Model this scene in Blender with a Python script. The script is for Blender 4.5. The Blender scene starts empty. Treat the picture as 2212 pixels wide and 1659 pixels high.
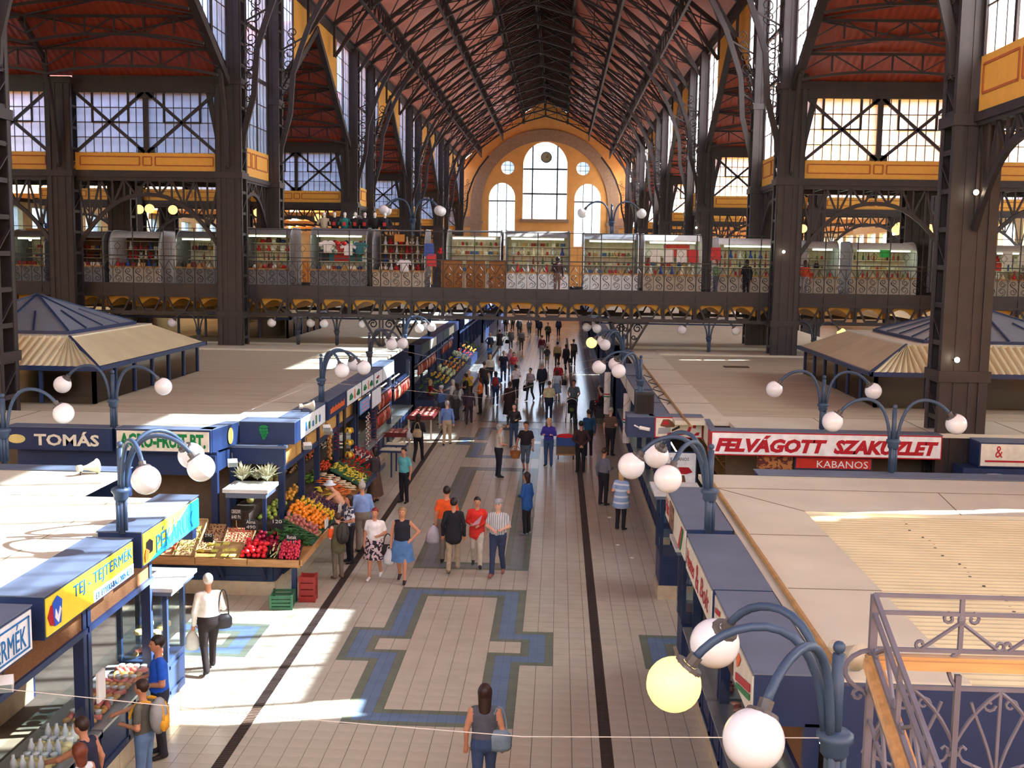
import bpy, math, random
import numpy as np
from mathutils import Vector, Matrix
random.seed(7); RNG = np.random.default_rng(7)
scene = bpy.context.scene; COL = scene.collection
D2R = math.pi/180
# ---------------------------------------------------------------- camera
F_PX, YAW, PIT, ROL, CAM_H = 2400.0, -0.04053, 0.11401, 0.01484, 7.235
fw = Vector((math.sin(YAW)*math.cos(PIT), math.cos(YAW)*math.cos(PIT), -math.sin(PIT)))
rt = Vector((math.cos(YAW), -math.sin(YAW), 0.0)); dn = fw.cross(rt)
r2 = rt*math.cos(ROL) - dn*math.sin(ROL); d2 = dn*math.cos(ROL) + rt*math.sin(ROL)
cd = bpy.data.cameras.new('camera'); cam = bpy.data.objects.new('camera', cd); COL.objects.link(cam)
cd.sensor_fit = 'HORIZONTAL'; cd.sensor_width = 36.0; cd.lens = F_PX/2212*36.0; cd.clip_start = 0.05; cd.clip_end = 600
m3 = Matrix((r2, -d2, -fw)).transposed()
cam.matrix_world = Matrix.Translation((0, 0, CAM_H)) @ m3.to_4x4()
scene.camera = cam
# ---------------------------------------------------------------- sky, sun, window daylight, exposure
SUN_EL = 40.8*D2R
world = bpy.data.worlds.new('sky'); scene.world = world; world.use_nodes = True
wn = world.node_tree.nodes; wl = world.node_tree.links; wn.clear()
sky = wn.new('ShaderNodeTexSky'); sky.sky_type = 'NISHITA'; sky.sun_disc = False
sky.sun_elevation = SUN_EL; sky.sun_rotation = 77*D2R; sky.air_density = 1.0; sky.dust_density = 2.2; sky.ozone_density = 1.0
bgn = wn.new('ShaderNodeBackground'); bgn.inputs['Strength'].default_value = 1.5
wo = wn.new('ShaderNodeOutputWorld'); wl.new(sky.outputs[0], bgn.inputs['Color']); wl.new(bgn.outputs[0], wo.inputs['Surface'])
sd = bpy.data.lights.new('sun', 'SUN'); so = bpy.data.objects.new('sun', sd); COL.objects.link(so)
sd.energy = 66.0; sd.angle = 0.009; sd.color = (1.0, 0.98, 0.92)
so.rotation_euler = Vector((math.cos(SUN_EL)*0.974, math.cos(SUN_EL)*0.228, math.sin(SUN_EL))).to_track_quat('Z', 'Y').to_euler()
so.location = (60, 20, 60)
def daylight(name, loc, target, sx, sy, watts, color=(0.82, 0.94, 1.0)):
    a = bpy.data.lights.new(name, 'AREA'); a.shape = 'RECTANGLE'; a.size = sx; a.size_y = sy; a.energy = watts; a.color = color
    o = bpy.data.objects.new(name, a); COL.objects.link(o); o.location = loc
    o.rotation_euler = (Vector(loc)-Vector(target)).to_track_quat('Z', 'Y').to_euler()
    return o
# the tall glazed entrance front behind the gallery on which the photographer stands
daylight('entrance_window_daylight', (-1.9, -7.0, 15.5), (-1.9, 34, 3.0), 19, 15, 2600)
scene.view_settings.view_transform = 'Standard'; scene.view_settings.look = 'None'
scene.view_settings.exposure = 0.0; scene.view_settings.gamma = 1.0; scene.view_settings.use_curve_mapping = False
cy = scene.cycles; cy.use_denoising = True; cy.max_bounces = 6; cy.diffuse_bounces = 4; cy.glossy_bounces = 2
cy.transmission_bounces = 2; cy.transparent_max_bounces = 24; cy.caustics_reflective = False; cy.caustics_refractive = False
cy.sample_clamp_indirect = 6.0
# ---------------------------------------------------------------- materials
def lin(c): c /= 255.0; return c/12.92 if c <= 0.04045 else ((c+0.055)/1.055)**2.4
def rgb(t): return (lin(t[0]), lin(t[1]), lin(t[2]), 1.0)
MATS = {}
def mat(name, col, rough=0.6, metal=0.0, var=0.12, scale=6.0, bump=0.0, bscale=40.0, emit=0.0, spec=0.4, stretch=(1, 1, 1), sss=0.0):
    """Principled material whose colour drifts with a noise field (dust, wear); col is sRGB 0-255."""
    if name in MATS: return MATS[name]
    m = bpy.data.materials.new(name); m.use_nodes = True; nt = m.node_tree; b = nt.nodes['Principled BSDF']
    b.inputs['Roughness'].default_value = rough; b.inputs['Metallic'].default_value = metal
    b.inputs['Specular IOR Level'].default_value = spec
    tc = nt.nodes.new('ShaderNodeTexCoord'); mp = nt.nodes.new('ShaderNodeMapping'); mp.inputs['Scale'].default_value = stretch
    nz = nt.nodes.new('ShaderNodeTexNoise'); nz.inputs['Scale'].default_value = scale; nz.inputs['Detail'].default_value = 4
    rp = nt.nodes.new('ShaderNodeValToRGB'); c = rgb(col)
    rp.color_ramp.elements[0].position = 0.3; rp.color_ramp.elements[1].position = 0.72
    rp.color_ramp.elements[0].color = tuple(x*(1-var) for x in c[:3])+(1,); rp.color_ramp.elements[1].color = tuple(min(1, x*(1+var)) for x in c[:3])+(1,)
    nt.links.new(tc.outputs['Object'], mp.inputs[0]); nt.links.new(mp.outputs[0], nz.inputs['Vector']); nt.links.new(nz.outputs['Fac'], rp.inputs[0])
    nt.links.new(rp.outputs[0], b.inputs['Base Color'])
    if bump:
        n2 = nt.nodes.new('ShaderNodeTexNoise'); n2.inputs['Scale'].default_value = bscale; nt.links.new(mp.outputs[0], n2.inputs['Vector'])
        bp = nt.nodes.new('ShaderNodeBump'); bp.inputs['Strength'].default_value = bump; bp.inputs['Distance'].default_value = 0.02
        nt.links.new(n2.outputs['Fac'], bp.inputs['Height']); nt.links.new(bp.outputs[0], b.inputs['Normal'])
    if emit:
        b.inputs['Emission Color'].default_value = c; b.inputs['Emission Strength'].default_value = emit
    MATS[name] = m; return m
def stripe_mat(name, c1, c2, axis, period, duty=0.5, rough=0.6, spec=0.4, bump=0.0):
    """two colours in bands along one object axis (woven bands, cloth stripes, sheet corrugation)."""
    if name in MATS: return MATS[name]
    m = mat(name, c1, rough, spec=spec); nt = m.node_tree; b = nt.nodes['Principled BSDF']
    rp = [n for n in nt.nodes if n.type == 'VALTORGB'][0]; tc = [n for n in nt.nodes if n.type == 'TEX_COORD'][0]
    sp = nt.nodes.new('ShaderNodeSeparateXYZ'); nt.links.new(tc.outputs['Object'], sp.inputs[0])
    dv = nt.nodes.new('ShaderNodeMath'); dv.operation = 'DIVIDE'; dv.inputs[1].default_value = period; nt.links.new(sp.outputs[axis], dv.inputs[0])
    fr = nt.nodes.new('ShaderNodeMath'); fr.operation = 'FRACT'; nt.links.new(dv.outputs[0], fr.inputs[0])
    if bump:
        pp = nt.nodes.new('ShaderNodeMath'); pp.operation = 'PINGPONG'; pp.inputs[1].default_value = 0.5; nt.links.new(dv.outputs[0], pp.inputs[0])
        bp = nt.nodes.new('ShaderNodeBump'); bp.inputs['Strength'].default_value = bump; bp.inputs['Distance'].default_value = period*0.4
        nt.links.new(pp.outputs[0], bp.inputs['Height']); nt.links.new(bp.outputs[0], b.inputs['Normal'])
    gt = nt.nodes.new('ShaderNodeMath'); gt.operation = 'GREATER_THAN'; gt.inputs[1].default_value = duty; nt.links.new(fr.outputs[0], gt.inputs[0])
    mx = nt.nodes.new('ShaderNodeMix'); mx.data_type = 'RGBA'; nt.links.new(gt.outputs[0], mx.inputs['Factor'])
    nt.links.new(rp.outputs[0], mx.inputs[6]); mx.inputs[7].default_value = rgb(c2); nt.links.new(mx.outputs[2], b.inputs['Base Color'])
    return m
def spot_mat(name, c1, c2, scale, thr=0.5, rough=0.7, stretch=(1, 1, 1)):
    """blotches of a second colour on the first (printed cloth, patterned wares)."""
    if name in MATS: return MATS[name]
    m = mat(name, c1, rough); nt = m.node_tree
    rp = [n for n in nt.nodes if n.type == 'VALTORGB'][0]; nz = [n for n in nt.nodes if n.type == 'TEX_NOISE'][0]; mp = [n for n in nt.nodes if n.type == 'MAPPING'][0]
    mp.inputs['Scale'].default_value = stretch; nz.inputs['Scale'].default_value = scale; nz.inputs['Detail'].default_value = 2
    e = rp.color_ramp.elements; e[0].position = thr-0.02; e[1].position = thr+0.02; e[0].color = rgb(c1); e[1].color = rgb(c2)
    return m
def glass_mat(name, tint, trans, gloss=0.08, milky=0.0, mc=(0.85, 0.9, 0.95, 1)):
    if name in MATS: return MATS[name]
    m = bpy.data.materials.new(name); m.use_nodes = True; nt = m.node_tree; nt.nodes.clear()
    out = nt.nodes.new('ShaderNodeOutputMaterial'); tr = nt.nodes.new('ShaderNodeBsdfTransparent'); tr.inputs[0].default_value = tuple(x*trans for x in rgb(tint)[:3])+(1,)
    nz = nt.nodes.new('ShaderNodeTexNoise'); nz.inputs['Scale'].default_value = 1.7
    gl = nt.nodes.new('ShaderNodeBsdfGlossy'); gl.inputs['Roughness'].default_value = 0.15; gl.inputs[0].default_value = (0.9, 0.95, 1, 1)
    tl = nt.nodes.new('ShaderNodeBsdfTranslucent'); tl.inputs[0].default_value = mc
    mr = nt.nodes.new('ShaderNodeMapRange'); mr.inputs[3].default_value = milky*0.5; mr.inputs[4].default_value = milky*1.5
    tc = nt.nodes.new('ShaderNodeTexCoord'); nt.links.new(tc.outputs['Object'], nz.inputs['Vector']); nt.links.new(nz.outputs['Fac'], mr.inputs[0])
    m1 = nt.nodes.new('ShaderNodeMixShader'); nt.links.new(mr.outputs[0], m1.inputs[0]); nt.links.new(tr.outputs[0], m1.inputs[1]); nt.links.new(tl.outputs[0], m1.inputs[2])
    m2 = nt.nodes.new('ShaderNodeMixShader'); m2.inputs[0].default_value = gloss; nt.links.new(m1.outputs[0], m2.inputs[1]); nt.links.new(gl.outputs[0], m2.inputs[2])
    nt.links.new(m2.outputs[0], out.inputs['Surface']); MATS[name] = m; return m
IRON = mat('dark iron paint', (46, 38, 39), 0.5, 0.0, 0.25, 3.0, spec=0.5)
IRON_L = mat('grey iron paint', (104, 104, 108), 0.5, 0.0, 0.15, 3.0, spec=0.5)
YELLOW = mat('ochre panel paint', (232, 172, 72), 0.55, var=0.06)
REDLINE = mat('rust red line paint', (176, 96, 52), 0.6)
REDROOF = stripe_mat('red sheet roofing', (216, 128, 106), (200, 112, 90), 1, 0.22, 0.5, 0.3, 0.9, bump=0.35)
REDROOF_X = stripe_mat('red sheet roofing of the side roofs', (156, 66, 46), (140, 56, 38), 0, 0.25, 0.5, 0.45, 0.5, bump=0.4)
BROWNB = mat('dark lantern boarding', (96, 54, 40), 0.7, var=0.3, scale=4)
WALLY = mat('ochre plaster', (216, 158, 88), 0.8, var=0.08, scale=1.2)
STONE = mat('grey brown stone', (150, 122, 98), 0.85, var=0.15, scale=4, bump=0.2)
SLAB = mat('grey concrete', (120, 112, 104), 0.8)
GLASS = glass_mat('old window glass', (205, 220, 240), 0.66, 0.05, 0.38)
GLASSM = glass_mat('wavy window glass', (170, 200, 250), 0.12, 0.08, 0.7, (0.66, 0.8, 1.0, 1))
GLASSC = glass_mat('shop glass', (240, 248, 250), 0.95, 0.07, 0.01)
GLASST = glass_mat('tinted roof glass', (150, 120, 90), 0.7, 0.1, 0.05)
TILE_C = mat('cream floor tile', (194, 188, 168), 0.22, var=0.07, scale=2.2, spec=0.5)
TILE_B = mat('blue floor tile', (104, 128, 156), 0.25, var=0.1, scale=3, spec=0.5)
TILE_S = mat('slate grey floor tile', (124, 130, 132), 0.25, var=0.1, scale=3, spec=0.5)
TILE_G = mat('green grey floor tile', (112, 122, 106), 0.25, var=0.1, scale=3, spec=0.5)
JOINT = mat('tile joint mortar', (88, 78, 66), 0.9)
GRATE = mat('drain grate iron', (66, 54, 48), 0.6, var=0.2, scale=20)
BLUE = mat('blue stall paint', (32, 50, 88), 0.45, var=0.12, scale=2.5, spec=0.45)
BLUE_LIT = mat('blue sheet with painted toplight', (96, 108, 128), 0.6, var=0.12, scale=1.6)  # stall blue made paler; light falling on the tops painted into the colour
CREAM = mat('cream roof sheet', (206, 202, 180), 0.6, var=0.08, scale=0.9)
CREAMD = mat('weathered cream roof board', (186, 178, 152), 0.65, var=0.14, scale=1.0, stretch=(0.3, 4, 1))
RUST = mat('rusty gutter pipe', (168, 132, 84), 0.7, var=0.2)
WOOD = mat('oak handrail wood', (188, 140, 88), 0.42, var=0.22, scale=3, stretch=(1, 8, 8))
PLANK = mat('pine board', (188, 138, 78), 0.6, var=0.2, scale=4)
WHITE = mat('white enamel', (232, 232, 228), 0.4, var=0.04)
BLACK = mat('black plastic', (26, 25, 27), 0.4, var=0.1)
WICKER = mat('brown woven mat', (118, 78, 44), 0.8, var=0.35, scale=60, bump=0.6, bscale=120)
ALU = mat('brushed aluminium', (176, 180, 182), 0.35, 0.7, 0.08)
def emis(name, col, s):
    return mat(name, col, 0.4, var=0.02, emit=s)
# ---------------------------------------------------------------- mesh builder
class MB:
    def __init__(s): s.v = []; s.f = []; s.m = []
    def add(s, v, f, m=0):
        o = len(s.v); s.v.extend([tuple(p) for p in v]); s.f.extend([tuple(i+o for i in q) for q in f]); s.m.extend([m]*len(f)); return s
    def box(s, c, d, rz=0.0, m=0, rx=0.0):
        x, y, z = d[0]/2, d[1]/2, d[2]/2
        P = [Vector(p) for p in ((-x,-y,-z),(x,-y,-z),(x,y,-z),(-x,y,-z),(-x,-y,z),(x,-y,z),(x,y,z),(-x,y,z))]
        if rx or rz:
            M = Matrix.Rotation(rz, 3, 'Z') @ Matrix.Rotation(rx, 3, 'X'); P = [M @ p for p in P]
        c = Vector(c); return s.add([p+c for p in P], [(0,3,2,1),(4,5,6,7),(0,1,5,4),(1,2,6,5),(2,3,7,6),(3,0,4,7)], m)
    def b2(s, a, b, m=0):      # box from two corners
        return s.box([(a[i]+b[i])/2 for i in range(3)], [abs(b[i]-a[i]) for i in range(3)], m=m)
    def bar(s, p, q, w, h=None, up=(0, 0, 1), m=0):
        p, q = Vector(p), Vector(q); h = w if h is None else h; t = (q-p).normalized(); u = Vector(up)
        if abs(t.dot(u)) > 0.98: u = Vector((0, 1, 0)) if abs(t.y) < 0.9 else Vector((1, 0, 0))
        a = t.cross(u).normalized()*(w/2); b = a.cross(t).normalized()*(h/2)
        V = [p-a-b, p+a-b, p+a+b, p-a+b, q-a-b, q+a-b, q+a+b, q-a+b]
        return s.add(V, [(0,1,2,3),(4,7,6,5),(0,4,5,1),(1,5,6,2),(2,6,7,3),(3,7,4,0)], m)
    def path(s, pts, w, h=None, up=(0, 0, 1), m=0):
        for i in range(len(pts)-1): s.bar(pts[i], pts[i+1], w, h, up, m)
        return s
    def tube(s, pts, r, n=6, m=0, cap=True):
        P = [Vector(p) for p in pts]; k = len(P); rr = r if isinstance(r, (list, tuple)) else [r]*k
        t0 = (P[1]-P[0]).normalized(); u = Vector((0, 0, 1)) if abs(t0.z) < 0.9 else Vector((1, 0, 0))
        a = t0.cross(u).normalized(); V = []
        for i in range(k):
            t = (P[min(i+1, k-1)]-P[max(i-1, 0)]).normalized(); a = (a-t*a.dot(t)).normalized(); b = t.cross(a)
            for j in range(n):
                w = 2*math.pi*j/n; V.append(P[i]+(a*math.cos(w)+b*math.sin(w))*rr[i])
        Fc = [(i*n+j, i*n+(j+1) % n, (i+1)*n+(j+1) % n, (i+1)*n+j) for i in range(k-1) for j in range(n)]
        if cap: Fc += [tuple(range(n-1, -1, -1)), tuple(range((k-1)*n, k*n))]
        return s.add(V, Fc, m)
    def lathe(s, prof, n=12, c=(0, 0, 0), m=0):
        V = []; k = len(prof)
        for r, z in prof:
            for j in range(n):
                w = 2*math.pi*j/n; V.append((c[0]+r*math.cos(w), c[1]+r*math.sin(w), c[2]+z))
        Fc = [(i*n+j, i*n+(j+1) % n, (i+1)*n+(j+1) % n, (i+1)*n+j) for i in range(k-1) for j in range(n)]
        Fc += [tuple(range(n-1, -1, -1)), tuple(range((k-1)*n, k*n))]
        return s.add(V, Fc, m)
    def sph(s, c, r, nu=10, nv=7, m=0):
        r = r if isinstance(r, (list, tuple)) else (r, r, r); V = []; Fc = []
        for i in range(1, nv):
            ph = math.pi*i/nv
            for j in range(nu):
                th = 2*math.pi*j/nu; V.append((c[0]+r[0]*math.sin(ph)*math.cos(th), c[1]+r[1]*math.sin(ph)*math.sin(th), c[2]+r[2]*math.cos(ph)))
        V += [(c[0], c[1], c[2]+r[2]), (c[0], c[1], c[2]-r[2])]; T = len(V)-2; B = T+1
        for i in range(nv-2):
            for j in range(nu): Fc.append((i*nu+j, (i+1)*nu+j, (i+1)*nu+(j+1) % nu, i*nu+(j+1) % nu))
        for j in range(nu):
            Fc.append((T, j, (j+1) % nu)); Fc.append((B, (nv-2)*nu+(j+1) % nu, (nv-2)*nu+j))
        return s.add(V, Fc, m)
    def prism(s, poly, o, u, w, nrm, depth, m=0):
        """polygon (a, b) in the frame o + a*u + b*w, extruded along nrm by depth."""
        o, u, w, nrm = Vector(o), Vector(u), Vector(w), Vector(nrm); n = len(poly)
        A = [o+u*a+w*b for a, b in poly]; B = [p+nrm*depth for p in A]
        Fc = [tuple(range(n)), tuple(range(2*n-1, n-1, -1))]+[(i, i+n, (i+1) % n+n, (i+1) % n) for i in range(n)]
        return s.add(A+B, Fc, m)
    def ring(s, outer, inner, o, u, w, nrm, depth, m=0):
        """band between two outlines with the same number of points, extruded (walls with an opening)."""
        o, u, w, nrm = Vector(o), Vector(u), Vector(w), Vector(nrm); n = len(outer)
        P = [o+u*a+w*b for a, b in outer]+[o+u*a+w*b for a, b in inner]; Q = [p+nrm*depth for p in P]; k = 2*n; Fc = []
        for i in range(n):
            j = (i+1) % n
            Fc += [(i, j, n+j, n+i), (k+i, k+n+i, k+n+j, k+j), (i, k+i, k+j, j), (n+i, n+j, k+n+j, k+n+i)]
        return s.add(P+Q, Fc, m)
    def mesh(s, name, mats, smooth=False):
        me = bpy.data.meshes.new(name); me.from_pydata(s.v, [], s.f)
        for mm in (mats if isinstance(mats, (list, tuple)) else [mats]): me.materials.append(mm)
        if any(s.m): me.polygons.foreach_set('material_index', s.m)
        if smooth: me.polygons.foreach_set('use_smooth', [True]*len(s.f))
        me.update(); return me
    def build(s, name, mats, parent=None, smooth=False, loc=(0, 0, 0), rz=0.0, label=None, stuff=False):
        o = put(name, s.mesh(name, mats, smooth), parent, loc, rz)
        if label: o['label'] = label
        if stuff: o['kind'] = 'stuff'
        return o
def put(name, me, parent=None, loc=(0, 0, 0), rz=0.0):
    o = bpy.data.objects.new(name, me); COL.objects.link(o); o.location = loc
    if rz: o.rotation_euler = (0, 0, rz)
    if parent is not None: o.parent = parent
    return o
def tag(o, label, cat, group=None, kind=None):
    o['label'] = label; o['category'] = cat
    if group: o['group'] = group
    if kind: o['kind'] = kind
    return o
def thing(name, label, cat, loc=(0, 0, 0), rz=0.0, group=None, kind=None):
    return tag(put(name, None, None, loc, rz), label, cat, group, kind)
KIDS = {}
def dup(o, loc=None, rz=None, label=None, group=None, parent=None):
    c = o.copy(); COL.objects.link(c); c.parent = parent
    if loc is not None: c.location = loc
    if rz is not None: c.rotation_euler = (0, 0, rz)
    if label: c['label'] = label
    if group: c['group'] = group
    for ch in list(o.children): dup(ch, parent=c)
    return c
def spiral(c, r0, r1, a0, turns, u, w, n=14):
    c, u, w = Vector(c), Vector(u), Vector(w); out = []
    for i in range(n+1):
        t = i/n; a = a0+turns*2*math.pi*t; r = r0+(r1-r0)*t; out.append(c+u*(r*math.cos(a))+w*(r*math.sin(a)))
    return out
def bez(p0, p1, p2, p3, n=8):
    p0, p1, p2, p3 = map(Vector, (p0, p1, p2, p3)); return [p0*(1-t)**3+p1*3*t*(1-t)**2+p2*3*t*t*(1-t)+p3*t**3 for t in [i/n for i in range(n+1)]]
def text(body, o, u, w, width, height, m, parent, name='lettering', shear=0.0, extr=0.004, bold=0.0, nrm=None):
    """lettering laid flat on a sign: bottom-left corner o, reading direction u, up w, fitted to width x height."""
    fc = bpy.data.curves.new('lettering', 'FONT'); fc.body = body; fc.size = 1.0; fc.extrude = 0.5; fc.shear = shear; fc.offset = bold; fc.resolution_u = 2
    fo = bpy.data.objects.new('lettering', fc); COL.objects.link(fo)
    me = bpy.data.meshes.new_from_object(fo.evaluated_get(bpy.context.evaluated_depsgraph_get())); bpy.data.objects.remove(fo)
    n = len(me.vertices); co = np.empty(n*3); me.vertices.foreach_get('co', co); co = co.reshape(-1, 3)
    lo, hi = co.min(0), co.max(0); u, w = Vector(u).normalized(), Vector(w).normalized(); nr = u.cross(w)
    a = (co[:, 0]-lo[0])/(hi[0]-lo[0])*width; b = (co[:, 1]-lo[1])/(hi[1]-lo[1])*height; c = (co[:, 2]-lo[2])/max(1e-6, hi[2]-lo[2])*extr
    P = np.array(o)[None, :]+a[:, None]*np.array(u)+b[:, None]*np.array(w)+c[:, None]*np.array(nr)
    me.vertices.foreach_set('co', P.ravel()); me.materials.clear(); me.materials.append(m); me.update()
    return put(name, me, parent)
X0, XL, XR = -1.92, -11.92, 8.08
ROWS_N = [17.3+23.1*i for i in range(6)]          # nearer column of each pair
ROWS_F = [y+5.4 for y in ROWS_N]                  # farther column of each pair
PER, NAR = 23.1, 5.4
DECK = 5.78
# ================================================================ floor
T = 0.30; PX, PY = -3.273, 16.41      # corner of the first floor pattern
def in_rects(u, v, rects, d): return any(a+d <= u < b-d and c+d <= v < e-d for a, b, c, e in rects)
PATS = [[(0, 9, 0, 24), (-2, 11, 9, 15)], [(0, 9, 29, 71)], [(0, 9, 77, 101), (-2, 11, 86, 92)], [(0, 9, 106, 148)],
        [(16.6, 24, 9, 15)], [(-15, -7.6, 9, 15)]]
def tile_kind(u, v):
    for q, p in enumerate(PATS):
        if in_rects(u, v, p, 0):
            if not in_rects(u, v, p, 0.5): return 2
            if not in_rects(u, v, p, 1.5): return 3 if q in (1, 3) else 1
            return 2 if not in_rects(u, v, p, 2) else 0
    return 0
fb = MB(); fb.b2((-38, -10, -0.3), (34, 48.6, -0.012)); floor = fb.build('floor', JOINT)
tag(floor, 'cream tiled market floor with blue and green border patterns', 'floor', kind='structure')
def far_floor_mat():
    m = mat('distant cream floor tiles', (178, 178, 172), 0.16, var=0.06, scale=1.5, spec=0.5); nt = m.node_tree; b = nt.nodes['Principled BSDF']
    rp = [n for n in nt.nodes if n.type == 'VALTORGB'][0]; tc = [n for n in nt.nodes if n.type == 'TEX_COORD'][0]
    br = nt.nodes.new('ShaderNodeTexBrick'); br.offset = 0; br.inputs['Scale'].default_value = 1.0
    for k, v in (('Mortar Size', 0.012), ('Brick Width', T), ('Row Height', T), ('Bias', -0.5)): br.inputs[k].default_value = v
    br.inputs['Mortar'].default_value = rgb((96, 86, 74)); br.inputs['Color2'].default_value = rgb((182, 174, 158))
    nt.links.new(tc.outputs['Object'], br.inputs['Vector']); nt.links.new(rp.outputs[0], br.inputs['Color1']); nt.links.new(br.outputs[0], b.inputs['Base Color']); return m
MB().b2((-38, 48.6, -0.3), (32, 172, 0)).build('paving', far_floor_mat(), floor)
GRX = (-4.69, 0.83); GW = 0.085
def seg_minus_grate(x0, x1):
    segs = [(x0, x1)]
    for g in GRX:
        out = []
        for a, b in segs:
            if b <= g-GW or a >= g+GW: out.append((a, b))
            else:
                if a < g-GW-0.02: out.append((a, g-GW))
                if b > g+GW+0.02: out.append((g+GW, b))
        segs = out
    return segs
TM = [TILE_C, TILE_B, TILE_G, TILE_S]
tile_mesh = {}
def tile_me(w, d, k):
    key = (round(w, 3), round(d, 3), k)
    if key not in tile_mesh: tile_mesh[key] = MB().box((0, 0, -0.006), (w, d, 0.012)).mesh('tile', TM[k])
    return tile_mesh[key]
rest = MB(); ntile = 0
for j in range(-9, 107):
    for i in range(-13, 20):
        x, y = PX+i*T, PY+j*T
        ks = [tile_kind(i+a, j+b) for b in (0.25, 0.75) for a in (0.25, 0.75)]
        near = ntile < 290 and y > 14.6 and -5.9 < x < 2.2
        if len(set(ks)) == 1 and ks[0] == 0:
            for a, b in seg_minus_grate(x+0.004, x+T-0.004):
                if b-a < 0.03: continue
                if near: put('tile', tile_me(b-a, T-0.008, 0), floor, ((a+b)/2, y+T/2, 0)); ntile += 1
                else: rest.b2((a, y+0.004, -0.012), (b, y+T-0.004, 0), m=0)
        else:
            for q, k in enumerate(ks):
                qx, qy = x+(q % 2)*T/2, y+(q//2)*T/2
                rest.b2((qx+0.0015, qy+0.0015, -0.012), (qx+T/2-0.0015, qy+T/2-0.0015, 0), m=k)
rest.build('tile_field', TM, floor, stuff=True)
for gx in GRX:
    g = MB()
    for i in range(0, 1400):
        y = 9+i*0.06
        if y < 48: g.b2((gx-GW+0.006, y, -0.01), (gx+GW-0.006, y+0.034, -0.002))
    g.b2((gx-GW, 9, -0.012), (gx-GW+0.008, 100, 0.001)); g.b2((gx+GW-0.008, 9, -0.012), (gx+GW, 100, 0.001)); g.b2((gx-GW+.01, 48, -0.01), (gx+GW-.01, 100, 0.002))
    g.build('drain_grate', GRATE, floor, label='dark slotted drain strip let into the tiles', stuff=True)
# ================================================================ nave roof
def nave_roof():
    c = MB(); y0, y1 = -8.0, 138.6
    for sgn in (-1, 1):
        e, l = (X0+sgn*10.6, 18.65), (X0+sgn*2.7, 24.6)
        P = [(e[0], y0, e[1]), (l[0], y0, l[1]), (l[0], y1, l[1]), (e[0], y1, e[1])]
        c.add(P+[(p[0], p[1], p[2]+0.15) for p in P], [(0,1,2,3),(4,7,6,5),(0,4,5,1),(1,5,6,2),(2,6,7,3),(3,7,4,0)])
    o = c.build('ceiling', REDROOF); tag(o, 'red sheet metal nave roof between dark iron trusses', 'ceiling', kind='structure')
    b = MB()
    for sgn in (-1, 1):
        P = [(X0+sgn*2.8, y0, 24.75), (X0, y0, 26.35), (X0, y1, 26.35), (X0+sgn*2.8, y1, 24.75)]
        b.add(P+[(p[0], p[1], p[2]+0.15) for p in P], [(0,1,2,3),(4,7,6,5),(0,4,5,1),(1,5,6,2),(2,6,7,3),(3,7,4,0)])
    b.build('lantern_boarding', BROWNB, o, label='dark brown boarded strip along the ridge')
    r = MB()
    for i in range(60, 183):
        y = y0+i*0.8
        for sgn in (-1, 1): r.bar((X0+sgn*2.75, y, 24.66), (X0+sgn*0.05, y, 26.24), 0.16, 0.14)
    r.build('lantern_rafter', mat('rafter wood', (70, 42, 34), 0.7), o, stuff=True)
nave_roof()
SN = [0, 2.6, 5.2, 7.8, 9.7]
TOPZ = [25.75, 24.35, 22.35, 20.3, 18.8]; BOTZ = [23.65, 22.9, 21.6, 19.7, 17.2]
def nave_truss():
    t = thing('roof_truss', 'dark iron arched truss spanning the nave roof', 'truss', group='iron trusses across the nave roof', kind='structure')
    for sgn in (-1, 1):
        tp = [(X0+sgn*s, 0, z) for s, z in zip(SN, TOPZ)]; bt = [(X0+sgn*s, 0, z) for s, z in zip(SN, BOTZ)]
        MB().path(tp, 0.16, 0.22).build('top_chord', IRON, t); MB().path(bt, 0.13, 0.16).build('bottom_chord', IRON, t)
        for i in range(1 if sgn < 0 else 0, 5): MB().bar(bt[i], tp[i], 0.2 if i < 4 else 0.12, 0.14).build('post', IRON, t)
        for i in range(4):
            a, b = tp[i], bt[i+1]; MB().bar(a, b, 0.07).build('tie', IRON, t)
            MB().bar(bt[i], tp[i+1], 0.07).build('tie', IRON, t)
            m1 = [(tp[i][q]+tp[i+1][q])/2 for q in range(3)]; m2 = [(bt[i][q]+bt[i+1][q])/2 for q in range(3)]
            MB().bar(m1, m2, 0.05).build('strut', IRON, t)
        for i in range(1, 4): MB().sph(bt[i], (0.2, 0.1, 0.2), 6, 4).build('gusset', IRON, t)
    return t
tr0 = nave_truss(); TRY = []
for i in range(1, 6):
    TRY += [ROWS_N[i], ROWS_F[i]]+[ROWS_F[i]+17.7*k/3 for k in (1, 2)]
TRY = [y for y in TRY if 45 < y < 137.5]
for k, y in enumerate(TRY):
    if k == 0: tr0.location = (0, y, 0)
    else: dup(tr0, (0, y, 0))
def long_girder(s):
    """lattice purlin girder running the length of the nave at distance s from the ridge line"""
    i = abs(s)
    zt = float(np.interp(i, SN, TOPZ))+0.12; zb = zt-1.15 if i else zt-1.5; x = X0+s; g = MB()
    t = thing('purlin_girder', 'long dark lattice girder under the nave roof slope', 'girder', group='lattice girders along the nave', kind='structure')
    MB().b2((x-0.09, 42, zt-0.12), (x+0.09, 138, zt)).build('top_chord', IRON, t); MB().b2((x-0.07, 42, zb), (x+0.07, 138, zb+0.1)).build('bottom_chord', IRON, t)
    y = 42.0; n = 0
    while y < 137.6:
        g.bar((x, y, zb+0.05), (x, y+0.72, zt-0.1), 0.05) if n % 2 else g.bar((x, y, zt-0.1), (x, y+0.72, zb+0.05), 0.05); y += 0.72; n += 1
        if n % 2: g.bar((x, y, zb), (x, y, zt), 0.06)
    g.build('lattice', IRON, t, stuff=True)
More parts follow.
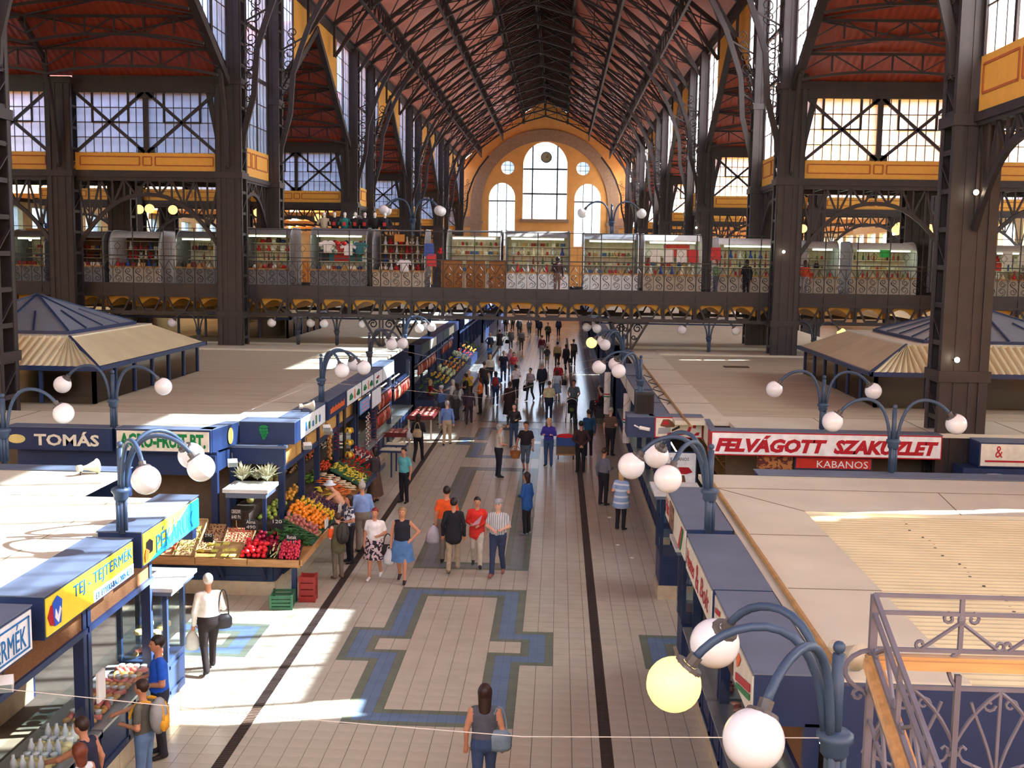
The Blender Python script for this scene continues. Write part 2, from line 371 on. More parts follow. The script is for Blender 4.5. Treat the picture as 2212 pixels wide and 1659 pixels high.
for s in (0, 2.6, -2.6, 5.2, -5.2, 7.8, -7.8): long_girder(s)
def wind_brace():
    """flat diagonal braces in the roof slope"""
    for k in range(len(TRY)-1):
        t = thing('wind_brace', 'thin crossed iron braces under the nave roof slope', 'brace', group='crossed braces under the nave roof', kind='structure')
        for sgn in (-1, 1):
            for i in range(1, 4):
                a, b = (X0+sgn*SN[i], TRY[k], TOPZ[i]+0.08), (X0+sgn*SN[i+1], TRY[k+1], TOPZ[i+1]+0.08)
                c, d = (X0+sgn*SN[i+1], TRY[k], TOPZ[i+1]+0.08), (X0+sgn*SN[i], TRY[k+1], TOPZ[i]+0.08)
                m = MB(); m.bar(a, b, 0.06, 0.03); m.bar(c, d, 0.06, 0.03); m.build('brace_pair', IRON, t)
wind_brace()
# ================================================================ columns
def column_tree(h, arms):
    """riveted box column: two solid plates, four corner angles, laced sides, foot; then its curved bracket arms."""
    t = thing('iron_column', 'tall riveted dark iron column', 'column', kind='structure')
    for s in (-1, 1):
        MB().b2((-0.4, s*0.34-0.02, 0), (0.4, s*0.34+0.02, h)).build('web_plate', IRON, t)
        la = MB(); n = int(h/0.75)
        for i in range(n):
            z = 0.4+i*0.75; la.bar((s*0.43, -0.34, z), (s*0.43, 0.34, z+0.6 if i % 2 else z-0.0), 0.03, 0.07, (1, 0, 0)); la.b2((s*0.43-0.02, -0.36, z-0.05), (s*0.43+0.02, 0.36, z+0.05))
        la.build('lacing', IRON, t)
        for q in (-1, 1):
            c = MB(); c.b2((s*0.47, q*0.4, 0), (s*0.29, q*0.37, h)); c.b2((s*0.47, q*0.4, 0), (s*0.44, q*0.24, h))
            c.b2((s*0.2, q*0.38, 0), (s*0.1, q*0.36, h)); c.build('corner_angle', IRON, t)
    MB().box((0, 0, 0.3), (1.1, 1.0, 0.6)).build('foot', IRON, t)
    b = MB()
    for z in (5.0, 10.0, 13.3): b.box((0, 0, z), (1.02, 0.9, 0.22))
    b.build('collar_band', IRON, t)
    return t
NAVE_ARM = [(0.42, 10.9), (0.47, 11.5), (0.86, 12.9), (0.98, 14.5), (1.32, 15.5), (1.66, 16.4), (2.3, 17.6), (3.4, 19.0)]
SIDE_ARM = [(0.42, 10.9), (0.5, 11.5), (0.78, 12.9), (1.32, 14.5), (2.05, 16.1)]
def arm_mesh(key, pts, dirv, nrm, orn):
    d = Vector(dirv); P = [d*s+Vector((0, 0, z)) for s, z in pts]; m = MB()
    for i in range(len(P)-1): m.bar(P[i], P[i+1], 0.2, 0.12, nrm)
    m.tube(spiral(P[0]+Vector((0, 0, -0.0))-d*0.0, 0.12, 0.05, 0, 1, d, (0, 0, 1), 8), 0.03, 4)
    a = m.mesh('bracket_arm', IRON); o = MB()
    if orn:
        z = 11.7; k = 0
        while z < 16.2:
            s = float(np.interp(z, [p[1] for p in pts], [p[0] for p in pts])); w = max(0.10, (s-0.5)/2)
            c = d*(0.5+(s-0.5)/2)+Vector((0, 0, z+0.2)); r = min(0.24, w)
            o.tube(spiral(c, r, r*0.25, 0.5*k, 1.3 if k % 2 else -1.3, d, (0, 0, 1), 12), 0.022, 4); z += 0.42; k += 1
        o.bar(d*0.5+Vector((0, 0, 15.4)), d*1.4+Vector((0, 0, 15.9)), 0.06); o.bar(d*0.5+Vector((0, 0, 13.6)), d*0.95+Vector((0, 0, 13.9)), 0.06)
        return a, o.mesh('scroll_ornament', IRON)
    return a, None
colN = column_tree(18.6, None); AM = {}
for sx in (-1, 1):
    AM['nave', sx] = arm_mesh('n', NAVE_ARM, (sx, 0, 0), (0, 1, 0), True)
    AM['side', sx] = arm_mesh('s', SIDE_ARM, (sx, 0, 0), (0, 1, 0), False)
    AM['bay', sx] = arm_mesh('b', [(p[0]+0.0, p[1]-0.6) for p in SIDE_ARM[:-1]]+[(2.9, 14.9)], (0, sx, 0), (1, 0, 0), False)
colS = column_tree(13.4, None)
firstN = firstS = True
def place_col(proto, first, x, y, label, group, nave, far):
    c = proto if first else dup(proto)
    c.location = (x, y, 0); c['label'] = label; c['group'] = group
    if nave:
        for key in ('nave', 'side'):
            s = nave if key == 'nave' else -nave; a, o = AM[key, s]; put('bracket_arm', a, c)
            if o: put('scroll_ornament', o, c)
    a, o = AM['bay', 1 if far else -1]; put('bracket_arm', a, c)
    return c
base_kids = list(colN.children)
cols = []
for i in range(6):
    for far, y in ((0, ROWS_N[i]), (1, ROWS_F[i])):
        if y < 20 or y > 137: continue
        for x, s in ((XL, 1), (XR, -1)): cols.append((x, y, s, far))
import itertools
nav_protos = []
for q, (x, y, s, far) in enumerate(cols):
    if q == 0: c = colN
    else:
        c = colN.copy(); COL.objects.link(c)
        for ch in base_kids:
            k = ch.copy(); COL.objects.link(k); k.parent = c
    c.location = (x, y, 0); side = 'nave beside the fruit stalls' if s > 0 else 'nave beside the butcher stalls'
    c['label'] = 'tall riveted iron column with curved bracket arms along the '+side; c['group'] = 'iron columns of the '+side
    for key in ('nave', 'side'):
        a, o = AM[key, s if key == 'nave' else -s]; put('bracket_arm', a, c)
        if o: put('scroll_ornament', o, c)
    put('bracket_arm', AM['bay', 1 if far else -1][0], c)
skids = list(colS.children); q = 0
for y in (40.4, 45.8, 63.5, 68.9):
    for x in (-18.1, -24.3, 14.26, 20.4):
        if q == 0: c = colS
        else:
            c = colS.copy(); COL.objects.link(c)
            for ch in skids:
                k = ch.copy(); COL.objects.link(k); k.parent = c
        q += 1; c.location = (x, y, 0); c['label'] = 'riveted iron column standing in the side aisle'; c['group'] = 'iron columns of the side aisles'
        put('bracket_arm', AM['bay', 1 if y in (45.8, 68.9) else -1][0], c)
# ================================================================ windows
WN = [0]; pane_cache = {}
def win(label):
    WN[0] += 1; return thing('window_%d' % WN[0], label, 'window', kind='structure')
def glaze(par, o, u, x0, x1, lo, hi, nc, rows, split, bar=0.035, glass=None):
    """panes and glazing bars in the plane through o along u and up; lo(x), hi(x) bound it, rows are the z of the cross bars."""
    o, u = Vector(o), Vector(u); up = Vector((0, 0, 1)); nr = u.cross(up); G = MB(); B = MB(); dx = (x1-x0)/nc; glass = glass or GLASS
    P = lambda a, z: o+u*a+up*z
    for i in range(nc):
        a, b = x0+i*dx, x0+(i+1)*dx; zs = [None]+list(rows)+[None]
        for j in range(len(zs)-1):
            def cl(x, z, d): return max(lo(x), min(hi(x), d if z is None else z))
            q = [cl(a, zs[j], -99), cl(b, zs[j], -99), cl(b, zs[j+1], 99), cl(a, zs[j+1], 99)]
            if q[3]-q[0] < 0.02 and q[2]-q[1] < 0.02: continue
            c = [(a, q[0]), (b, q[1]), (b, q[2]), (a, q[3])]
            if split:
                cx, cz = (a+b)/2, sum(z for _, z in c)/4
                key = tuple(round(v, 3) for x, z in c for v in (x-cx, z-cz))+tuple(round(t, 2) for t in u)+(glass.name,)
                if key not in pane_cache: pane_cache[key] = MB().add([u*(x-cx)+up*(z-cz) for x, z in c], [(0, 1, 2, 3)]).mesh('pane', glass)
                put('pane', pane_cache[key], par, P(cx, cz))
            else: G.add([P(x, z) for x, z in c], [(0, 1, 2, 3)])
    for i in range(nc+1):
        x = x0+i*dx
        if hi(x)-lo(x) > 0.05: B.bar(P(x, lo(x)), P(x, hi(x)), bar, bar, nr)
    for z in rows:
        xs = [x0+(x1-x0)*k/40 for k in range(41)]; ok = [x for x in xs if lo(x)-0.01 <= z <= hi(x)+0.01]
        if len(ok) > 1: B.bar(P(ok[0], z), P(ok[-1], z), bar, bar)
    if not split: G.build('pane_sheet', glass, par, label='small glass panes', stuff=True)
    B.build('glazing_bar', IRON, par, stuff=True)
def panel_lines(par, o, u, w, h, nrm, rects, t=0.05):
    o, u, nrm = Vector(o), Vector(u), Vector(nrm); up = Vector((0, 0, 1))
    for a0, a1, b0, b1 in rects:
        m = MB(); Q = [o+u*(a*w)+up*(b*h)+nrm*0.012 for a, b in ((a0, b0), (a1, b0), (a1, b1), (a0, b1))]
        for i in range(4): m.bar(Q[i], Q[(i+1) % 4], t, 0.02, nrm)
        m.build('painted_border', REDLINE, par)
def x_brace(par, o, u, a0, a1, z0, z1, w=0.11):
    o, u = Vector(o), Vector(u); up = Vector((0, 0, 1)); P = lambda a, z: o+u*a+up*z; nr = u.cross(up)
    MB().bar(P(a0, z0), P(a1, z1), w, 0.08, nr).build('diagonal_brace', IRON, par); MB().bar(P(a0, z1), P(a1, z0), w, 0.08, nr).build('diagonal_brace', IRON, par)
def arch_girder(par, o, u, span, zt, zb, rise_z, n):
    """lattice girder with an arched lower flange, between two columns"""
    o, u = Vector(o), Vector(u); up = Vector((0, 0, 1)); P = lambda a, z: o+u*a+up*z; nr = u.cross(up)
    zz = lambda a: rise_z-(rise_z-zb)*abs(2*a/span-1)**2.2
    MB().bar(P(0, zt), P(span, zt), 0.16, 0.16).build('top_flange', IRON, par)
    MB().path([P(span*k/16, zz(span*k/16)) for k in range(17)], 0.14, 0.1, nr).build('arched_flange', IRON, par)
    L = MB(); N = n*2
    for k in range(N):
        a, b = span*k/N, span*(k+1)/N
        if k % 2: L.bar(P(a, zz(a)), P(b, zt), 0.07, 0.05, nr)
        else: L.bar(P(a, zt), P(b, zz(b)), 0.07, 0.05, nr)
        L.bar(P(b, zz(b)), P(b, zt), 0.06, 0.05, nr)
    L.build('lattice', IRON, par, stuff=True)
# ---- nave side: narrow bays (window over ochre panel over arched girder) and gable bays
def nave_bay(side, i):
    x = XL if side < 0 else XR; y0, y1 = ROWS_N[i]+0.46, ROWS_F[i]-0.46; w = y1-y0; inw = -side
    who = 'above the fruit stall side' if side < 0 else 'on the sunlit side'
    t = win('tall clerestory window over an ochre panel, '+who+' of the nave'); t['group'] = 'tall nave clerestory windows '+who
    rows = [11.2+0.92*k for k in range(1, 8)]
    glaze(t, (x, y0, 0), (0, 1, 0), 0, w, lambda a: 11.2, lambda a: 18.4, 9, rows, i == 1, 0.03)
    for k in range(4): MB().bar((x, y0+w*k/3, 11.1), (x, y0+w*k/3, 18.5), 0.1, 0.12).build('mullion', IRON, t)
    for z in (13.96, 15.8): MB().bar((x, y0, z), (x, y1, z), 0.1, 0.14).build('transom', IRON, t)
    MB().b2((x-0.06, y0, 10.1), (x+0.06, y1, 11.18)).build('panel', YELLOW, t, label='ochre painted panel with rust red lines')
    panel_lines(t, (x+inw*0.06, y0, 10.1), (0, 1, 0), w, 1.06, (inw, 0, 0), [(0.04, 0.41, 0.35, 0.86), (0.45, 0.55, 0.35, 0.86), (0.59, 0.96, 0.35, 0.86)])
    MB().b2((x-0.14, y0-0.3, 9.95), (x+0.14, y1+0.3, 10.12)).build('sill_beam', IRON, t)
    arch_girder(t, (x, y0, 0), (0, 1, 0), w, 9.95, 7.9, 9.5, 5)
for i in range(0, 6):
    for s in (-1, 1):
        nave_bay(s, i)
GAP = 13.4; GAPX = 18.15
def gable_bay(side, i):
    """wide bay: glazed spandrels above the gable of the side roof; ochre near the apex; rake beams"""
    x = XL if side < 0 else XR; ya, yb = RF(i)+0.46, ROWS_N[i+1]-0.46; mid = (ya+yb)/2; half = (yb-ya)/2
    who = 'fruit stall side' if side < 0 else 'sunlit side'
    t = win('triangular glazed spandrels above the gable opening, '+who+' of the nave'); t['group'] = 'glazed spandrels, '+who
    rk = lambda a: GAP+(GAPX-GAP)*(a/half)
    for o, u in (((x, ya, 0), (0, 1, 0)), ((x, yb, 0), (0, -1, 0))):
        glaze(t, o, u, 0, 3.6, rk, lambda a: 18.4, 7, [13.96+0.92*k for k in range(5)], False, 0.03)
        o2, u2 = Vector(o), Vector(u)
        pr = [(3.6, rk(3.6)), (half, GAPX), (half, 18.4), (3.6, 18.4)]
        MB().prism(pr, o2-Vector((0.05, 0, 0)), u2, (0, 0, 1), (1, 0, 0), 0.1).build('panel', YELLOW, t, label='ochre spandrel panel')
        MB().bar(o2+Vector((0, 0, GAP-0.15)), o2+u2*half+Vector((0, 0, GAPX-0.15)), 0.26, 0.3).build('rake_beam', IRON, t)
        MB().bar(o2+u2*3.6+Vector((0, 0, rk(3.6))), o2+u2*3.6+Vector((0, 0, 18.4)), 0.1, 0.12).build('mullion', IRON, t)
        for k in range(2): MB().bar(o2+u2*(k*1.7+0.06)+Vector((0, 0, rk(k*1.7))), o2+u2*(k*1.7+0.06)+Vector((0, 0, 18.4)), 0.1, 0.12).build('mullion', IRON, t)
RF = lambda i: 17.3+PER*i+NAR
for i in range(-1, 5):
    for s in (-1, 1): gable_bay(s, i)
for s, x in ((-1, XL), (1, XR)):
    t = thing('trim_%d' % (1 if s < 0 else 2), 'dark iron eaves beam along the nave wall '+('over the fruit stalls' if s < 0 else 'over the butcher stalls'), 'beam', kind='structure')
    MB().b2((x-0.16, -8, 18.4), (x+0.16, 138, 18.85)).build('eaves_beam', IRON, t)
    MB().b2((x-0.25, -8, 18.85), (x+0.25, 138, 18.95)).build('eaves_flange', IRON, t)
# ---- cross walls of the side aisles: glazed band over ochre panel over lattice arch
CX = {-1: [XL, -18.1, -24.3, -30.4], 1: [XR, 14.26, 20.4, 26.5]}
def cross_window(side, y, a, b, facing, split, lab, grp):
    xa, xb = min(a, b)+0.46, max(a, b)-0.46; w = xb-xa; hw = w/2
    t = win(lab); t['group'] = grp; u = (1, 0, 0); o = (xa, y, 0)
    for h in range(2):
        a0, a1 = h*hw+0.06, (h+1)*hw-0.06
        glaze(t, o, u, a0, a1, lambda q: 10.8, lambda q: 12.92, 8, [11.33, 11.86, 12.39], split, 0.025, GLASSM)
        x_brace(t, (xa, y-0.07*facing, 0), u, a0, a1, 10.8, 12.92)
        cxm = (a0+a1)/2; f = MB()
        f.b2((xa+cxm-0.68, y-0.03, 11.84), (xa+cxm+0.68, y+0.03, 11.9)); f.b2((xa+cxm-0.7, y-.03, 11.86), (xa+cxm-0.64, y+.03, 12.9)); f.b2((xa+cxm+0.64, y-.03, 11.86), (xa+cxm+0.7, y+.03, 12.9))
        f.build('vent_frame', IRON, t)
    MB().b2((xa+hw-0.09, y-0.1, 10.78), (xa+hw+0.09, y+0.1, 12.95)).build('mullion', IRON, t)
    g = MB(); g.b2((xa+hw-0.3, y-0.11, 12.72), (xa+hw+0.3, y+0.11, 12.95)); g.b2((xa+hw-0.3, y-0.11, 10.78), (xa+hw+0.3, y+0.11, 10.98)); g.build('gusset_plate', IRON, t)
    MB().b2((xa, y-0.14, 12.92), (xb, y+0.14, 13.5)).build('lintel', IRON, t)
    MB().b2((xa, y-0.06, 10.14), (xb, y+0.06, 10.78)).build('panel', YELLOW, t, label='ochre painted panel with rust red lines')
    if facing: panel_lines(t, (xa, y-0.06, 10.14), u, w, 0.64, (0, -1, 0), [(0.035, 0.45, 0.3, 0.78), (0.475, 0.535, 0.3, 0.78), (0.56, 0.965, 0.3, 0.78)], 0.04)
    MB().b2((xa-0.3, y-0.16, 9.9), (xb+0.3, y+0.16, 10.14)).build('sill_beam', IRON, t)
    if facing or split: arch_girder(t, o, u, w, 9.85, 7.4, 9.3, 6)
for i in range(0, 6):
    for s in (-1, 1):
        nb = 3 if i < 3 else 1
        for k in range(nb):
            who = 'beyond the fruit stalls' if s < 0 else 'beyond the butcher stalls'
            cross_window(s, ROWS_N[i], CX[s][k], CX[s][k+1], 1, i == 1 and k < 2 or i == 2 and k == 0, 'cross-braced clerestory window over an ochre panel, side aisle '+who, 'cross-braced windows '+who)
            cross_window(s, ROWS_F[i], CX[s][k], CX[s][k+1], 0, False, 'rear cross-braced clerestory window behind the low roof '+who, 'rear cross-braced windows '+who)
# ---- side roofs
CN = [1]
def side_roofs(side, i):
    ya, yb = RF(i), ROWS_N[i+1]; mid = (ya+yb)/2; xa, xb = (XL, XL-20.5) if side < 0 else (XR, XR+20.5); CN[0] += 1
    c = MB(); th = 0.12
    for ye in (ya, yb):
        P = [(xa, ye, GAP+0.1), (xb, ye, GAP+0.1), (xb, mid, GAPX+0.1), (xa, mid, GAPX+0.1)]
        c.add(P+[(p[0], p[1], p[2]+th) for p in P], [(0,1,2,3),(4,7,6,5),(0,4,5,1),(1,5,6,2),(2,6,7,3),(3,7,4,0)])
    o = c.build('ceiling_%d' % CN[0], REDROOF_X); tag(o, 'red gabled sheet roof over a side aisle bay, '+('fruit stall side' if side < 0 else 'butcher stall side'), 'ceiling', 'red gabled side roofs, '+('fruit stall side' if side < 0 else 'butcher stall side'), 'structure')
    for ye, sg in ((yb, -1), (ya, 1)):
        if i > 2 and sg > 0 or i < 0: continue
        for k in range(1, 6):
            f = k/6.0; y = ye+sg*f*(yb-ya)/2; z = GAP+(GAPX-GAP)*f+0.02
            t = thing('aisle_girder', 'dark lattice girder under a red side roof', 'girder', group='lattice girders under the red side roofs', kind='structure')
            zt, zb = z-0.02, z-0.6; m = MB(); n = 20 if i < 2 else 12; L = abs(xb-xa)*0.98; dx = (1 if xb > xa else -1)*L/n
            if i < 2:
                MB().bar((xa, y, zt), (xa+dx*n, y, zt), 0.1, 0.08).build('top_chord', IRON, t)
                pts = [(xa+dx*n*q/60, y, zb-0.28*abs(((q*n/60.0) % 6)/3-1)**2.5) for q in range(61)]
                MB().path(pts, 0.09, 0.07, (0, 1, 0)).build('arched_chord', IRON, t)
                for q in range(n):
                    a, b = xa+dx*q, xa+dx*(q+1); m.bar((b, y, zb), (b, y, zt), 0.06, 0.05)
                    m.bar((a, y, zt), (b, y, zb), 0.045) if q % 2 else m.bar((a, y, zb), (b, y, zt), 0.045)
                m.build('web', IRON, t)
                br = MB(); y2 = ye+sg*(f+1/6.0)*(yb-ya)/2; z2 = z+(GAPX-GAP)/6
                if k < 5:
                    for q in range(0, n-5, 6):
                        a, b = xa+dx*q, xa+dx*(q+6); br.bar((a, y, z), (b, y2, z2), 0.09, 0.04); br.bar((b, y, z), (a, y2, z2), 0.09, 0.04)
                    br.build('roof_brace', IRON, t)
            else:
                MB().bar((xa, y, zt), (xa+dx*n, y, zt), 0.12, 0.1).build('top_chord', IRON, t); MB().bar((xa, y, zb), (xa+dx*n, y, zb), 0.09, 0.08).build('bottom_chord', IRON, t)
                for q in range(n): m.bar((xa+dx*q, y, zb if q % 2 else zt), (xa+dx*(q+1), y, zt if q % 2 else zb), 0.05)
                m.build('web', IRON, t)
for i in range(-1, 5):
    for s in (-1, 1): side_roofs(s, i)
ORANGE = mat('orange vault paint', (214, 140, 60), 0.7)
for i in range(0, 6):
    for s in (-1, 1):
        xa, xb = (XL, XL-20.5) if s < 0 else (XR, XR+20.5); CN[0] += 1
        o = MB().b2((xa, ROWS_N[i]-0.05, 10.2), (xb, ROWS_F[i]+0.05, 10.45)).build('ceiling_%d' % CN[0], ORANGE)
        tag(o, 'low orange painted ceiling over the gallery crossing, '+('fruit stall side' if s < 0 else 'butcher stall side'), 'ceiling', 'low orange ceilings, '+('fruit stall side' if s < 0 else 'butcher stall side'), 'structure')
        for k in range(1, 20):
            xx = xa+(xb-xa)*k/20; MB().b2((xx-0.06, ROWS_N[i]+.2, 10.0), (xx+0.06, ROWS_F[i]-.2, 10.2)).build('joist', IRON, o)
# ================================================================ outer walls
def outer(side):
    x = XL-20.5 if side < 0 else XR+20.5; o = MB(); nm = 'wall_left' if side < 0 else 'wall_right'
    o.b2((x-0.3, -8, 0), (x+0.3, 140, 6.6)); o.b2((x-0.3, -8, 9.8), (x+0.3, 140, 13.6))
    y = -7.25
    while y < 140: o.b2((x-0.3, y, 6.6), (x+0.3, y+1.2, 9.8)); y += 3.85
    w = o.build(nm, mat('pale outer wall plaster', (222, 196, 140), 0.8)); tag(w, 'pale outer wall with a row of gallery windows, '+('behind the fruit stalls' if side < 0 else 'behind the butcher stalls'), 'wall', kind='structure')
    f = MB(); y = -6.05
    while y < 139: 
        f.add([(x, y, 6.6), (x, y+2.65, 6.6), (x, y+2.65, 9.8), (x, y, 9.8)], [(0, 1, 2, 3)]); y += 3.85
    f.build('pane_sheet', GLASS, w, stuff=True)
outer(-1); outer(1)
# ================================================================ far end wall
YE = 138.6
def arc(cx, cz, r, a0, a1, n): return [(cx+r*math.cos(a0+(a1-a0)*k/n), cz+r*math.sin(a0+(a1-a0)*k/n)) for k in range(n+1)]
def arched(cx, z0, zs, hw, ht, n=16):
    """outline of a round-headed opening: sill z0, springing zs, half width hw, head rise ht"""
    return [(cx-hw, z0)]+[(cx-hw*math.cos(math.pi*k/n), zs+ht*math.sin(math.pi*k/n)) for k in range(n+1)]+[(cx+hw, z0)]
def end_wall():
    t = thing('wall_far', 'ochre far end wall with arched windows and a great stone arch', 'wall', kind='structure')
    W = [arched(X0, 11.9, 18.3, 2.72, 3.0), arched(X0-5.28, 8.6, 14.3, 1.62, 2.0), arched(X0+5.28, 8.6, 14.3, 1.62, 2.0)]
    O = [[(X0+s*4.62+0.82*math.cos(2*math.pi*k/20), 18.12+0.82*math.sin(2*math.pi*k/20)) for k in range(20)] for s in (-1, 1)]
    # wall as bands around each opening: five rectangular fields, each with its own hole, plus the rest
    def field(x0, x1, z0, z1, hole):
        n = len(hole); cxm = sum(p[0] for p in hole)/n; czm = sum(p[1] for p in hole)/n; out = []
        for p in hole:
            dx, dz = p[0]-cxm, p[1]-czm; k = 1e9
            if dx > 1e-9: k = min(k, (x1-cxm)/dx)
            if dx < -1e-9: k = min(k, (x0-cxm)/dx)
            if dz > 1e-9: k = min(k, (z1-czm)/dz)
            if dz < -1e-9: k = min(k, (z0-czm)/dz)
            out.append([cxm+dx*k, czm+dz*k])
        for cx_, cz_ in ((x0, z0), (x1, z0), (x0, z1), (x1, z1)):
            j = min(range(n), key=lambda q: (out[q][0]-cx_)**2+(out[q][1]-cz_)**2); out[j] = [cx_, cz_]
        m.ring(out, hole, (0, YE, 0), (1, 0, 0), (0, 0, 1), (0, 1, 0), 0.5)
    m = MB()
    field(X0-3.4, X0+3.4, 11.0, 22.2, W[0]); field(X0-7.4, X0-3.4, 8.0, 16.9, W[1]); field(X0+3.4, X0+7.4, 8.0, 16.9, W[2])
    field(X0-7.4, X0-3.4, 16.9, 22.2, O[0]); field(X0+3.4, X0+7.4, 16.9, 22.2, O[1])
    m.b2((X0-3.4, YE, 0), (X0+3.4, YE+.5, 11.0)); m.b2((X0-7.4, YE, 0), (X0-3.4, YE+.5, 8)); m.b2((X0+3.4, YE, 0), (X0+7.4, YE+.5, 8))
    m.b2((X0-31, YE, 0), (X0-7.4, YE+.5, 18.4)); m.b2((X0+7.4, YE, 0), (X0+31, YE+.5, 18.4))
    for poly in ([(X0-10.6, 18.4), (X0-7.4, 18.4), (X0-7.4, 21.3)], [(X0+7.4, 18.4), (X0+10.6, 18.4), (X0+7.4, 21.3)], [(X0-7.4, 22.2), (X0+7.4, 22.2), (X0+2.7, 24.7), (X0, 26.4), (X0-2.7, 24.7)]):
        m.prism(poly, (0, YE, 0), (1, 0, 0), (0, 0, 1), (0, 1, 0), 0.5)
    m.build('plaster', WALLY, t)
    st = MB(); cz = 13.6; n = 30
    outr = arc(X0, cz, 9.15, 0, math.pi, n); inn = arc(X0, cz, 7.75, 0, math.pi, n)
    st.prism(outr+inn[::-1], (0, YE-0.18, 0), (1, 0, 0), (0, 0, 1), (0, 1, 0), 0.18)
    for s in (-1, 1): st.b2((X0+s*7.75, YE-0.18, 8), (X0+s*9.15, YE, cz)); st.b2((X0+s*7.6, YE-0.25, 11.2), (X0+s*9.35, YE, 11.55)); st.b2((X0+s*9.15, YE-0.15, 10.9), (X0+s*10.3, YE, 12.1))
    st.b2((X0-3.0, YE-0.3, 11.5), (X0+3.0, YE, 11.9)); st.build('stone_arch', STONE, t, label='broad grey brown stone arch on the end wall')
    for k, w in enumerate(W):
        zs = [q[1] for q in w]; x_ = [q[0] for q in w]; cxm = (min(x_)+max(x_))/2; hw = (max(x_)-min(x_))/2; spr, hd = (18.3, 3.0) if k == 0 else (14.3, 2.0)
        wt = win(['great central arched window of the end wall with a clock', 'arched window of the end wall beside the fruit stall side', 'arched window of the end wall beside the butcher stall side'][k])
        hi = lambda x, c=cxm, h=hw, s=spr, r=hd: s+r*math.sqrt(max(0, 1-min(1, abs(x-c)/h)**2))
        glaze(wt, (0, YE+0.2, 0), (1, 0, 0), cxm-hw, cxm+hw, lambda x, z=zs[0]: z, hi, 12 if k == 0 else 9, [zs[0]+0.75*q for q in range(1, 13)], False, 0.025)
        fr = MB()
        if k == 0:
            for xx in (X0-1.55, X0+1.5): fr.b2((xx-.08, YE+.1, 11.9), (xx+.08, YE+.3, hi(xx)))
            for z in (15.0, 18.0): fr.b2((X0-2.7, YE+.1, z-.08), (X0+2.7, YE+.3, z+.08))
        else:
            fr.b2((cxm-hw, YE+.1, 14.0), (cxm+hw, YE+.3, 14.14))
            for d in (-.55, .55): fr.b2((cxm+d-.04, YE+.1, 8.6), (cxm+d+.04, YE+.3, hi(cxm+d)))
        fr.build('mullion', IRON, wt)
    for k, w in enumerate(O):
        wt = win('round window of the end wall, '+('fruit stall side' if k == 0 else 'butcher stall side'))
        MB().prism(w, (0, YE+0.2, 0), (1, 0, 0), (0, 0, 1), (0, 1, 0), 0.01).build('pane', GLASS, wt)
        b = MB(); cxm = X0+(-4.62 if k == 0 else 4.62)
        for d in (-.3, .3): b.b2((cxm+d-.02, YE+.15, 17.36), (cxm+d+.02, YE+.25, 18.88)); b.b2((cxm-.76, YE+.15, 18.12+d-.02), (cxm+.76, YE+.25, 18.12+d+.02))
        b.build('glazing_bar', IRON, wt)
end_wall()
def wall_clock():
    t = thing('wall_clock', 'round grey clock hanging in the central end window', 'clock', (X0+0.1, YE-0.1, 19.4))
    m = MB(); n = 24; m.prism([(0.62*math.cos(2*math.pi*k/n), 0.62*math.sin(2*math.pi*k/n)) for k in range(n)], (0, 0.1, 0), (1, 0, 0), (0, 0, 1), (0, -1, 0), 0.12); m.build('face', mat('clock face', (150, 150, 120), 0.6), t)
    r = MB(); r.tube([(0.64*math.cos(2*math.pi*k/24), -0.03, 0.64*math.sin(2*math.pi*k/24)) for k in range(25)], 0.05, 5); r.build('rim', IRON, t)
    MB().bar((0, -0.05, 0), (0.22, -0.05, 0.38), 0.05, 0.02, (0, 1, 0)).build('minute_hand', BLACK, t); MB().bar((0, -0.05, 0), (0.26, -0.05, 0.02), 0.06, 0.02, (0, 1, 0)).build('hour_hand', BLACK, t)
    for a in range(12): MB().box((0.5*math.cos(a*math.pi/6), -0.03, 0.5*math.sin(a*math.pi/6)), (0.05, 0.02, 0.05)).build('hour_mark', BLACK, t)
    MB().b2((-0.66, 0.02, -2), (-0.62, 0.06, 0)).build('hanger', IRON, t); MB().b2((0.62, 0.02, -2), (0.66, 0.06, 0)).build('hanger', IRON, t)
wall_clock()

# ================================================================ entrance end behind the viewer: solid below, tall glazed openings above
def near_wall():
    t = thing('wall_near', 'ochre entrance wall with tall windows high above the gallery', 'wall', kind='structure'); y = -8.3; m = MB()
    m.b2((-34, y, 0), (30, y+.4, 9.0)); m.b2((-34, y, 9.0), (XL-.5, y+.4, 18.6)); m.b2((XR+.5, y, 9.0), (30, y+.4, 18.6))
    for a, b in ((XL-.5, X0-8.2), (X0-4.2, X0-3.4), (X0+3.4, X0+4.2), (X0+8.2, XR+.5)): m.b2((a, y, 9.0), (b, y+.4, 21.0))
    m.b2((X0-8.2, y, 16.5), (X0-4.2, y+.4, 21.0)); m.b2((X0+4.2, y, 16.5), (X0+8.2, y+.4, 21.0)); m.prism([(X0-10.6, 18.6), (X0+10.6, 18.6), (X0+2.7, 24.7), (X0, 26.4), (X0-2.7, 24.7)], (0, y, 2.4), (1, 0, 0), (0, 0, 1), (0, 1, 0), .4)
    m.build('plaster', WALLY, t)
near_wall()
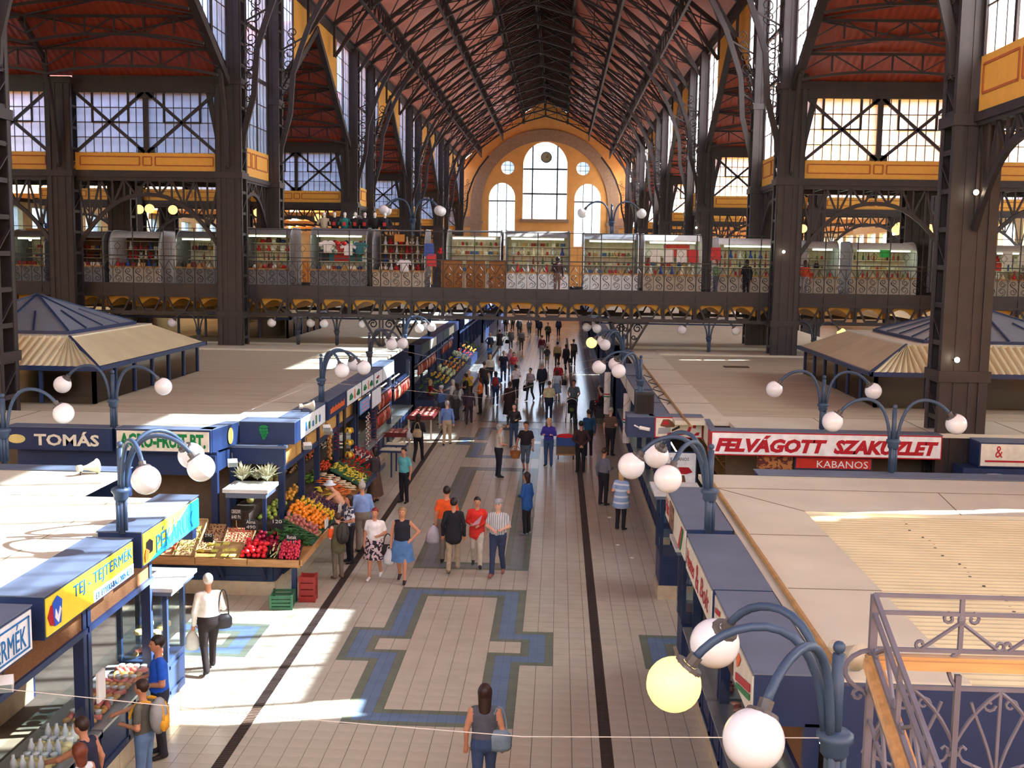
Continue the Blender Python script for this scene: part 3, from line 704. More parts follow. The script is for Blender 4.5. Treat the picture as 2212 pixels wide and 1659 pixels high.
# ================================================================ gallery bridge across the nave
YB0, YB1 = 40.95, 45.3
def bridge():
    t = thing('gallery_bridge', 'iron gallery bridge across the hall with ochre jack arches', 'bridge', kind='structure')
    xa, xb = -32.0, 28.0
    MB().b2((xa, YB0, DECK-0.22), (xb, YB1+0.4, DECK)).build('deck', SLAB, t)
    for y, f in ((YB0-0.02, 1), (YB1+0.42, -1)):
        MB().b2((xa, y-0.05, DECK-0.12), (xb, y+0.05, DECK+0.28)).build('kick_plate', IRON, t)
        MB().b2((xa, y-0.09, DECK-0.2), (xb, y+0.09, DECK-0.1)).build('top_flange', IRON, t)
        MB().b2((xa, y-0.09, DECK-0.86), (xb, y+0.09, DECK-0.74)).build('bottom_flange', IRON, t)
        k = 0; x = -11.2-1.157*18
        while x < xb-1.2:
            a, b = x, x+1.157; m = MB(); zt, zb = DECK-0.16, DECK-0.8; w = b-a
            m.bar((a, y, zb), (a, y, zt), 0.13, 0.07); up = (0, 1, 0)
            m.bar((a+0.08, y, zt), (a+0.42, y, zb), 0.06, 0.09, up); m.bar((b-0.08, y, zt), (b-0.42, y, zb), 0.06, 0.09, up)
            m.add([(a, y-.03, zt), (a+.3, y-.03, zt), (a, y-.03, zt-.3), (b, y-.03, zt), (b-.3, y-.03, zt), (b, y-.03, zt-.3)], [(0, 2, 1), (3, 4, 5)])
            m.add([(a+.3, y-.03, zb), (a+w-.3, y-.03, zb), (a+w-.4, y-.03, zb+.14), (a+.4, y-.03, zb+.14)], [(0, 1, 2, 3)])
            m.build('web_panel', IRON, t); x += 1.157; k += 1
    x = -11.2-1.157*18
    while x < xb-1.2:      # shallow brick vaults between the deck beams, painted ochre
        n = 8; arcp = [(x+0.06+(1.037)*q/n, DECK-0.62+0.34*math.sin(math.pi*q/n)) for q in range(n+1)]
        MB().prism([(x+0.06, DECK-0.2)]+arcp+[(x+1.097, DECK-0.2)], (0, YB0+0.35, 0), (1, 0, 0), (0, 0, 1), (0, 1, 0), YB1-YB0-0.3).build('jack_arch', YELLOW, t)
        x += 1.157
    for (x, y) in ((-6.55, 40.95), (2.62, 40.95), (-6.33, 45.7), (2.6, 45.7)):
        s = thing('bridge_post', 'iron post with a scrolled triangular head carrying the gallery bridge at '+('a fruit' if x < 0 else 'a butcher')+' stall, '+('front' if y < 43 else 'rear')+' edge', 'post', (x, y, 0), kind='structure')
        MB().tube([(0, 0, 0), (0, 0, 3.95)], 0.11, 10).build('shaft', IRON, s)
        h = MB()
        for q in (-1, 1):
            h.bar((q*0.1, 0, 3.9), (q*0.68, 0, 4.92), 0.08, 0.1, (0, 1, 0)); h.bar((q*0.06, 0, 3.9), (q*0.06, 0, 4.92), 0.06, 0.08)
            h.tube(spiral((q*0.3, 0, 4.68), 0.17, 0.05, 0 if q > 0 else math.pi, 1.4*q, (1, 0, 0), (0, 0, 1)), 0.025, 4)
            h.tube(spiral((q*0.18, 0, 4.35), 0.1, 0.03, 0 if q > 0 else math.pi, -1.3*q, (1, 0, 0), (0, 0, 1)), 0.02, 4)
        h.bar((-0.7, 0, 4.9), (0.7, 0, 4.9), 0.1, 0.06); h.build('scroll_head', IRON, s)
bridge()
def rail_bay_meshes():
    """one railing bay, 1.157 m: scrolls, bars, frame; and the wire guard above it"""
    w = 1.157; s = MB(); n = 3; cw = w/n
    for k in range(n):
        cx = cw*(k+0.5); q = 1 if k % 2 else -1
        s.tube(spiral((cx, 0, 0.17), 0.135, 0.035, -q*math.pi/2, 1.35*q, (1, 0, 0), (0, 0, 1), 12), 0.011, 4)
        s.tube(spiral((cx, 0, 0.45), 0.115, 0.03, q*math.pi/2, 1.35*q, (1, 0, 0), (0, 0, 1), 12), 0.011, 4)
        s.tube(bez((cx-q*0.13, 0, 0.17), (cx-q*0.13, 0, 0.34), (cx+q*0.12, 0, 0.3), (cx+q*0.12, 0, 0.45), 6), 0.011, 4)
        s.tube(bez((cx-0.16, 0, 0.52), (cx-0.12, 0, 0.72), (cx-0.03, 0, 0.74), (cx, 0, 0.86), 6), 0.01, 4); s.tube(bez((cx+0.16, 0, 0.52), (cx+0.12, 0, 0.72), (cx+0.03, 0, 0.74), (cx, 0, 0.86), 6), 0.01, 4)
        s.bar((cw*k+cw, 0, 0), (cw*k+cw, 0, 0.88), 0.018)
    f = MB(); f.bar((0, 0, 0.0), (w, 0, 0.0), 0.03); f.bar((0, 0, 0.88), (w, 0, 0.88), 0.025); f.bar((0, 0, 1.02), (w, 0, 1.02), 0.05, 0.04)
    p = MB(); p.tube([(0, -0.05, -0.95), (0, -0.09, -0.6), (0, -0.06, -0.2), (0, 0, 0.1), (0, 0, 2.05)], 0.022, 5)
    g = MB(); g.bar((0, 0, 2.05), (w, 0, 2.05), 0.025); g.bar((0, 0, 1.52), (w, 0, 1.52), 0.012); g.bar((0, 0, 1.27), (w, 0, 1.27), 0.012)
    for c in (0.29, 0.58, 0.87): g.bar((c, 0, 1.02), (c, 0, 1.52 if c != 0.58 else 1.2), 0.01)
    g.path([(0.58, 0, 1.2), (0.46, 0, 1.36), (0.58, 0, 1.5), (0.7, 0, 1.36), (0.58, 0, 1.2)], 0.012)
    return s.mesh('scrollwork', IRON), f.mesh('rail_frame', IRON), p.mesh('post', IRON), g.mesh('wire_guard', IRON)
RB = rail_bay_meshes(); x = -11.2-1.157*9; k = 0
while x < 19.5:
    grp = 'scrolled railing bays along the front of the gallery bridge'
    if -11.3 < x < 7.9: lab = 'scrolled iron railing bay with wire guard over the central aisle bridge'
    elif x < 0: lab = 'scrolled iron railing bay of the gallery bridge beyond the fruit stalls'
    else: lab = 'scrolled iron railing bay of the gallery bridge beyond the butcher stalls'
    t = thing('railing_bay', lab, 'railing', (x, YB0-0.02, DECK+0.28), group=grp)
    for nme, me in zip(('scrollwork', 'rail_frame', 'post', 'wire_guard'), RB): put(nme, me, t)
    x += 1.157
# boards leaning on the railing
for j, (x0, x1, c) in enumerate([(-4.35, -3.55, 'wide'), (-3.42, -2.72, 'narrow'), (-2.58, -1.95, 'short')]):
    o = MB().b2((x0, YB0+0.12, DECK+0.06), (x1, YB0+0.16, DECK+1.28)).build('hardboard_sheet', mat('brown hardboard', (150, 98, 48), 0.7, var=0.15))
    tag(o, 'brown hardboard sheet leaning inside the bridge railing, the %s one' % c, 'board', 'hardboard sheets on the bridge')
# ================================================================ souvenir kiosks on the bridge
FLUO = emis('lit fluorescent tube', (238, 255, 214), 14.0)
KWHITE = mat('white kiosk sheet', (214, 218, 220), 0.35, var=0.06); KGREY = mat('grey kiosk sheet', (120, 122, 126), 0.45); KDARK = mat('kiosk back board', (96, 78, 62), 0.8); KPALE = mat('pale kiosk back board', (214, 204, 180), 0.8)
KC = [('white', KWHITE), ('grey', KGREY)]
GOODS = {}
def good(kind):
    """small souvenir meshes, base at the origin: a list of (mesh, part name)"""
    if kind in GOODS: return GOODS[kind]
    m = MB(); c = dict(doll=[(200, 40, 46), (240, 226, 200), (40, 70, 160), (226, 226, 226)], bottle=[(120, 30, 28), (60, 84, 40), (214, 190, 110), (170, 60, 30)], jar=[(190, 40, 30), (214, 200, 170), (120, 120, 60)],
             plush=[(236, 232, 224), (200, 30, 36), (150, 110, 70)], cap=[(200, 26, 34), (228, 226, 220), (36, 50, 110)], bag=[(110, 30, 34), (40, 36, 40), (150, 116, 70)], shirt=[(240, 240, 240), (30, 34, 44), (40, 110, 120), (170, 26, 34)], cloth=[(240, 236, 228), (210, 60, 60), (60, 90, 170)], box=[(190, 150, 90), (150, 40, 36), (60, 90, 140), (230, 226, 210)])[kind]
    if kind == 'doll': m.lathe([(0.0, 0), (0.085, 0.0), (0.07, 0.08), (0.035, 0.17), (0.04, 0.2), (0.03, 0.235)], 8); m.sph((0, 0, 0.27), 0.04, 8, 6); m.sph((0, 0.01, 0.295), (0.045, 0.045, 0.03), 8, 4)
    elif kind == 'bottle': m.lathe([(0.035, 0), (0.038, 0.02), (0.038, 0.16), (0.014, 0.2), (0.014, 0.27), (0.018, 0.275), (0.018, 0.29)], 8)
    elif kind == 'jar': m.lathe([(0.04, 0), (0.045, 0.02), (0.045, 0.1), (0.035, 0.115), (0.04, 0.12), (0.04, 0.145)], 8)
    elif kind == 'plush': m.sph((0, 0, 0.07), (0.07, 0.06, 0.08), 8, 6); m.sph((0, -0.01, 0.18), 0.055, 8, 6); m.sph((-0.045, 0, 0.235), 0.02, 6, 4); m.sph((0.045, 0, 0.235), 0.02, 6, 4); m.sph((-0.08, -0.02, 0.09), (0.025, 0.025, 0.05), 6, 4); m.sph((0.08, -0.02, 0.09), (0.025, 0.025, 0.05), 6, 4)
    elif kind == 'cap': m.sph((0, 0, 0.05), (0.1, 0.11, 0.09), 10, 6); m.box((0, -0.13, 0.03), (0.15, 0.12, 0.012))
    elif kind == 'bag': m.lathe([(0.09, 0), (0.11, 0.05), (0.1, 0.16), (0.07, 0.2)], 8); m.tube([(-0.06, 0, 0.19), (-0.04, 0, 0.3), (0.04, 0, 0.3), (0.06, 0, 0.19)], 0.008, 4)
    elif kind == 'shirt': m.prism([(-.16, 0), (.16, 0), (.16, .3), (.28, .24), (.32, .33), (.16, .46), (.06, .46), (0, .42), (-.06, .46), (-.16, .46), (-.32, .33), (-.28, .24), (-.16, .3)], (0, 0, 0), (1, 0, 0), (0, 0, 1), (0, 1, 0), 0.03)
    elif kind == 'cloth': m.prism([(-.2, 0), (-.1, .03), (0, 0), (.1, .03), (.2, 0), (.18, .5), (-.18, .5)], (0, 0, 0), (1, 0, 0), (0, 0, 1), (0, 1, 0), 0.02)
    else: m.box((0, 0, 0.06), (0.16, 0.1, 0.12)); m.box((0, 0, 0.125), (0.165, 0.105, 0.015))
    res = []
    for i, col in enumerate(c):
        me = m.mesh('souvenir_'+kind, mat('%s colour %d' % (kind, i), col, 0.6), kind not in ('box', 'shirt', 'cloth')); res.append(me)
    GOODS[kind] = res; return res
GN = dict(doll='souvenir_doll', bottle='liquor_bottle', jar='spice_jar', plush='plush_toy', cap='baseball_cap', bag='leather_bag', shirt='printed_shirt', cloth='embroidered_cloth', box='gift_box')
GL = dict(doll='folk costume souvenir doll', bottle='souvenir liquor bottle', jar='small spice jar', plush='small plush toy', cap='souvenir baseball cap', bag='hanging leather bag', shirt='hanging souvenir shirt', cloth='hanging embroidered cloth', box='small souvenir gift box')
COLN = dict(doll=['red', 'cream', 'blue', 'white'], bottle=['red brown', 'green', 'amber', 'rust coloured'], jar=['red', 'pale', 'olive'], plush=['white', 'red', 'brown'], cap=['red', 'white', 'navy'], bag=['wine red', 'black', 'tan'], shirt=['white', 'black', 'teal', 'red'], cloth=['white', 'red', 'blue'], box=['tan', 'red', 'blue', 'white'])
def put_good(kind, loc, where, rz=0.0, ci=None):
    L = good(kind); i = random.randrange(len(L)) if ci is None else ci
    return tag(put(GN[kind], L[i], None, loc, rz), '%s %s %s' % (COLN[kind][i], GL[kind], where), GN[kind].split('_')[-1], GN[kind].replace('_', ' ')+' pieces '+where)
def kiosk(x0, x1, ztop, style, lit, wares, lab, where):
    w = x1-x0; h = ztop-DECK; yf, yb = 43.35, 45.2; t = thing('souvenir_kiosk', lab, 'kiosk', (x0, yf, DECK), group='souvenir kiosks on the gallery bridge'); d = yb-yf
    wm = KWHITE if style == 'white' else KGREY
    MB().b2((0.04, 0.0, 0.0), (w-0.04, 0.5, 0.82)).build('counter', KWHITE if style == 'pale' else (KGREY if style == 'grey' else mat('kiosk counter board', (186, 176, 158), 0.6)), t)
    MB().b2((0.02, -0.05, 0.82), (w-0.02, 0.52, 0.87)).build('counter_top', PLANK, t)
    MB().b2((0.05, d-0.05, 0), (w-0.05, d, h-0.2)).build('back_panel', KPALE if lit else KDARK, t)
    n = 7; prof = [(0.05, 0), (0.05, h-0.62)]+[(0.05+0.62*(1-math.cos(a)), h-0.62+0.62*math.sin(a)) for a in [math.pi/2*q/n for q in range(n+1)]]+[(d, h), (d, 0)]
    for xx in (0.0, w-0.05): MB().prism(prof, (xx, 0, 0), (0, 1, 0), (0, 0, 1), (1, 0, 0), 0.05).build('side_panel', wm, t)
    r = MB(); arcp = [(0.05+0.62*(1-math.cos(a)), h-0.62+0.62*math.sin(a)) for a in [math.pi/2*q/n for q in range(n+1)]]+[(d, h)]
    k0 = 3 if style != 'open' else 6; r.prism(arcp[k0:]+[(p[0], p[1]-0.03) for p in arcp[k0:]][::-1], (0.05, 0, 0), (0, 1, 0), (0, 0, 1), (1, 0, 0), w-0.1); r.build('curved_roof', wm, t)
    for xx in (0.03, w-0.03): MB().tube([(xx, p[0]-0.02, p[1]+0.02) for p in [(0.05, 0.85), (0.05, h-0.62)]+arcp], 0.025, 5).build('edge_tube', ALU, t)
    for z in (1.15, 1.5, 1.85): MB().b2((0.08, d-0.45, z), (w-0.08, d-0.06, z+0.025)).build('shelf', KPALE, t)
    if lit:
        MB().tube([(0.25, 0.22, h-0.32), (w-0.25, 0.22, h-0.32)], 0.028, 6).build('fluorescent_tube', FLUO, t, label='glowing fluorescent tube')
        MB().b2((0.22, 0.2, h-0.29), (w-0.22, 0.3, h-0.25)).build('tube_holder', WHITE, t)
    for li, z in enumerate((0.87, 1.175, 1.525, 1.875)):
        kinds = wares[li % len(wares)]; nx = int((w-0.3)/0.2)
        for q in range(nx):
            kd = kinds[q % len(kinds)]
            xx = x0+0.2+(w-0.4)*(q+0.5)/nx+random.uniform(-.02, .02)
            if li == 0: put_good(kd, (xx, yf+0.18+random.uniform(-.05, .1), DECK+z), where, random.uniform(-.3, .3))
            elif z < h-0.55: put_good(kd, (xx, yb-0.28+random.uniform(-.06, .06), DECK+z), where, random.uniform(-.3, .3))
    return t
KS = [(-21.7, -20.3, 8.0, 'grey', 1, [['jar', 'box']], 'grey curved souvenir kiosk at the far fruit side end', 'in the end kiosk'),
      (-19.9, -17.95, 8.0, 'grey', 0, [['box'], ['bag']], 'closed looking grey kiosk with rounded shutter', 'in the shuttered kiosk'),
      (-17.75, -15.7, 8.02, 'white', 0, [['doll', 'box'], ['plush', 'doll']], 'pale round-topped kiosk with dolls behind its counter', 'in the doll kiosk'),
      (-15.1, -13.5, 8.05, 'grey', 1, [['bag', 'box'], ['bottle', 'jar'], ['bag']], 'dark kiosk hung with leather goods behind the column', 'in the leather kiosk'),
      (-12.45, -10.5, 8.22, 'grey', 1, [['bag', 'cap'], ['bottle'], ['plush']], 'dim grey kiosk with a long tube light', 'in the dim kiosk'),
      (-9.75, -7.5, 8.25, 'grey', 1, [['cap', 'box'], ['shirt'], ['cap', 'shirt']], 'grey kiosk of printed shirts and caps below the torso dummies', 'in the shirt kiosk'),
      (-7.3, -5.2, 8.22, 'open', 0, [['doll', 'plush'], ['doll'], ['doll', 'plush']], 'open framed kiosk hung with rows of costume dolls', 'in the doll rack kiosk'),
      (-4.4, -2.25, 8.24, 'open', 1, [['box'], ['jar']], 'open tube framed kiosk behind brown hardboard sheets', 'in the tube framed kiosk'),
      (-2.12, 0.42, 8.25, 'pale', 1, [['jar', 'doll'], ['bottle', 'jar'], ['doll', 'jar'], ['box', 'jar']], 'bright sunlit kiosk with crowded shelves of spice jars', 'in the sunlit spice kiosk'),
      (0.92, 3.08, 8.2, 'pale', 1, [['box', 'jar'], ['jar'], ['jar', 'box']], 'sunlit kiosk with glass shelves beside the spice kiosk', 'in the glass shelf kiosk'),
      (3.25, 5.5, 8.18, 'white', 1, [['doll', 'jar'], ['doll', 'box'], ['cloth']], 'sunlit kiosk with embroidered cloth and a green counter shelf', 'in the embroidery kiosk'),
      (6.12, 8.5, 8.08, 'white', 1, [['jar', 'bottle'], ['bottle'], ['doll', 'bottle']], 'white round-topped kiosk of liquor bottles beside a column', 'in the bottle kiosk'),
      (9.5, 10.75, 8.0, 'white', 1, [['jar'], ['bag', 'jar']], 'small white kiosk just past the column', 'in the small white kiosk'),
      (11.2, 13.7, 7.98, 'white', 1, [['bottle', 'jar'], ['jar', 'box'], ['bottle']], 'wide white round-topped kiosk with a green card and tube light', 'in the green card kiosk'),
      (14.9, 16.2, 7.95, 'grey', 0, [['box'], ['bag']], 'dark kiosk with a red card behind the column', 'in the red card kiosk'),
      (16.5, 18.4, 7.95, 'white', 1, [['plush', 'doll'], ['cloth'], ['plush']], 'white kiosk of plush toys at the far butcher side end', 'in the plush kiosk')]
for k in KS: kiosk(*k)
# shirts, dresses and cards hung at the kiosk fronts
for i, (x, z, kd, ci) in enumerate([(-9.0, 7.3, 'shirt', 0), (-8.2, 7.2, 'shirt', 0), (-7.75, 7.25, 'shirt', 2), (-8.6, 7.6, 'cap', 0), (-8.35, 7.6, 'cap', 0), (-9.3, 7.55, 'cap', 1), (-5.05, 7.2, 'cloth', 2), (-4.95, 6.8, 'cloth', 1), (-6.0, 6.6, 'shirt', 0), (3.7, 7.1, 'cloth', 0), (4.2, 7.1, 'cloth', 0), (4.7, 7.1, 'cloth', 0), (5.15, 7.1, 'cloth', 1), (-4.6, 7.3, 'plush', 1), (6.0, 7.2, 'cloth', 1), (17.0, 7.2, 'cloth', 0), (17.6, 7.2, 'cloth', 0)]):
    put_good(kd, (x, 43.2, z), 'hanging at the kiosk fronts', 0, ci)
for x, z, c, n in ((12.4, 7.42, (60, 190, 90), 'green'), (15.3, 7.4, (226, 70, 44), 'red'), (-6.2, 7.75, (190, 130, 60), 'brown')):
    o = MB().b2((x-0.2, 43.2, z), (x+0.2, 43.22, z+0.28)).build('price_card', mat(n+' card', c, 0.7)); tag(o, '%s card hanging from a kiosk roof on the bridge' % n, 'card')
# dressed torso dummies on the kiosk roof
def torso(i, x, col, name, chest):
    t = thing('torso_dummy', 'white headed shop dummy in a %s shirt on the kiosk roof' % name, 'dummy', (x, 44.2, 8.25), group='shop dummies on the kiosk roof')
    m = MB(); m.lathe([(0.13, 0), (0.15, 0.15), (0.17, 0.3), (0.16, 0.38), (0.06, 0.43)], 10)
    for s in (-1, 1): m.tube([(s*0.13, 0, 0.36), (s*0.24, 0, 0.24), (s*0.26, 0, 0.14)], [0.07, 0.06, 0.055], 6)
    m.build('shirt', mat(name+' dummy shirt', col, 0.7), t, True)
    h = MB(); h.tube([(0, 0, 0.4), (0, 0, 0.5)], 0.045, 8); h.sph((0, 0, 0.56), (0.065, 0.075, 0.09), 10, 7); h.build('head', WHITE, t, True)
    if chest: MB().box((0, -0.165, 0.18), (0.12, 0.02, 0.14)).build('print', mat('dummy print', chest, 0.6), t)
for i, (x, c, n, ch) in enumerate([(-9.35, (190, 180, 158), 'beige', None), (-8.93, (36, 30, 34), 'black red printed', (190, 40, 40)), (-8.52, (40, 120, 120), 'teal', (200, 210, 205)), (-8.1, (30, 28, 32), 'black small print', (170, 50, 50)), (-7.72, (34, 32, 40), 'charcoal', (200, 196, 190)), (-7.32, (26, 24, 28), 'plain black', None), (-6.92, (30, 32, 42), 'navy white printed', (220, 220, 216))]): torso(i, x, c, n, ch)
for i, (x, c, n) in enumerate([(-20.9, (220, 80, 60), 'red'), (-20.6, (50, 90, 160), 'blue'), (-20.3, (70, 150, 190), 'sky blue'), (-20.05, (210, 90, 70), 'coral')]):
    o = MB().lathe([(0.09, 0), (0.1, 0.02), (0.12, 0.22), (0.105, 0.2), (0.09, 0.03)], 10, (x, 44.3, 8.08)).build('flower_pot', mat(n+' pot glaze', c, 0.4)); tag(o, '%s pot standing on the roof of the end kiosk' % n, 'pot', 'pots on the kiosk roof')
MB().b2((-20.9-.5, 44.1, 8.0), (-19.9, 44.5, 8.08)).build('roof_board', PLANK).update_tag()
tag(bpy.data.objects['roof_board'], 'plank shelf on top of the end kiosk', 'shelf')

# the hall shell above was drawn for a 20 m nave; everything built so far, except the floor, is scaled about the camera
CAM_SCALE = 1.14; CAM_DROP = -1.013  # scale plus drop leaves the camera point where it is
def hall(x, y, z): return (x*CAM_SCALE, y*CAM_SCALE, z*CAM_SCALE+CAM_DROP)
for o in list(COL.objects):
    if o.parent is None and o.type in ('MESH', 'EMPTY') and o.name != 'floor':
        o.location = hall(*o.location); o.scale = (CAM_SCALE, CAM_SCALE, CAM_SCALE)
# ================================================================ stall blocks: roofs
def sheet(x0, x1, y0, y1, z, per=0.14, amp=0.045):
    m = MB(); y = y0; k = 0; V = []; ys = []
    while y < y1:
        for f, h in ((0, 0), (0.3, 0), (0.5, 1), (0.8, 1)): ys.append((y+f*per, z+amp*h))
        y += per
    for yy, zz in ys: V += [(x0, yy, zz), (x1, yy, zz)]
    return m.add(V, [(2*i, 2*i+1, 2*i+3, 2*i+2) for i in range(len(ys)-1)])
def sheet_y(x0, x1, y0, y1, z0, z1, per=0.16, amp=0.04):
    """ribbed sheet whose ribs run along y, rising from z0 (y0) to z1 (y1)"""
    V = []; x = x0; xs = []
    while x < x1:
        for f, h in ((0, 0), (0.3, 0), (0.5, 1), (0.8, 1)): xs.append((x+f*per, amp*h))
        x += per
    for xx, h in xs: V += [(xx, y0, z0+h), (xx, y1, z1+h)]
    return MB().add(V, [(2*i, 2*i+2, 2*i+3, 2*i+1) for i in range(len(xs)-1)])
def seams(par, segs, z, m=None):
    b = MB()
    for a, c in segs: b.bar((a[0], a[1], z), (c[0], c[1], z), 0.012, 0.006)
    b.build('seam', m or mat('roof seam', (120, 108, 84), 0.8), par)
BUFF = mat('ribbed buff roof sheet', (206, 196, 158), 0.55, var=0.1, scale=1.2)
# --- near dairy block (fruit side)
t = thing('dairy_stall_block', 'cream roofed dairy and bakery stall block with blue fascia', 'stall block')
m = MB(); m.b2((-16, 7, 3.24), (-6.35, 15.2, 3.30)) if 0 else None
m.b2((-7.9, 7, 3.28), (-6.3, 17.0, 3.36)); m.b2((-16, 15.2, 3.28), (-7.9, 17.0, 3.36)); m.b2((-16, 17.0, 3.28), (-7.6, 18.95, 3.36)); m.build('roof_border', CREAM, t)
sheet(-16, -7.9, 7, 15.2, 3.27).build('ribbed_roof', BUFF, t)
MB().b2((-16, 18.95, 2.87), (-7.6, 19.35, 3.37)).build('rear_fascia', [BLUE], t); MB().b2((-16, 18.93, 3.37), (-7.58, 19.37, 3.385)).build('fascia_cap', BLUE_LIT, t)
MB().b2((-16, 16.9, 0), (-8.4, 17.1, 3.28)).build('rear_wall', BLUE, t); MB().b2((-8.5, 7, 0), (-8.38, 17.0, 3.28)).build('inner_wall', mat('stall inner wall', (168, 150, 120), 0.8), t)
MB().b2((-8.4, 17.0, 2.7), (-5.72, 17.18, 3.3)).build('end_fascia', BLUE, t)
seams(t, [((-7.9, 12.0), (-6.3, 12.0)), ((-16, 17.0), (-7.6, 17.0)), ((-6.9, 7), (-6.9, 17))], 3.362)
# --- near butcher block
t = thing('butcher_stall_block', 'cream roofed butcher stall block with ribbed sheet centre', 'stall block')
m = MB(); m.b2((2.6, 10.1, 3.28), (3.9, 20.0, 3.36)); m.b2((3.9, 17.15, 3.28), (16, 20.0, 3.36)); m.build('roof_border', CREAM, t)
sheet(3.9, 16, 10.1, 17.15, 3.27).build('ribbed_roof', BUFF, t)
sc = MB()
for xx in (5.3, 7.4, 9.5):
    for i in range(34): sc.box((xx+0.05*math.sin(i), 10.3+i*0.2, 3.305), (0.03, 0.03, 0.012))
sc.build('roof_screw', mat('dark screw', (90, 84, 70), 0.6), t, stuff=True)
MB().tube([(2.72, 10.12, 3.4), (2.72, 19.9, 3.4)], 0.035, 6).build('gutter_pipe', RUST, t)
MB().b2((3.7, 20.0, 2.87), (16, 20.5, 3.37)).build('rear_fascia', BLUE, t); MB().b2((3.68, 19.98, 3.37), (16, 20.52, 3.385)).build('fascia_cap', BLUE_LIT, t)
MB().b2((2.6, 10.0, 0.0), (16, 10.1, 3.34)).build('end_wall', BLUE, t); MB().b2((2.56, 18.5, 2.7), (3.7, 18.65, 3.34)).build('side_fascia', BLUE, t)
MB().b2((4.9, 10.1, 0), (5.0, 18.6, 3.28)).build('inner_wall', mat('dark stall inner wall', (110, 92, 74), 0.8), t)
seams(t, [((2.8, 13.0), (3.9, 13.0)), ((3.9, 17.15), (2.75, 18.8)), ((2.75, 18.8), (16, 18.8)), ((6.3, 17.15), (6.5, 18.8)), ((2.75, 15.6), (3.9, 15.6))], 3.363)
# --- second blocks with hipped roof lanterns
def second_block(side, name, lab, xa, xb, xc, ya, yb):
    """xa aisle edge, xb border inner edge, xc outer edge"""
    t = thing(name, lab, 'stall block'); lo, hi = min(xa, xb), max(xa, xb); m = MB()
    m.b2((lo, ya+1.15, 3.28), (hi, yb, 3.38)); l2, h2 = min(xb, xc), max(xb, xc)
    m.b2((l2, ya, 3.28), (h2, ya+2.1, 3.38)); m.b2((l2, yb-2.4, 3.28), (h2, yb, 3.40)); m.build('roof_border', CREAM, t)
    n = int((yb-2.4-ya-2.1)/0.45)
    y0 = ya+2.1
    for k in range(n):
        MB().b2((l2, y0+k*0.45+0.0015, 3.25), (h2, y0+(k+1)*0.45-0.0015, 3.33+0.0012*(k % 2))).build('roof_board', CREAMD, t)
    MB().b2((l2, y0+n*0.45, 3.25), (h2, yb-2.4, 3.33)).build('roof_board', CREAMD, t)
    s = -1 if side < 0 else 1
    MB().b2((xa+s*2.6, ya+1.5, 0), (xa+s*2.75, yb, 3.28)).build('inner_wall', mat('dark stall inner wall', (110, 92, 74), 0.8), t)
    MB().b2((l2, ya+1.4, 0), (h2, ya+1.5, 3.28)).build('front_wall', mat('dark stall inner wall', (110, 92, 74), 0.8), t)
    seams(t, [((lo, ya+4.5*k), (hi, ya+4.5*k)) for k in range(1, 5)]+[((l2+2.2*k, ya), (l2+2.2*k, ya+2.1)) for k in range(1, 4)], 3.384)
    return t
tL2 = second_block(-1, 'fruit_stall_block', 'cream flat roofed fruit stall block under the hipped lantern', -6.45, -7.6, -19, 23.9, 46.5)
tR2 = second_block(1, 'meat_stall_block', 'cream flat roofed meat stall block behind the red lettered sign', 2.85, 4.15, 17, 25.4, 47.8)
MB().b2((6.1, 40.6, 3.335), (7.0, 41.0, 3.37)).build('roof_vent', mat('dark vent', (84, 72, 56), 0.8), tR2)
MB().tube([(3.1, 25.5, 3.42), (3.1, 47, 3.42)], 0.03, 6).build('cable_pipe', RUST, tR2)
cab = [(2.95+0.12*math.sin(k*0.9)+0.02*k/10, 29.5+k*0.28, 3.395) for k in range(28)]; MB().tube(cab, 0.012, 4).build('loose_cable', BLACK, tR2)
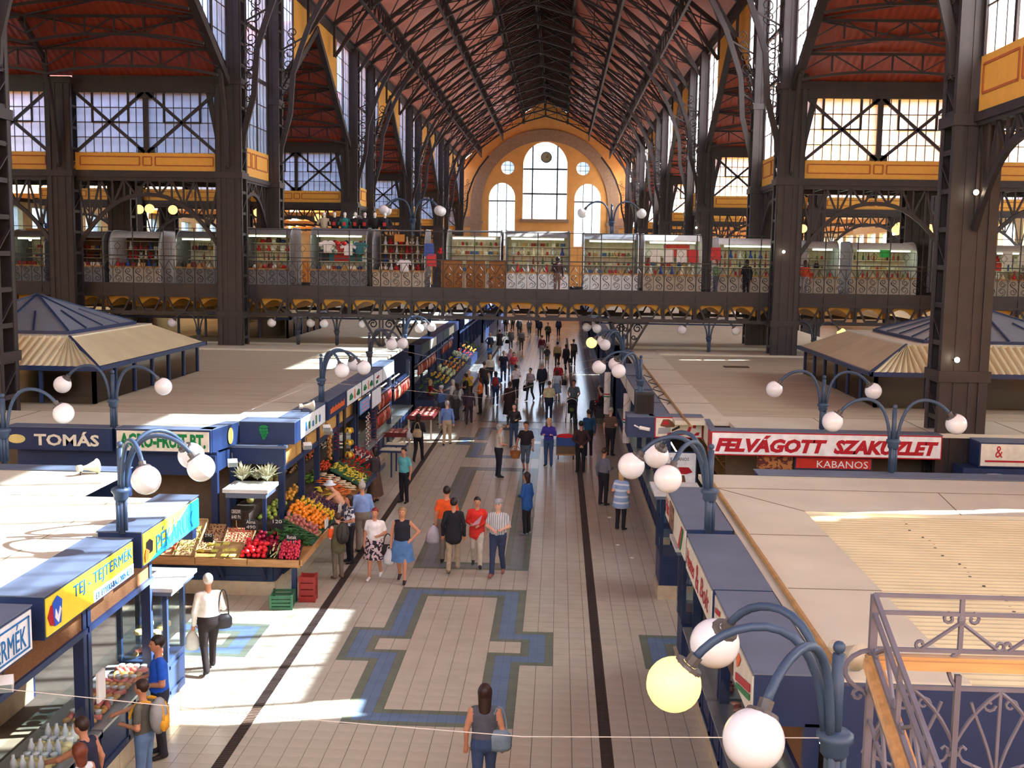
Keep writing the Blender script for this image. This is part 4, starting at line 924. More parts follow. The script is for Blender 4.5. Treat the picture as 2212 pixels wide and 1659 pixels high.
def lantern(side, x0, x1, y0, y1, lab, pyx):
    t = thing('roof_lantern', lab, 'roof lantern'); zb, ze, zr = 3.36, 4.27, 4.95; ov = 0.25; ins = 1.35
    for (a, b) in (((x0, y0), (x1, y0)), ((x1, y0), (x1, y1)), ((x0, y0), (x0, y1))):
        L = math.dist(a, b); n = int(round(L/1.35))
        for k in range(n+1):
            p = [a[q]+(b[q]-a[q])*k/n for q in range(2)]; MB().box((p[0], p[1], (zb+ze)/2), (0.09, 0.09, ze-zb)).build('post', BLUE, t)
            if k < n:
                p2 = [a[q]+(b[q]-a[q])*(k+1)/n for q in range(2)]
                MB().add([(p[0], p[1], zb), (p2[0], p2[1], zb), (p2[0], p2[1], ze), (p[0], p[1], ze)], [(0, 1, 2, 3)]).build('pane', GLASST, t)
    f = MB(); f.b2((x0-ov, y0-ov, ze-0.06), (x1+ov, y0-ov+0.1, ze+0.06)); f.b2((x0-ov, y0-ov, ze-.06), (x0-ov+.1, y1+ov, ze+.06)); f.b2((x1+ov-.1, y0-ov, ze-.06), (x1+ov, y1+ov, ze+.06)); f.b2((x0-ov, y1+ov-.1, ze-.06), (x1+ov, y1+ov, ze+.06)); f.build('eaves_rail', BLUE, t)
    X0_, X1_, Y0_, Y1_ = x0-ov, x1+ov, y0-ov, y1+ov
    sh = sheet_y(X0_, X1_, Y0_, Y0_+ins, ze, zr, 0.2, 0.05); V = []
    for v in sh.v:
        k = (v[1]-Y0_)/ins; V.append((min(max(v[0], X0_+ins*k), X1_-ins*k), v[1], v[2]))
    sh.v = V; sh.build('front_slope', BUFF, t)
    for s, xx in ((1, X0_), (-1, X1_)): MB().add([(xx, Y0_, ze), (xx, Y1_, ze), (xx+s*ins, Y1_-ins, zr), (xx+s*ins, Y0_+ins, zr)], [(0, 1, 2, 3)]).build('side_slope', BUFF, t)
    MB().add([(X0_, Y1_, ze), (X1_, Y1_, ze), (X1_-ins, Y1_-ins, zr), (X0_+ins, Y1_-ins, zr)], [(0, 1, 2, 3)]).build('rear_slope', BUFF, t)
    MB().b2((X0_+ins-.02, Y0_+ins-.02, zr-0.04), (X1_-ins+.02, Y1_-ins+.02, zr+0.03)).build('flat_top', CREAM, t)
    hip = MB()
    for a, b in (((X0_, Y0_), (X0_+ins, Y0_+ins)), ((X1_, Y0_), (X1_-ins, Y0_+ins))): hip.bar((a[0], a[1], ze+.03), (b[0], b[1], zr+.03), 0.06, 0.06)
    hip.build('hip_ridge', BLUE, t)
    # glass pyramid
    a0, a1, b0, b1 = pyx; zp = zr+0.12; zt = zr+1.0; cx_, cy_ = (a0+a1)/2, (b0+b1)/2; SKY = mat('skylight sheet', (120, 134, 146), 0.3, spec=0.6)
    MB().b2((a0-.08, b0-.08, zr), (a1+.08, b1+.08, zp)).build('skylight_curb', BLUE, t)
    C = [(a0, b0), (a1, b0), (a1, b1), (a0, b1)]
    for k in range(4):
        p, q = C[k], C[(k+1) % 4]; MB().add([(p[0], p[1], zp), (q[0], q[1], zp), (cx_, cy_, zt)], [(0, 1, 2)]).build('skylight_pane', SKY, t)
        bb = MB(); bb.bar((p[0], p[1], zp), (cx_, cy_, zt), 0.07, 0.06)
        for f_ in (0.25, 0.5, 0.75):
            e = [p[i]+(q[i]-p[i])*f_ for i in range(2)]; h = 1-abs(2*f_-1); bb.bar((e[0], e[1], zp+.01), (e[0]+(cx_-e[0])*h, e[1]+(cy_-e[1])*h, zp+(zt-zp)*h+.01), 0.05, 0.05)
        bb.build('skylight_bar', BLUE, t)
lantern(-1, -18.6, -11.75, 27.6, 35.7, 'hipped roof lantern with blue glass pyramid on the fruit stall block', (-17.0, -13.2, 29.4, 34.0))
lantern(1, 8.55, 16.6, 30.0, 38.6, 'hipped roof lantern with blue glass pyramid on the meat stall block', (10.4, 15.0, 31.8, 36.8))
# ================================================================ sign boxes
def signbox(lab, o, u, w, h, depth, face, grp=None, body=None, cap=True, name='sign_box'):
    u = Vector(u); up = Vector((0, 0, 1)); nr = u.cross(up); o = Vector(o)
    t = thing(name, lab, 'sign', group=grp)
    MB().prism([(0, 0), (w, 0), (w, h), (0, h)], o-nr*0.012, u, up, -nr, depth).build('case', body or BLUE, t)
    if cap: MB().prism([(-0.01, h), (w+0.01, h), (w+0.01, h+0.015), (-0.01, h+0.015)], o, u, up, -nr, depth+0.02).build('top_sheet', BLUE_LIT, t)
    if face: MB().prism([(0.03, 0.03), (w-0.03, 0.03), (w-0.03, h-0.03), (0.03, h-0.03)], o-nr*0.012, u, up, nr, 0.016).build('face', face, t)
    return t, (lambda a, b, k=0.008: o+u*a+up*b+nr*k), u
def poly_on(t, P, pts, m, k=0.012, name='emblem', d=0.006):
    o = P(0, 0, k); u = P(1, 0, k)-o; w = P(0, 1, k)-o; n = u.cross(w)
    return MB().prism(pts, o, u, w, n, d).build(name, m, t)
YF = mat('yellow sign face', (244, 222, 62), 0.35); CY = mat('cyan sign paint', (40, 176, 206), 0.35); WF = mat('white sign face', (236, 240, 240), 0.35); SB = mat('sign blue lettering', (24, 110, 176), 0.4); SR = mat('sign red lettering', (176, 22, 40), 0.4); SG = mat('sign green lettering', (20, 124, 66), 0.4); CF = mat('cream sign face', (226, 222, 202), 0.4); SO = mat('sign orange lettering', (236, 110, 50), 0.4); SK = mat('sign black paint', (28, 26, 28), 0.4); GREYP = mat('sign grey', (150, 152, 156), 0.4); BROWNP = mat('sign brown', (110, 70, 44), 0.5); PINKP = mat('sign pink', (226, 120, 180), 0.5); SBL2 = mat('sign royal blue', (40, 90, 200), 0.4)
U = (0, 1, 0); XF = -5.68; Z0 = 2.87
t, P, u = signbox('white fascia sign reading TERMÉK in blue with blue border', (XF, 8.3, Z0), U, 3.25, 0.5, 0.62, WF)
text('TERMÉK', P(2.3, 0.11), u, (0, 0, 1), 0.78, 0.29, SB, t)
for a, b, c, d in ((0.1, 0.07, 3.15, 0.09), (0.1, 0.41, 3.15, 0.43), (3.13, 0.07, 3.15, 0.43)): poly_on(t, P, [(a, b), (c, b), (c, d), (a, d)], SB, name='border')
t, P, u = signbox('yellow dairy fascia sign reading TEJ - TEJTERMÉK with a milk carton', (XF, 11.85, Z0), U, 2.6, 0.5, 0.62, YF)
text('TEJ - TEJTERMÉK', P(0.72, 0.22), u, (0, 0, 1), 1.82, 0.23, SB, t)
poly_on(t, P, [(1.28, 0.03), (2.57, 0.03), (2.57, 0.17), (1.28, 0.17)], WF, 0.005, 'white_strip'); text('ET. ETYEKI-BALI 2005 KFT.', P(1.34, 0.055, 0.014), u, (0, 0, 1), 1.18, 0.08, SB, t)
poly_on(t, P, [(0.2, 0.1), (0.36, 0.1), (0.4, 0.36), (0.28, 0.44), (0.16, 0.38)], SBL2); poly_on(t, P, [(0.1, 0.14), (0.22, 0.1), (0.22, 0.36), (0.12, 0.36), (0.04, 0.25)], SR, 0.006); poly_on(t, P, [(0.2, 0.2), (0.28, 0.12), (0.36, 0.26), (0.33, 0.3), (0.28, 0.2), (0.22, 0.3)], WF, 0.02)
t, P, u = signbox('bakery fascia sign reading PÉKÁRUK, half yellow half cyan', (XF, 14.78, Z0), U, 2.42, 0.5, 0.62, YF)
poly_on(t, P, [(0.25, 0.03), (2.39, 0.03), (2.39, 0.47), (1.9, 0.47), (1.2, 0.24)], CY, 0.005, 'cyan_field'); text('PÉKÁRUK', P(0.5, 0.08, 0.014), u, (0, 0, 1), 1.6, 0.33, SB, t)
poly_on(t, P, [(0.1, 0.14), (0.34, 0.16), (0.36, 0.3), (0.24, 0.36), (0.12, 0.34)], SK); poly_on(t, P, [(0.05, 0.06), (0.16, 0.1), (0.2, 0.2), (0.08, 0.26), (0.04, 0.16)], SO, 0.02)
# second fruit block, front and aisle
VF = (1, 0, 0)
t, P, u = signbox('dark blue fruit sign reading TOMÁS with a potato emblem', (-12.05, 23.62, Z0), VF, 2.35, 0.5, 0.45, BLUE)
text('TOMÁS', P(0.62, 0.1), u, (0, 0, 1), 1.45, 0.32, CF, t, bold=0.03); poly_on(t, P, [(0.13+0.2*math.cos(a)+0.1, 0.24+0.1*math.sin(a)) for a in [k*math.pi/8 for k in range(16)]], mat('potato print', (222, 206, 130), 0.5))
t, P, u = signbox('cream fruit sign reading AGRO-FRUIT BT. in green', (-9.62, 23.62, Z0), VF, 2.1, 0.5, 0.45, CF)
text('AGRO-FRUIT BT.', P(0.1, 0.1), u, (0, 0, 1), 1.9, 0.32, SG, t, bold=0.045)
t, P, u = signbox('narrow blue corner sign box with a lemon emblem', (-7.5, 23.75, Z0), (0.18, 0.98, 0), 1.25, 0.5, 0.3, None)
poly_on(t, P, [(0.8+0.12*math.cos(a), 0.25+0.19*math.sin(a)) for a in [k*math.pi/8 for k in range(16)]], mat('lemon print', (240, 200, 110), 0.5))
t, P, u = signbox('blue corner sign box with a bunch of grapes emblem', (-7.28, 25.0, Z0), VF, 1.28, 0.5, 0.7, None)
for k, (a, b) in enumerate([(0.5, 0.33), (0.57, 0.33), (0.64, 0.33), (0.52, 0.26), (0.59, 0.26), (0.65, 0.27), (0.55, 0.2), (0.61, 0.2), (0.57, 0.14)]): poly_on(t, P, [(a+0.04*math.cos(q), b+0.04*math.sin(q)) for q in [j*math.pi/4 for j in range(8)]], SG, name='grape_print')
poly_on(t, P, [(0.45, 0.38), (0.58, 0.37), (0.7, 0.39), (0.62, 0.44), (0.52, 0.44)], SG, name='leaf_print')
XA = -6.0
t, P, u = signbox('glaring sunlit white sign box at the corner of the fruit row', (XA, 25.6, Z0), U, 2.8, 0.52, 0.5, WF); text('ALMA', P(0.5, 0.12), u, (0, 0, 1), 0.0001+1.4, 0.25, SG, t) if 0 else None
for k, a in enumerate((0.5, 0.85, 1.25, 1.6, 2.0)): poly_on(t, P, [(a, 0.14), (a+0.12, 0.14), (a+0.12, 0.36-0.04*(k % 3)), (a, 0.36-0.04*(k % 3))], SG if k % 2 else SB, name='worn_letter')
t, P, u = signbox('dark blue sign box with worn orange lettering over the banana stall', (XA, 28.75, Z0), U, 2.55, 0.5, 0.5, BLUE)
for k in range(10): poly_on(t, P, [(0.25+k*0.2, 0.14), (0.39+k*0.2, 0.14), (0.39+k*0.2, 0.27+0.05*(k % 2)), (0.25+k*0.2, 0.27)], SO, name='worn_letter')
for j, (y, w, n) in enumerate([(31.4, 2.3, 'nearer'), (33.85, 2.1, 'farther')]):
    t, P, u = signbox('white sign with green leaves and a corn cob, the %s of the pair' % n, (XA, y, Z0), U, w, 0.5, 0.5, WF)
    for s in (-1, 1): poly_on(t, P, [(w/2+s*0.25, 0.2), (w/2+s*0.55, 0.34), (w/2+s*0.8, 0.3), (w/2+s*0.85, 0.16), (w/2+s*0.5, 0.14)][::s], SG, name='leaf_print')
    poly_on(t, P, [(w/2-0.09, 0.12), (w/2+0.09, 0.12), (w/2+0.06, 0.38), (w/2-0.04, 0.4)], SO, name='corn_print')
t, P, u = signbox('white sign with a red pepper emblem over the sausage stall', (XA, 36.1, Z0), U, 1.7, 0.5, 0.5, WF); poly_on(t, P, [(0.3, 0.3), (0.8, 0.36), (1.0, 0.3), (0.7, 0.24)], SR); poly_on(t, P, [(0.35, 0.1), (0.7, 0.12), (0.65, 0.22), (0.3, 0.2)], SG)
t, P, u = signbox('glaring white sign box past the pepper emblem', (XA, 37.9, Z0), U, 2.6, 0.52, 0.5, WF)
t, P, u = signbox('light blue hanging sign with pink lines below the corn cob signs', (-5.95, 33.2, 2.36), U, 1.7, 0.46, 0.05, mat('light blue sign face', (110, 160, 214), 0.4), cap=False)
for k in range(3): poly_on(t, P, [(0.3, 0.08+k*0.12), (1.4, 0.08+k*0.12), (1.4, 0.13+k*0.12), (0.3, 0.13+k*0.12)], mat('sign pink lines', (226, 150, 160), 0.5), name='print_line')
t, P, u = signbox('bright white hanging sign board before the sausage stall', (-5.9, 35.1, 2.3), U, 1.8, 0.6, 0.05, WF, cap=False)
# butcher side
UR = (0, -1, 0); XB = 1.9
t, P, u = signbox('white butcher sign with a meat photograph and red green stripe, farthest of its row', (XB, 18.7, Z0), UR, 2.95, 0.5, 0.65, CF)
poly_on(t, P, [(0.75, 0.06), (1.35, 0.06), (1.35, 0.44), (0.75, 0.44)], spot_mat('meat photo', (150, 110, 90), (90, 60, 50), 9), name='photo'); text('Hús', P(0.1, 0.12), u, (0, 0, 1), 0.5, 0.26, SR, t, shear=0.3)
poly_on(t, P, [(2.1, 0.05), (2.3, 0.05), (2.6, 0.4), (2.5, 0.44)], SR, name='stripe'); poly_on(t, P, [(2.32, 0.05), (2.42, 0.05), (2.72, 0.4), (2.64, 0.44)], SG, name='stripe')
t, P, u = signbox('white butcher sign box with a red ampersand between red script words', (XB-0.02, 15.45, Z0), UR, 2.6, 0.5, 0.68, CF)
text('&', P(1.15, 0.08), u, (0, 0, 1), 0.28, 0.34, SR, t); text('Hentes', P(0.12, 0.12), u, (0, 0, 1), 0.85, 0.24, SR, t, shear=0.3); text('Bolt', P(1.6, 0.12), u, (0, 0, 1), 0.8, 0.26, SR, t, shear=0.3)
t, P, u = signbox('white butcher sign with meat photograph and wavy red green ribbon, beside the loud hailer', (XB, 12.75, Z0), UR, 2.6, 0.5, 0.65, CF)
poly_on(t, P, [(0.9, 0.05), (1.5, 0.05), (1.5, 0.45), (0.9, 0.45)], spot_mat('meat photo', (150, 110, 90), (90, 60, 50), 9), name='photo'); poly_on(t, P, [(1.7, 0.1), (2.5, 0.28), (2.5, 0.36), (1.7, 0.18)], SR, name='ribbon'); poly_on(t, P, [(1.75, 0.04), (2.5, 0.2), (2.5, 0.26), (1.75, 0.09)], SG, name='ribbon'); poly_on(t, P, [(0.15, 0.3), (0.5, 0.36), (0.5, 0.42), (0.15, 0.36)], SR, name='ribbon'); poly_on(t, P, [(1.75, 0.25), (1.85, 0.3), (1.95, 0.4), (1.8, 0.42), (1.72, 0.34)], SO, name='paprika_print')
t, P, u = signbox('long red bordered sign reading FELVÁGOTT SZAKÜZLET in red', (3.5, 24.95, Z0-0.02), VF, 5.15, 0.54, 0.5, WF, body=SR)
text('FELVÁGOTT', P(0.1, 0.08), u, (0, 0, 1), 2.5, 0.39, SR, t, shear=0.25, bold=0.055); text('SZAKÜZLET', P(2.75, 0.08), u, (0, 0, 1), 2.32, 0.39, SR, t, shear=0.25, bold=0.055)
t, P, u = signbox('red bordered picture sign of cured meats, cleaver and sausages', (2.42, 27.1, Z0), VF, 1.18, 0.52, 0.5, CF, body=SR)
poly_on(t, P, [(0.13, 0.3), (0.2, 0.46), (0.34, 0.47), (0.5, 0.36), (0.48, 0.28), (0.3, 0.26)], BROWNP); poly_on(t, P, [(0.17, 0.33), (0.22, 0.43), (0.32, 0.43), (0.36, 0.33)], SR, 0.02); poly_on(t, P, [(0.08, 0.1), (0.4, 0.12), (0.38, 0.27), (0.1, 0.25)], GREYP); poly_on(t, P, [(0.3, 0.06), (0.7, 0.08), (0.76, 0.14), (0.66, 0.2), (0.32, 0.12)], SR); poly_on(t, P, [(0.42, 0.16), (0.62, 0.26), (0.6, 0.32), (0.42, 0.22)], SK, 0.02); poly_on(t, P, [(0.55, 0.4), (0.66, 0.46), (0.76, 0.42), (0.7, 0.36)], PINKP)
poly_on(t, P, [(0.95, 0.47), (1.03, 0.45), (1.0, 0.25), (0.93, 0.26)], SR); poly_on(t, P, [(0.78, 0.16), (0.84, 0.3), (0.9, 0.28), (0.86, 0.14)], SR); poly_on(t, P, [(0.84, 0.06), (1.08, 0.08), (1.1, 0.16), (1.02, 0.15), (0.98, 0.11), (0.86, 0.12)], SR)
t, P, u = signbox('small cream side sign joining the picture sign and the red lettered sign', (3.6, 26.95, Z0), (-0.05, -1, 0), 1.8, 0.5, 0.12, CF, body=SR)
XC = 2.3
for j, (y, w, lab) in enumerate([(29.8, 2.5, 'first white and red sign of the butcher row past the loudspeaker'), (32.6, 2.6, 'second white and red sign of the butcher row past the loudspeaker'), (36.6, 3.6, 'long pale sign of the butcher row before the bridge'), (41.0, 4.0, 'pale sign of the butcher row under the bridge')]):
    t, P, u = signbox(lab, (XC, y, Z0), UR, w, 0.5, 0.5, CF)
    if j < 2: poly_on(t, P, [(0.4, 0.1), (w-0.4, 0.12), (w-0.5, 0.36), (0.5, 0.4)], mat('faded pink print', (214, 130, 130), 0.5), name='faded_print')
# red banner and posters under the long sign
t, P, u = signbox('red banner reading KABANOS hanging under the long meat sign', (5.45, 25.2, 2.52), VF, 1.75, 0.3, 0.03, mat('red banner', (196, 44, 30), 0.5), cap=False, name='banner'); text('KABANOS', P(0.5, 0.05), u, (0, 0, 1), 1.15, 0.16, WF, t)
o = MB().b2((4.6, 25.2, 2.5), (5.4, 25.23, 2.82)).build('photo_banner', spot_mat('sausage photo print', (90, 40, 28), (170, 110, 60), 12)); tag(o, 'brown sausage photo print beside the red banner', 'banner')
t, P, u = signbox('round topped white poster reading KABANOS with a sausage, on the meat stall corner', (2.62, 27.0, 1.55), VF, 0.85, 1.0, 0.03, WF, cap=False, name='poster'); text('KABANOS', P(0.2, 0.78), u, (0, 0, 1), 0.45, 0.08, SK, t); poly_on(t, P, [(0.15, 0.5), (0.3, 0.62), (0.65, 0.62), (0.75, 0.5), (0.6, 0.45), (0.3, 0.45)], SR); poly_on(t, P, [(0.35, 0.2), (0.6, 0.2), (0.55, 0.42), (0.4, 0.42)], BROWNP)
t, P, u = signbox('cream sign box of the far butcher stall with a red outlined emblem', (9.35, 24.6, Z0-0.1), VF, 2.4, 0.55, 0.6, CF); poly_on(t, P, [(0.12, 0.12), (1.2, 0.12), (1.2, 0.16), (0.12, 0.16)], SR); text('&', P(0.34, 0.22), u, (0, 0, 1), 0.16, 0.26, SR, t)
t, P, u = signbox('oval white plate reading PEGAZUS in red on the far butcher stall', (9.15, 24.5, 2.42), VF, 1.0, 0.24, 0.03, None, cap=False, name='oval_sign'); poly_on(t, P, [(0.5+0.48*math.cos(a), 0.12+0.11*math.sin(a)) for a in [k*math.pi/10 for k in range(20)]], WF); text('PEGAZUS', P(0.2, 0.075, 0.02), u, (0, 0, 1), 0.6, 0.09, SR, t)
o = MB().b2((9.0, 24.55, 0), (14, 25.2, 2.75)).build('far_butcher_stall', BLUE); tag(o, 'blue front of the far butcher stall below the cream sign', 'stall front')
# ================================================================ stall fronts
TPL = mat('cream plinth tile', (200, 186, 156), 0.35)
def stall(side, xf, y0, y1, lab, wares='meat', wick=True, plinth=True, open_=False, glow=5.0):
    """one stall unit along the aisle: plinth, panelled counter, glass display, posts, transom, back shelf"""
    s = -1 if side < 0 else 1; w = y1-y0; t = thing('market_stall', lab, 'stall', (xf, y0, 0)); X = lambda d: s*d
    def bx(name, d0, d1, a0, a1, z0, z1, m): return MB().b2((X(d0), a0, z0), (X(d1), a1, z1)).build(name, m, t)
    n = max(1, int(w/0.6))
    for k in range(n): bx('plinth_tile', 0.04, 0.3, w*k/n+0.005, w*(k+1)/n-0.005, 0, 0.3, TPL)
    bx('counter', 0.02, 0.75, 0.02, w-0.02, 0.3, 0.92, BLUE)
    for k in range(max(1, int(w/0.85))):
        q = max(1, int(w/0.85)); c = w/q; fr = MB()
        for a, b, z0, z1 in ((0.08, c-0.08, 0.36, 0.42), (0.08, c-0.08, 0.8, 0.86), (0.08, 0.14, 0.36, 0.86), (c-0.14, c-0.08, 0.36, 0.86)): fr.b2((X(0.0), k*c+a, z0), (X(0.03), k*c+b, z1))
        fr.build('panel_moulding', BLUE, t)
    bx('counter_top', -0.06, 0.8, 0, w, 0.92, 0.96, ALU)
    gp = [(0.06, 0.96), (0.12, 1.36), (0.5, 1.42)]
    MB().add([(X(gp[0][0]), 0.04, gp[0][1]), (X(gp[0][0]), w-0.04, gp[0][1]), (X(gp[1][0]), w-0.04, gp[1][1]), (X(gp[1][0]), 0.04, gp[1][1])], [(0, 1, 2, 3)]).build('glass_front', GLASSC, t)
    MB().add([(X(gp[1][0]), 0.04, gp[1][1]), (X(gp[1][0]), w-0.04, gp[1][1]), (X(gp[2][0]), w-0.04, gp[2][1]), (X(gp[2][0]), 0.04, gp[2][1])], [(0, 1, 2, 3)]).build('glass_top', GLASSC, t)
    for a in (0.0, w-0.1): bx('post', 0.1, 0.24, a, a+0.1, 0.3, 2.9, BLUE)
    bx('transom_rail', 0.08, 0.2, 0, w, 2.28, 2.36, BLUE)
    if wick: bx('woven_transom', 0.12, 0.16, 0.1, w-0.1, 2.36, 2.86, WICKER)
    for z in (1.3, 1.7): bx('shelf', 1.9, 2.3, 0.05, w-0.05, z, z+0.03, PLANK)
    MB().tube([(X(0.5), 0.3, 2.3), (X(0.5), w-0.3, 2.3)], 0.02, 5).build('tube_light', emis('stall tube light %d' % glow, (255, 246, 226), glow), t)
    return t
stall(-1, -5.95, 8.6, 11.15, 'dairy stall counter nearest the lower TERMÉK sign with sausages on the shelf')
stall(-1, -5.95, 11.2, 13.75, 'dairy stall counter under the yellow TEJ sign')
stall(-1, -5.95, 13.8, 16.1, 'bakery stall counter under the yellow and cyan sign')
stall(1, 2.3, 10.15, 12.7, 'butcher stall counter under the ribbon sign by the end wall')
stall(1, 2.3, 12.8, 15.4, 'butcher stall counter under the ampersand sign')
stall(1, 2.3, 15.5, 18.6, 'butcher stall counter under the farthest meat photo sign')
for k, (a, b) in enumerate([(27.4, 30.2), (30.3, 33.1), (33.2, 36.8), (36.9, 41.2), (41.3, 46.5)]):
    stall(1, 2.62, a, b, ['butcher stall counter behind the picture sign', 'butcher stall counter beside the people seated on a bench', 'butcher stall counter with the striped poles', 'butcher stall counter before the bridge', 'butcher stall counter under the bridge'][k], wick=False)
# projecting glass end cabinets
def end_cabinet(x0, x1, y0, y1, lab, zt=2.14):
    t = thing('glass_cabinet', lab, 'cabinet')
    MB().b2((x0, y0, 0), (x1, y1, 0.3)).build('plinth', TPL, t); MB().b2((x0+.03, y0+.03, 0.3), (x1-.03, y1-.03, 0.95)).build('base', BLUE, t)
    f = MB()
    for xx in (x0+.05, x1-.05):
        for yy in (y0+.05, y1-.05): f.b2((xx-.035, yy-.035, 0.95), (xx+.035, yy+.035, zt-0.1))
    f.build('frame', BLUE, t)
    MB().b2((x0-.1, y0-.1, zt-0.1), (x1+.1, y1+.1, zt-.03)).build('cornice', BLUE_LIT, t); MB().b2((x0-.14, y0-.14, zt-.03), (x1+.14, y1+.14, zt+.03)).build('top_slab', mat('pale cabinet top', (206, 210, 206), 0.5), t)
    for a, b in (((x0, y0), (x1, y0)), ((x1, y0), (x1, y1)), ((x0, y0), (x0, y1)), ((x0, y1), (x1, y1))):
        MB().add([(a[0], a[1], .95), (b[0], b[1], .95), (b[0], b[1], zt-.1), (a[0], a[1], zt-.1)], [(0, 1, 2, 3)]).build('pane', GLASSC, t)
    for z in (1.3, 1.65): MB().b2((x0+.06, y0+.06, z), (x1-.06, y1-.06, z+.02)).build('shelf', GLASSC, t)
    [MB().b2(a, b).build('moulding', BLUE, t) for a, b in (((x1-.03, y0+.12, .4), (x1-.01, y1-.12, .45)), ((x1-.03, y0+.12, .8), (x1-.01, y1-.12, .85)), ((x0+.12, y0+.01, .4), (x1-.12, y0+.03, .45)), ((x0+.12, y0+.01, .8), (x1-.12, y0+.03, .85)))]
    return t
end_cabinet(-6.7, -5.88, 16.25, 17.1, 'glass corner cabinet at the end of the bakery stall')
end_cabinet(2.24, 3.0, 23.2, 24.2, 'dark blue glass corner cabinet in the passage before the meat sign', 2.3)
end_cabinet(2.22, 2.62, 18.75, 19.5, 'narrow blue glass cabinet past the meat photo sign', 2.3)
# ================================================================ far stall rows past the bridge
def far_block(side, y0, y1, lab, col):
    s = -1 if side < 0 else 1; xa = -6.25 if side < 0 else 2.55; t = thing('far_stall_block', lab, 'stall block')
    MB().b2((xa, y0, 3.2), (xa+s*11, y1, 3.34)).build('roof', CREAM, t); MB().b2((xa-s*0.3, y0, 2.85), (xa+s*0.25, y1, 3.36)).build('fascia', BLUE, t)
    MB().b2((xa+s*2.4, y0, 0), (xa+s*2.55, y1, 3.2)).build('inner_wall', mat('stall inner wall', (168, 150, 120), 0.8), t); MB().b2((xa, y0, 0), (xa+s*11, y0+.12, 3.2)).build('end_wall', BLUE, t)
    n = int((y1-y0)/3); d = (y1-y0)/n
    for k in range(n):
        a = y0+k*d; MB().b2((xa-s*.32, a+.15, 2.9), (xa-s*.3, a+d-.15, 3.3)).build('fascia_sign', col[k % len(col)], t); MB().b2((xa, a, 0), (xa+s*.12, a+.12, 2.85)).build('post', BLUE, t)
        MB().b2((xa, a+.12, 0), (xa+s*.8, a+d-.05, .9)).build('counter', BLUE, t); MB().b2((xa, a+.1, 2.3), (xa+s*.08, a+d, 2.4)).build('rail', BLUE, t)
GRN = mat('dark green fascia', (40, 70, 64), 0.5)
far_block(-1, 48.2, 66.5, 'stall block past the bridge with hanging sausages, fruit side', [GRN, CF, BLUE]); far_block(-1, 70.5, 90, 'second stall block past the bridge, fruit side', [CF, BLUE]); far_block(-1, 93, 114, 'third stall block past the bridge, fruit side', [BLUE, CF]); far_block(-1, 116, 134, 'last stall block before the end wall, fruit side', [CF])
far_block(1, 50.0, 66.5, 'stall block past the bridge, butcher side', [BLUE, CF]); far_block(1, 70.5, 90, 'second stall block past the bridge, butcher side', [CF, BLUE]); far_block(1, 93, 114, 'third stall block past the bridge, butcher side', [BLUE]); far_block(1, 116, 134, 'last stall block before the end wall, butcher side', [CF])
lantern(-1, -20.0, -12.4, 50.5, 57.5, 'hipped ribbed roof lantern seen below the bridge, fruit side', (-18, -15, 52.5, 55.5))
# ================================================================ globe lamps
LBLUE = mat('blue lamp paint', (58, 76, 100), 0.45, var=0.12); LDARK = mat('dark lamp paint', (62, 66, 76), 0.5, var=0.12)
OPAL = mat('opal lamp glass', (232, 232, 232), 0.12, var=0.02, spec=0.5); CAPM = mat('lamp cap metal', (84, 78, 74), 0.5)
WARM = emis('lit opal glass', (255, 214, 130), 1.6)
LG = {}
def lamp_meshes(paint):
    if paint.name in LG: return LG[paint.name]
    p = MB(); p.tube([(0, 0, 0), (0, 0, 0.6)], 0.05, 8)
    for a in (0, 2.1, 4.2): p.tube([(0.06*math.cos(a), 0.06*math.sin(a), 0.05), (0.06*math.cos(a), 0.06*math.sin(a), 0.6)], 0.028, 6)
    f = MB(); f.tube([(0, 0, 0.6), (0, 0, 1.2)], 0.045, 8); f.sph((0, 0, 1.25), 0.045, 8, 6)
    c = MB(); c.lathe([(0.07, 0.46), (0.1, 0.5), (0.1, 0.56), (0.13, 0.6), (0.13, 0.63), (0.09, 0.66)], 12)
    a = MB(); pts = bez((0.07, 0, 0.62), (0.1, 0, 1.05), (0.22, 0, 1.36), (0.5, 0, 1.38), 8)+bez((0.5, 0, 1.38), (0.72, 0, 1.39), (0.88, 0, 1.28), (0.99, 0, 1.13), 6)[1:]; a.tube(pts, 0.032, 8)
    d = Vector((0.13, 0, -0.18)).normalized(); cap = MB(); cap.tube([Vector((0.97, 0, 1.16)), Vector((0.99, 0, 1.13))+d*0.05], 0.05, 8); cap.tube([Vector((0.99, 0, 1.13))+d*0.04, Vector((0.99, 0, 1.13))+d*0.075], [0.1, 0.11], 12)
    LG[paint.name] = (p.mesh('post', paint, True), f.mesh('finial', paint, True), c.mesh('collar', paint, True), a.mesh('arm', paint, True), cap.mesh('globe_cap', CAPM))
    return LG[paint.name]
gb = MB(); gb.sph((1.12, 0, 0.95), 0.19, 24, 16); GLOBE = gb.mesh('globe', OPAL, True); GLOBE_L = gb.mesh('globe', WARM, True)
def lamp(loc, dirs, lit=(), lab='', paint=None, reach=1.0, pole=0.0, size=1.0):
    paint = paint or LBLUE; P = lamp_meshes(paint); t = thing('globe_lamp', lab, 'lamp', loc, group='blue lamps with white globes')
    put('post', P[0], t); put('finial', P[1], t); put('collar', P[2], t)
    if pole: MB().tube([(0, 0, -pole), (0, 0, 0.1)], 0.055, 8).build('pole', paint, t)
    for i, a in enumerate(dirs):
        r = a*D2R; ar = put('arm', P[3], t, rz=r); g = put('globe', GLOBE_L if i in lit else GLOBE, t, rz=r); put('globe_cap', P[4], g)
        if i in lit: g['label'] = 'glowing warm globe'
        if reach != 1.0:
            ar.scale = (reach, reach, 1); 
    t.scale = (size, size, size); return t
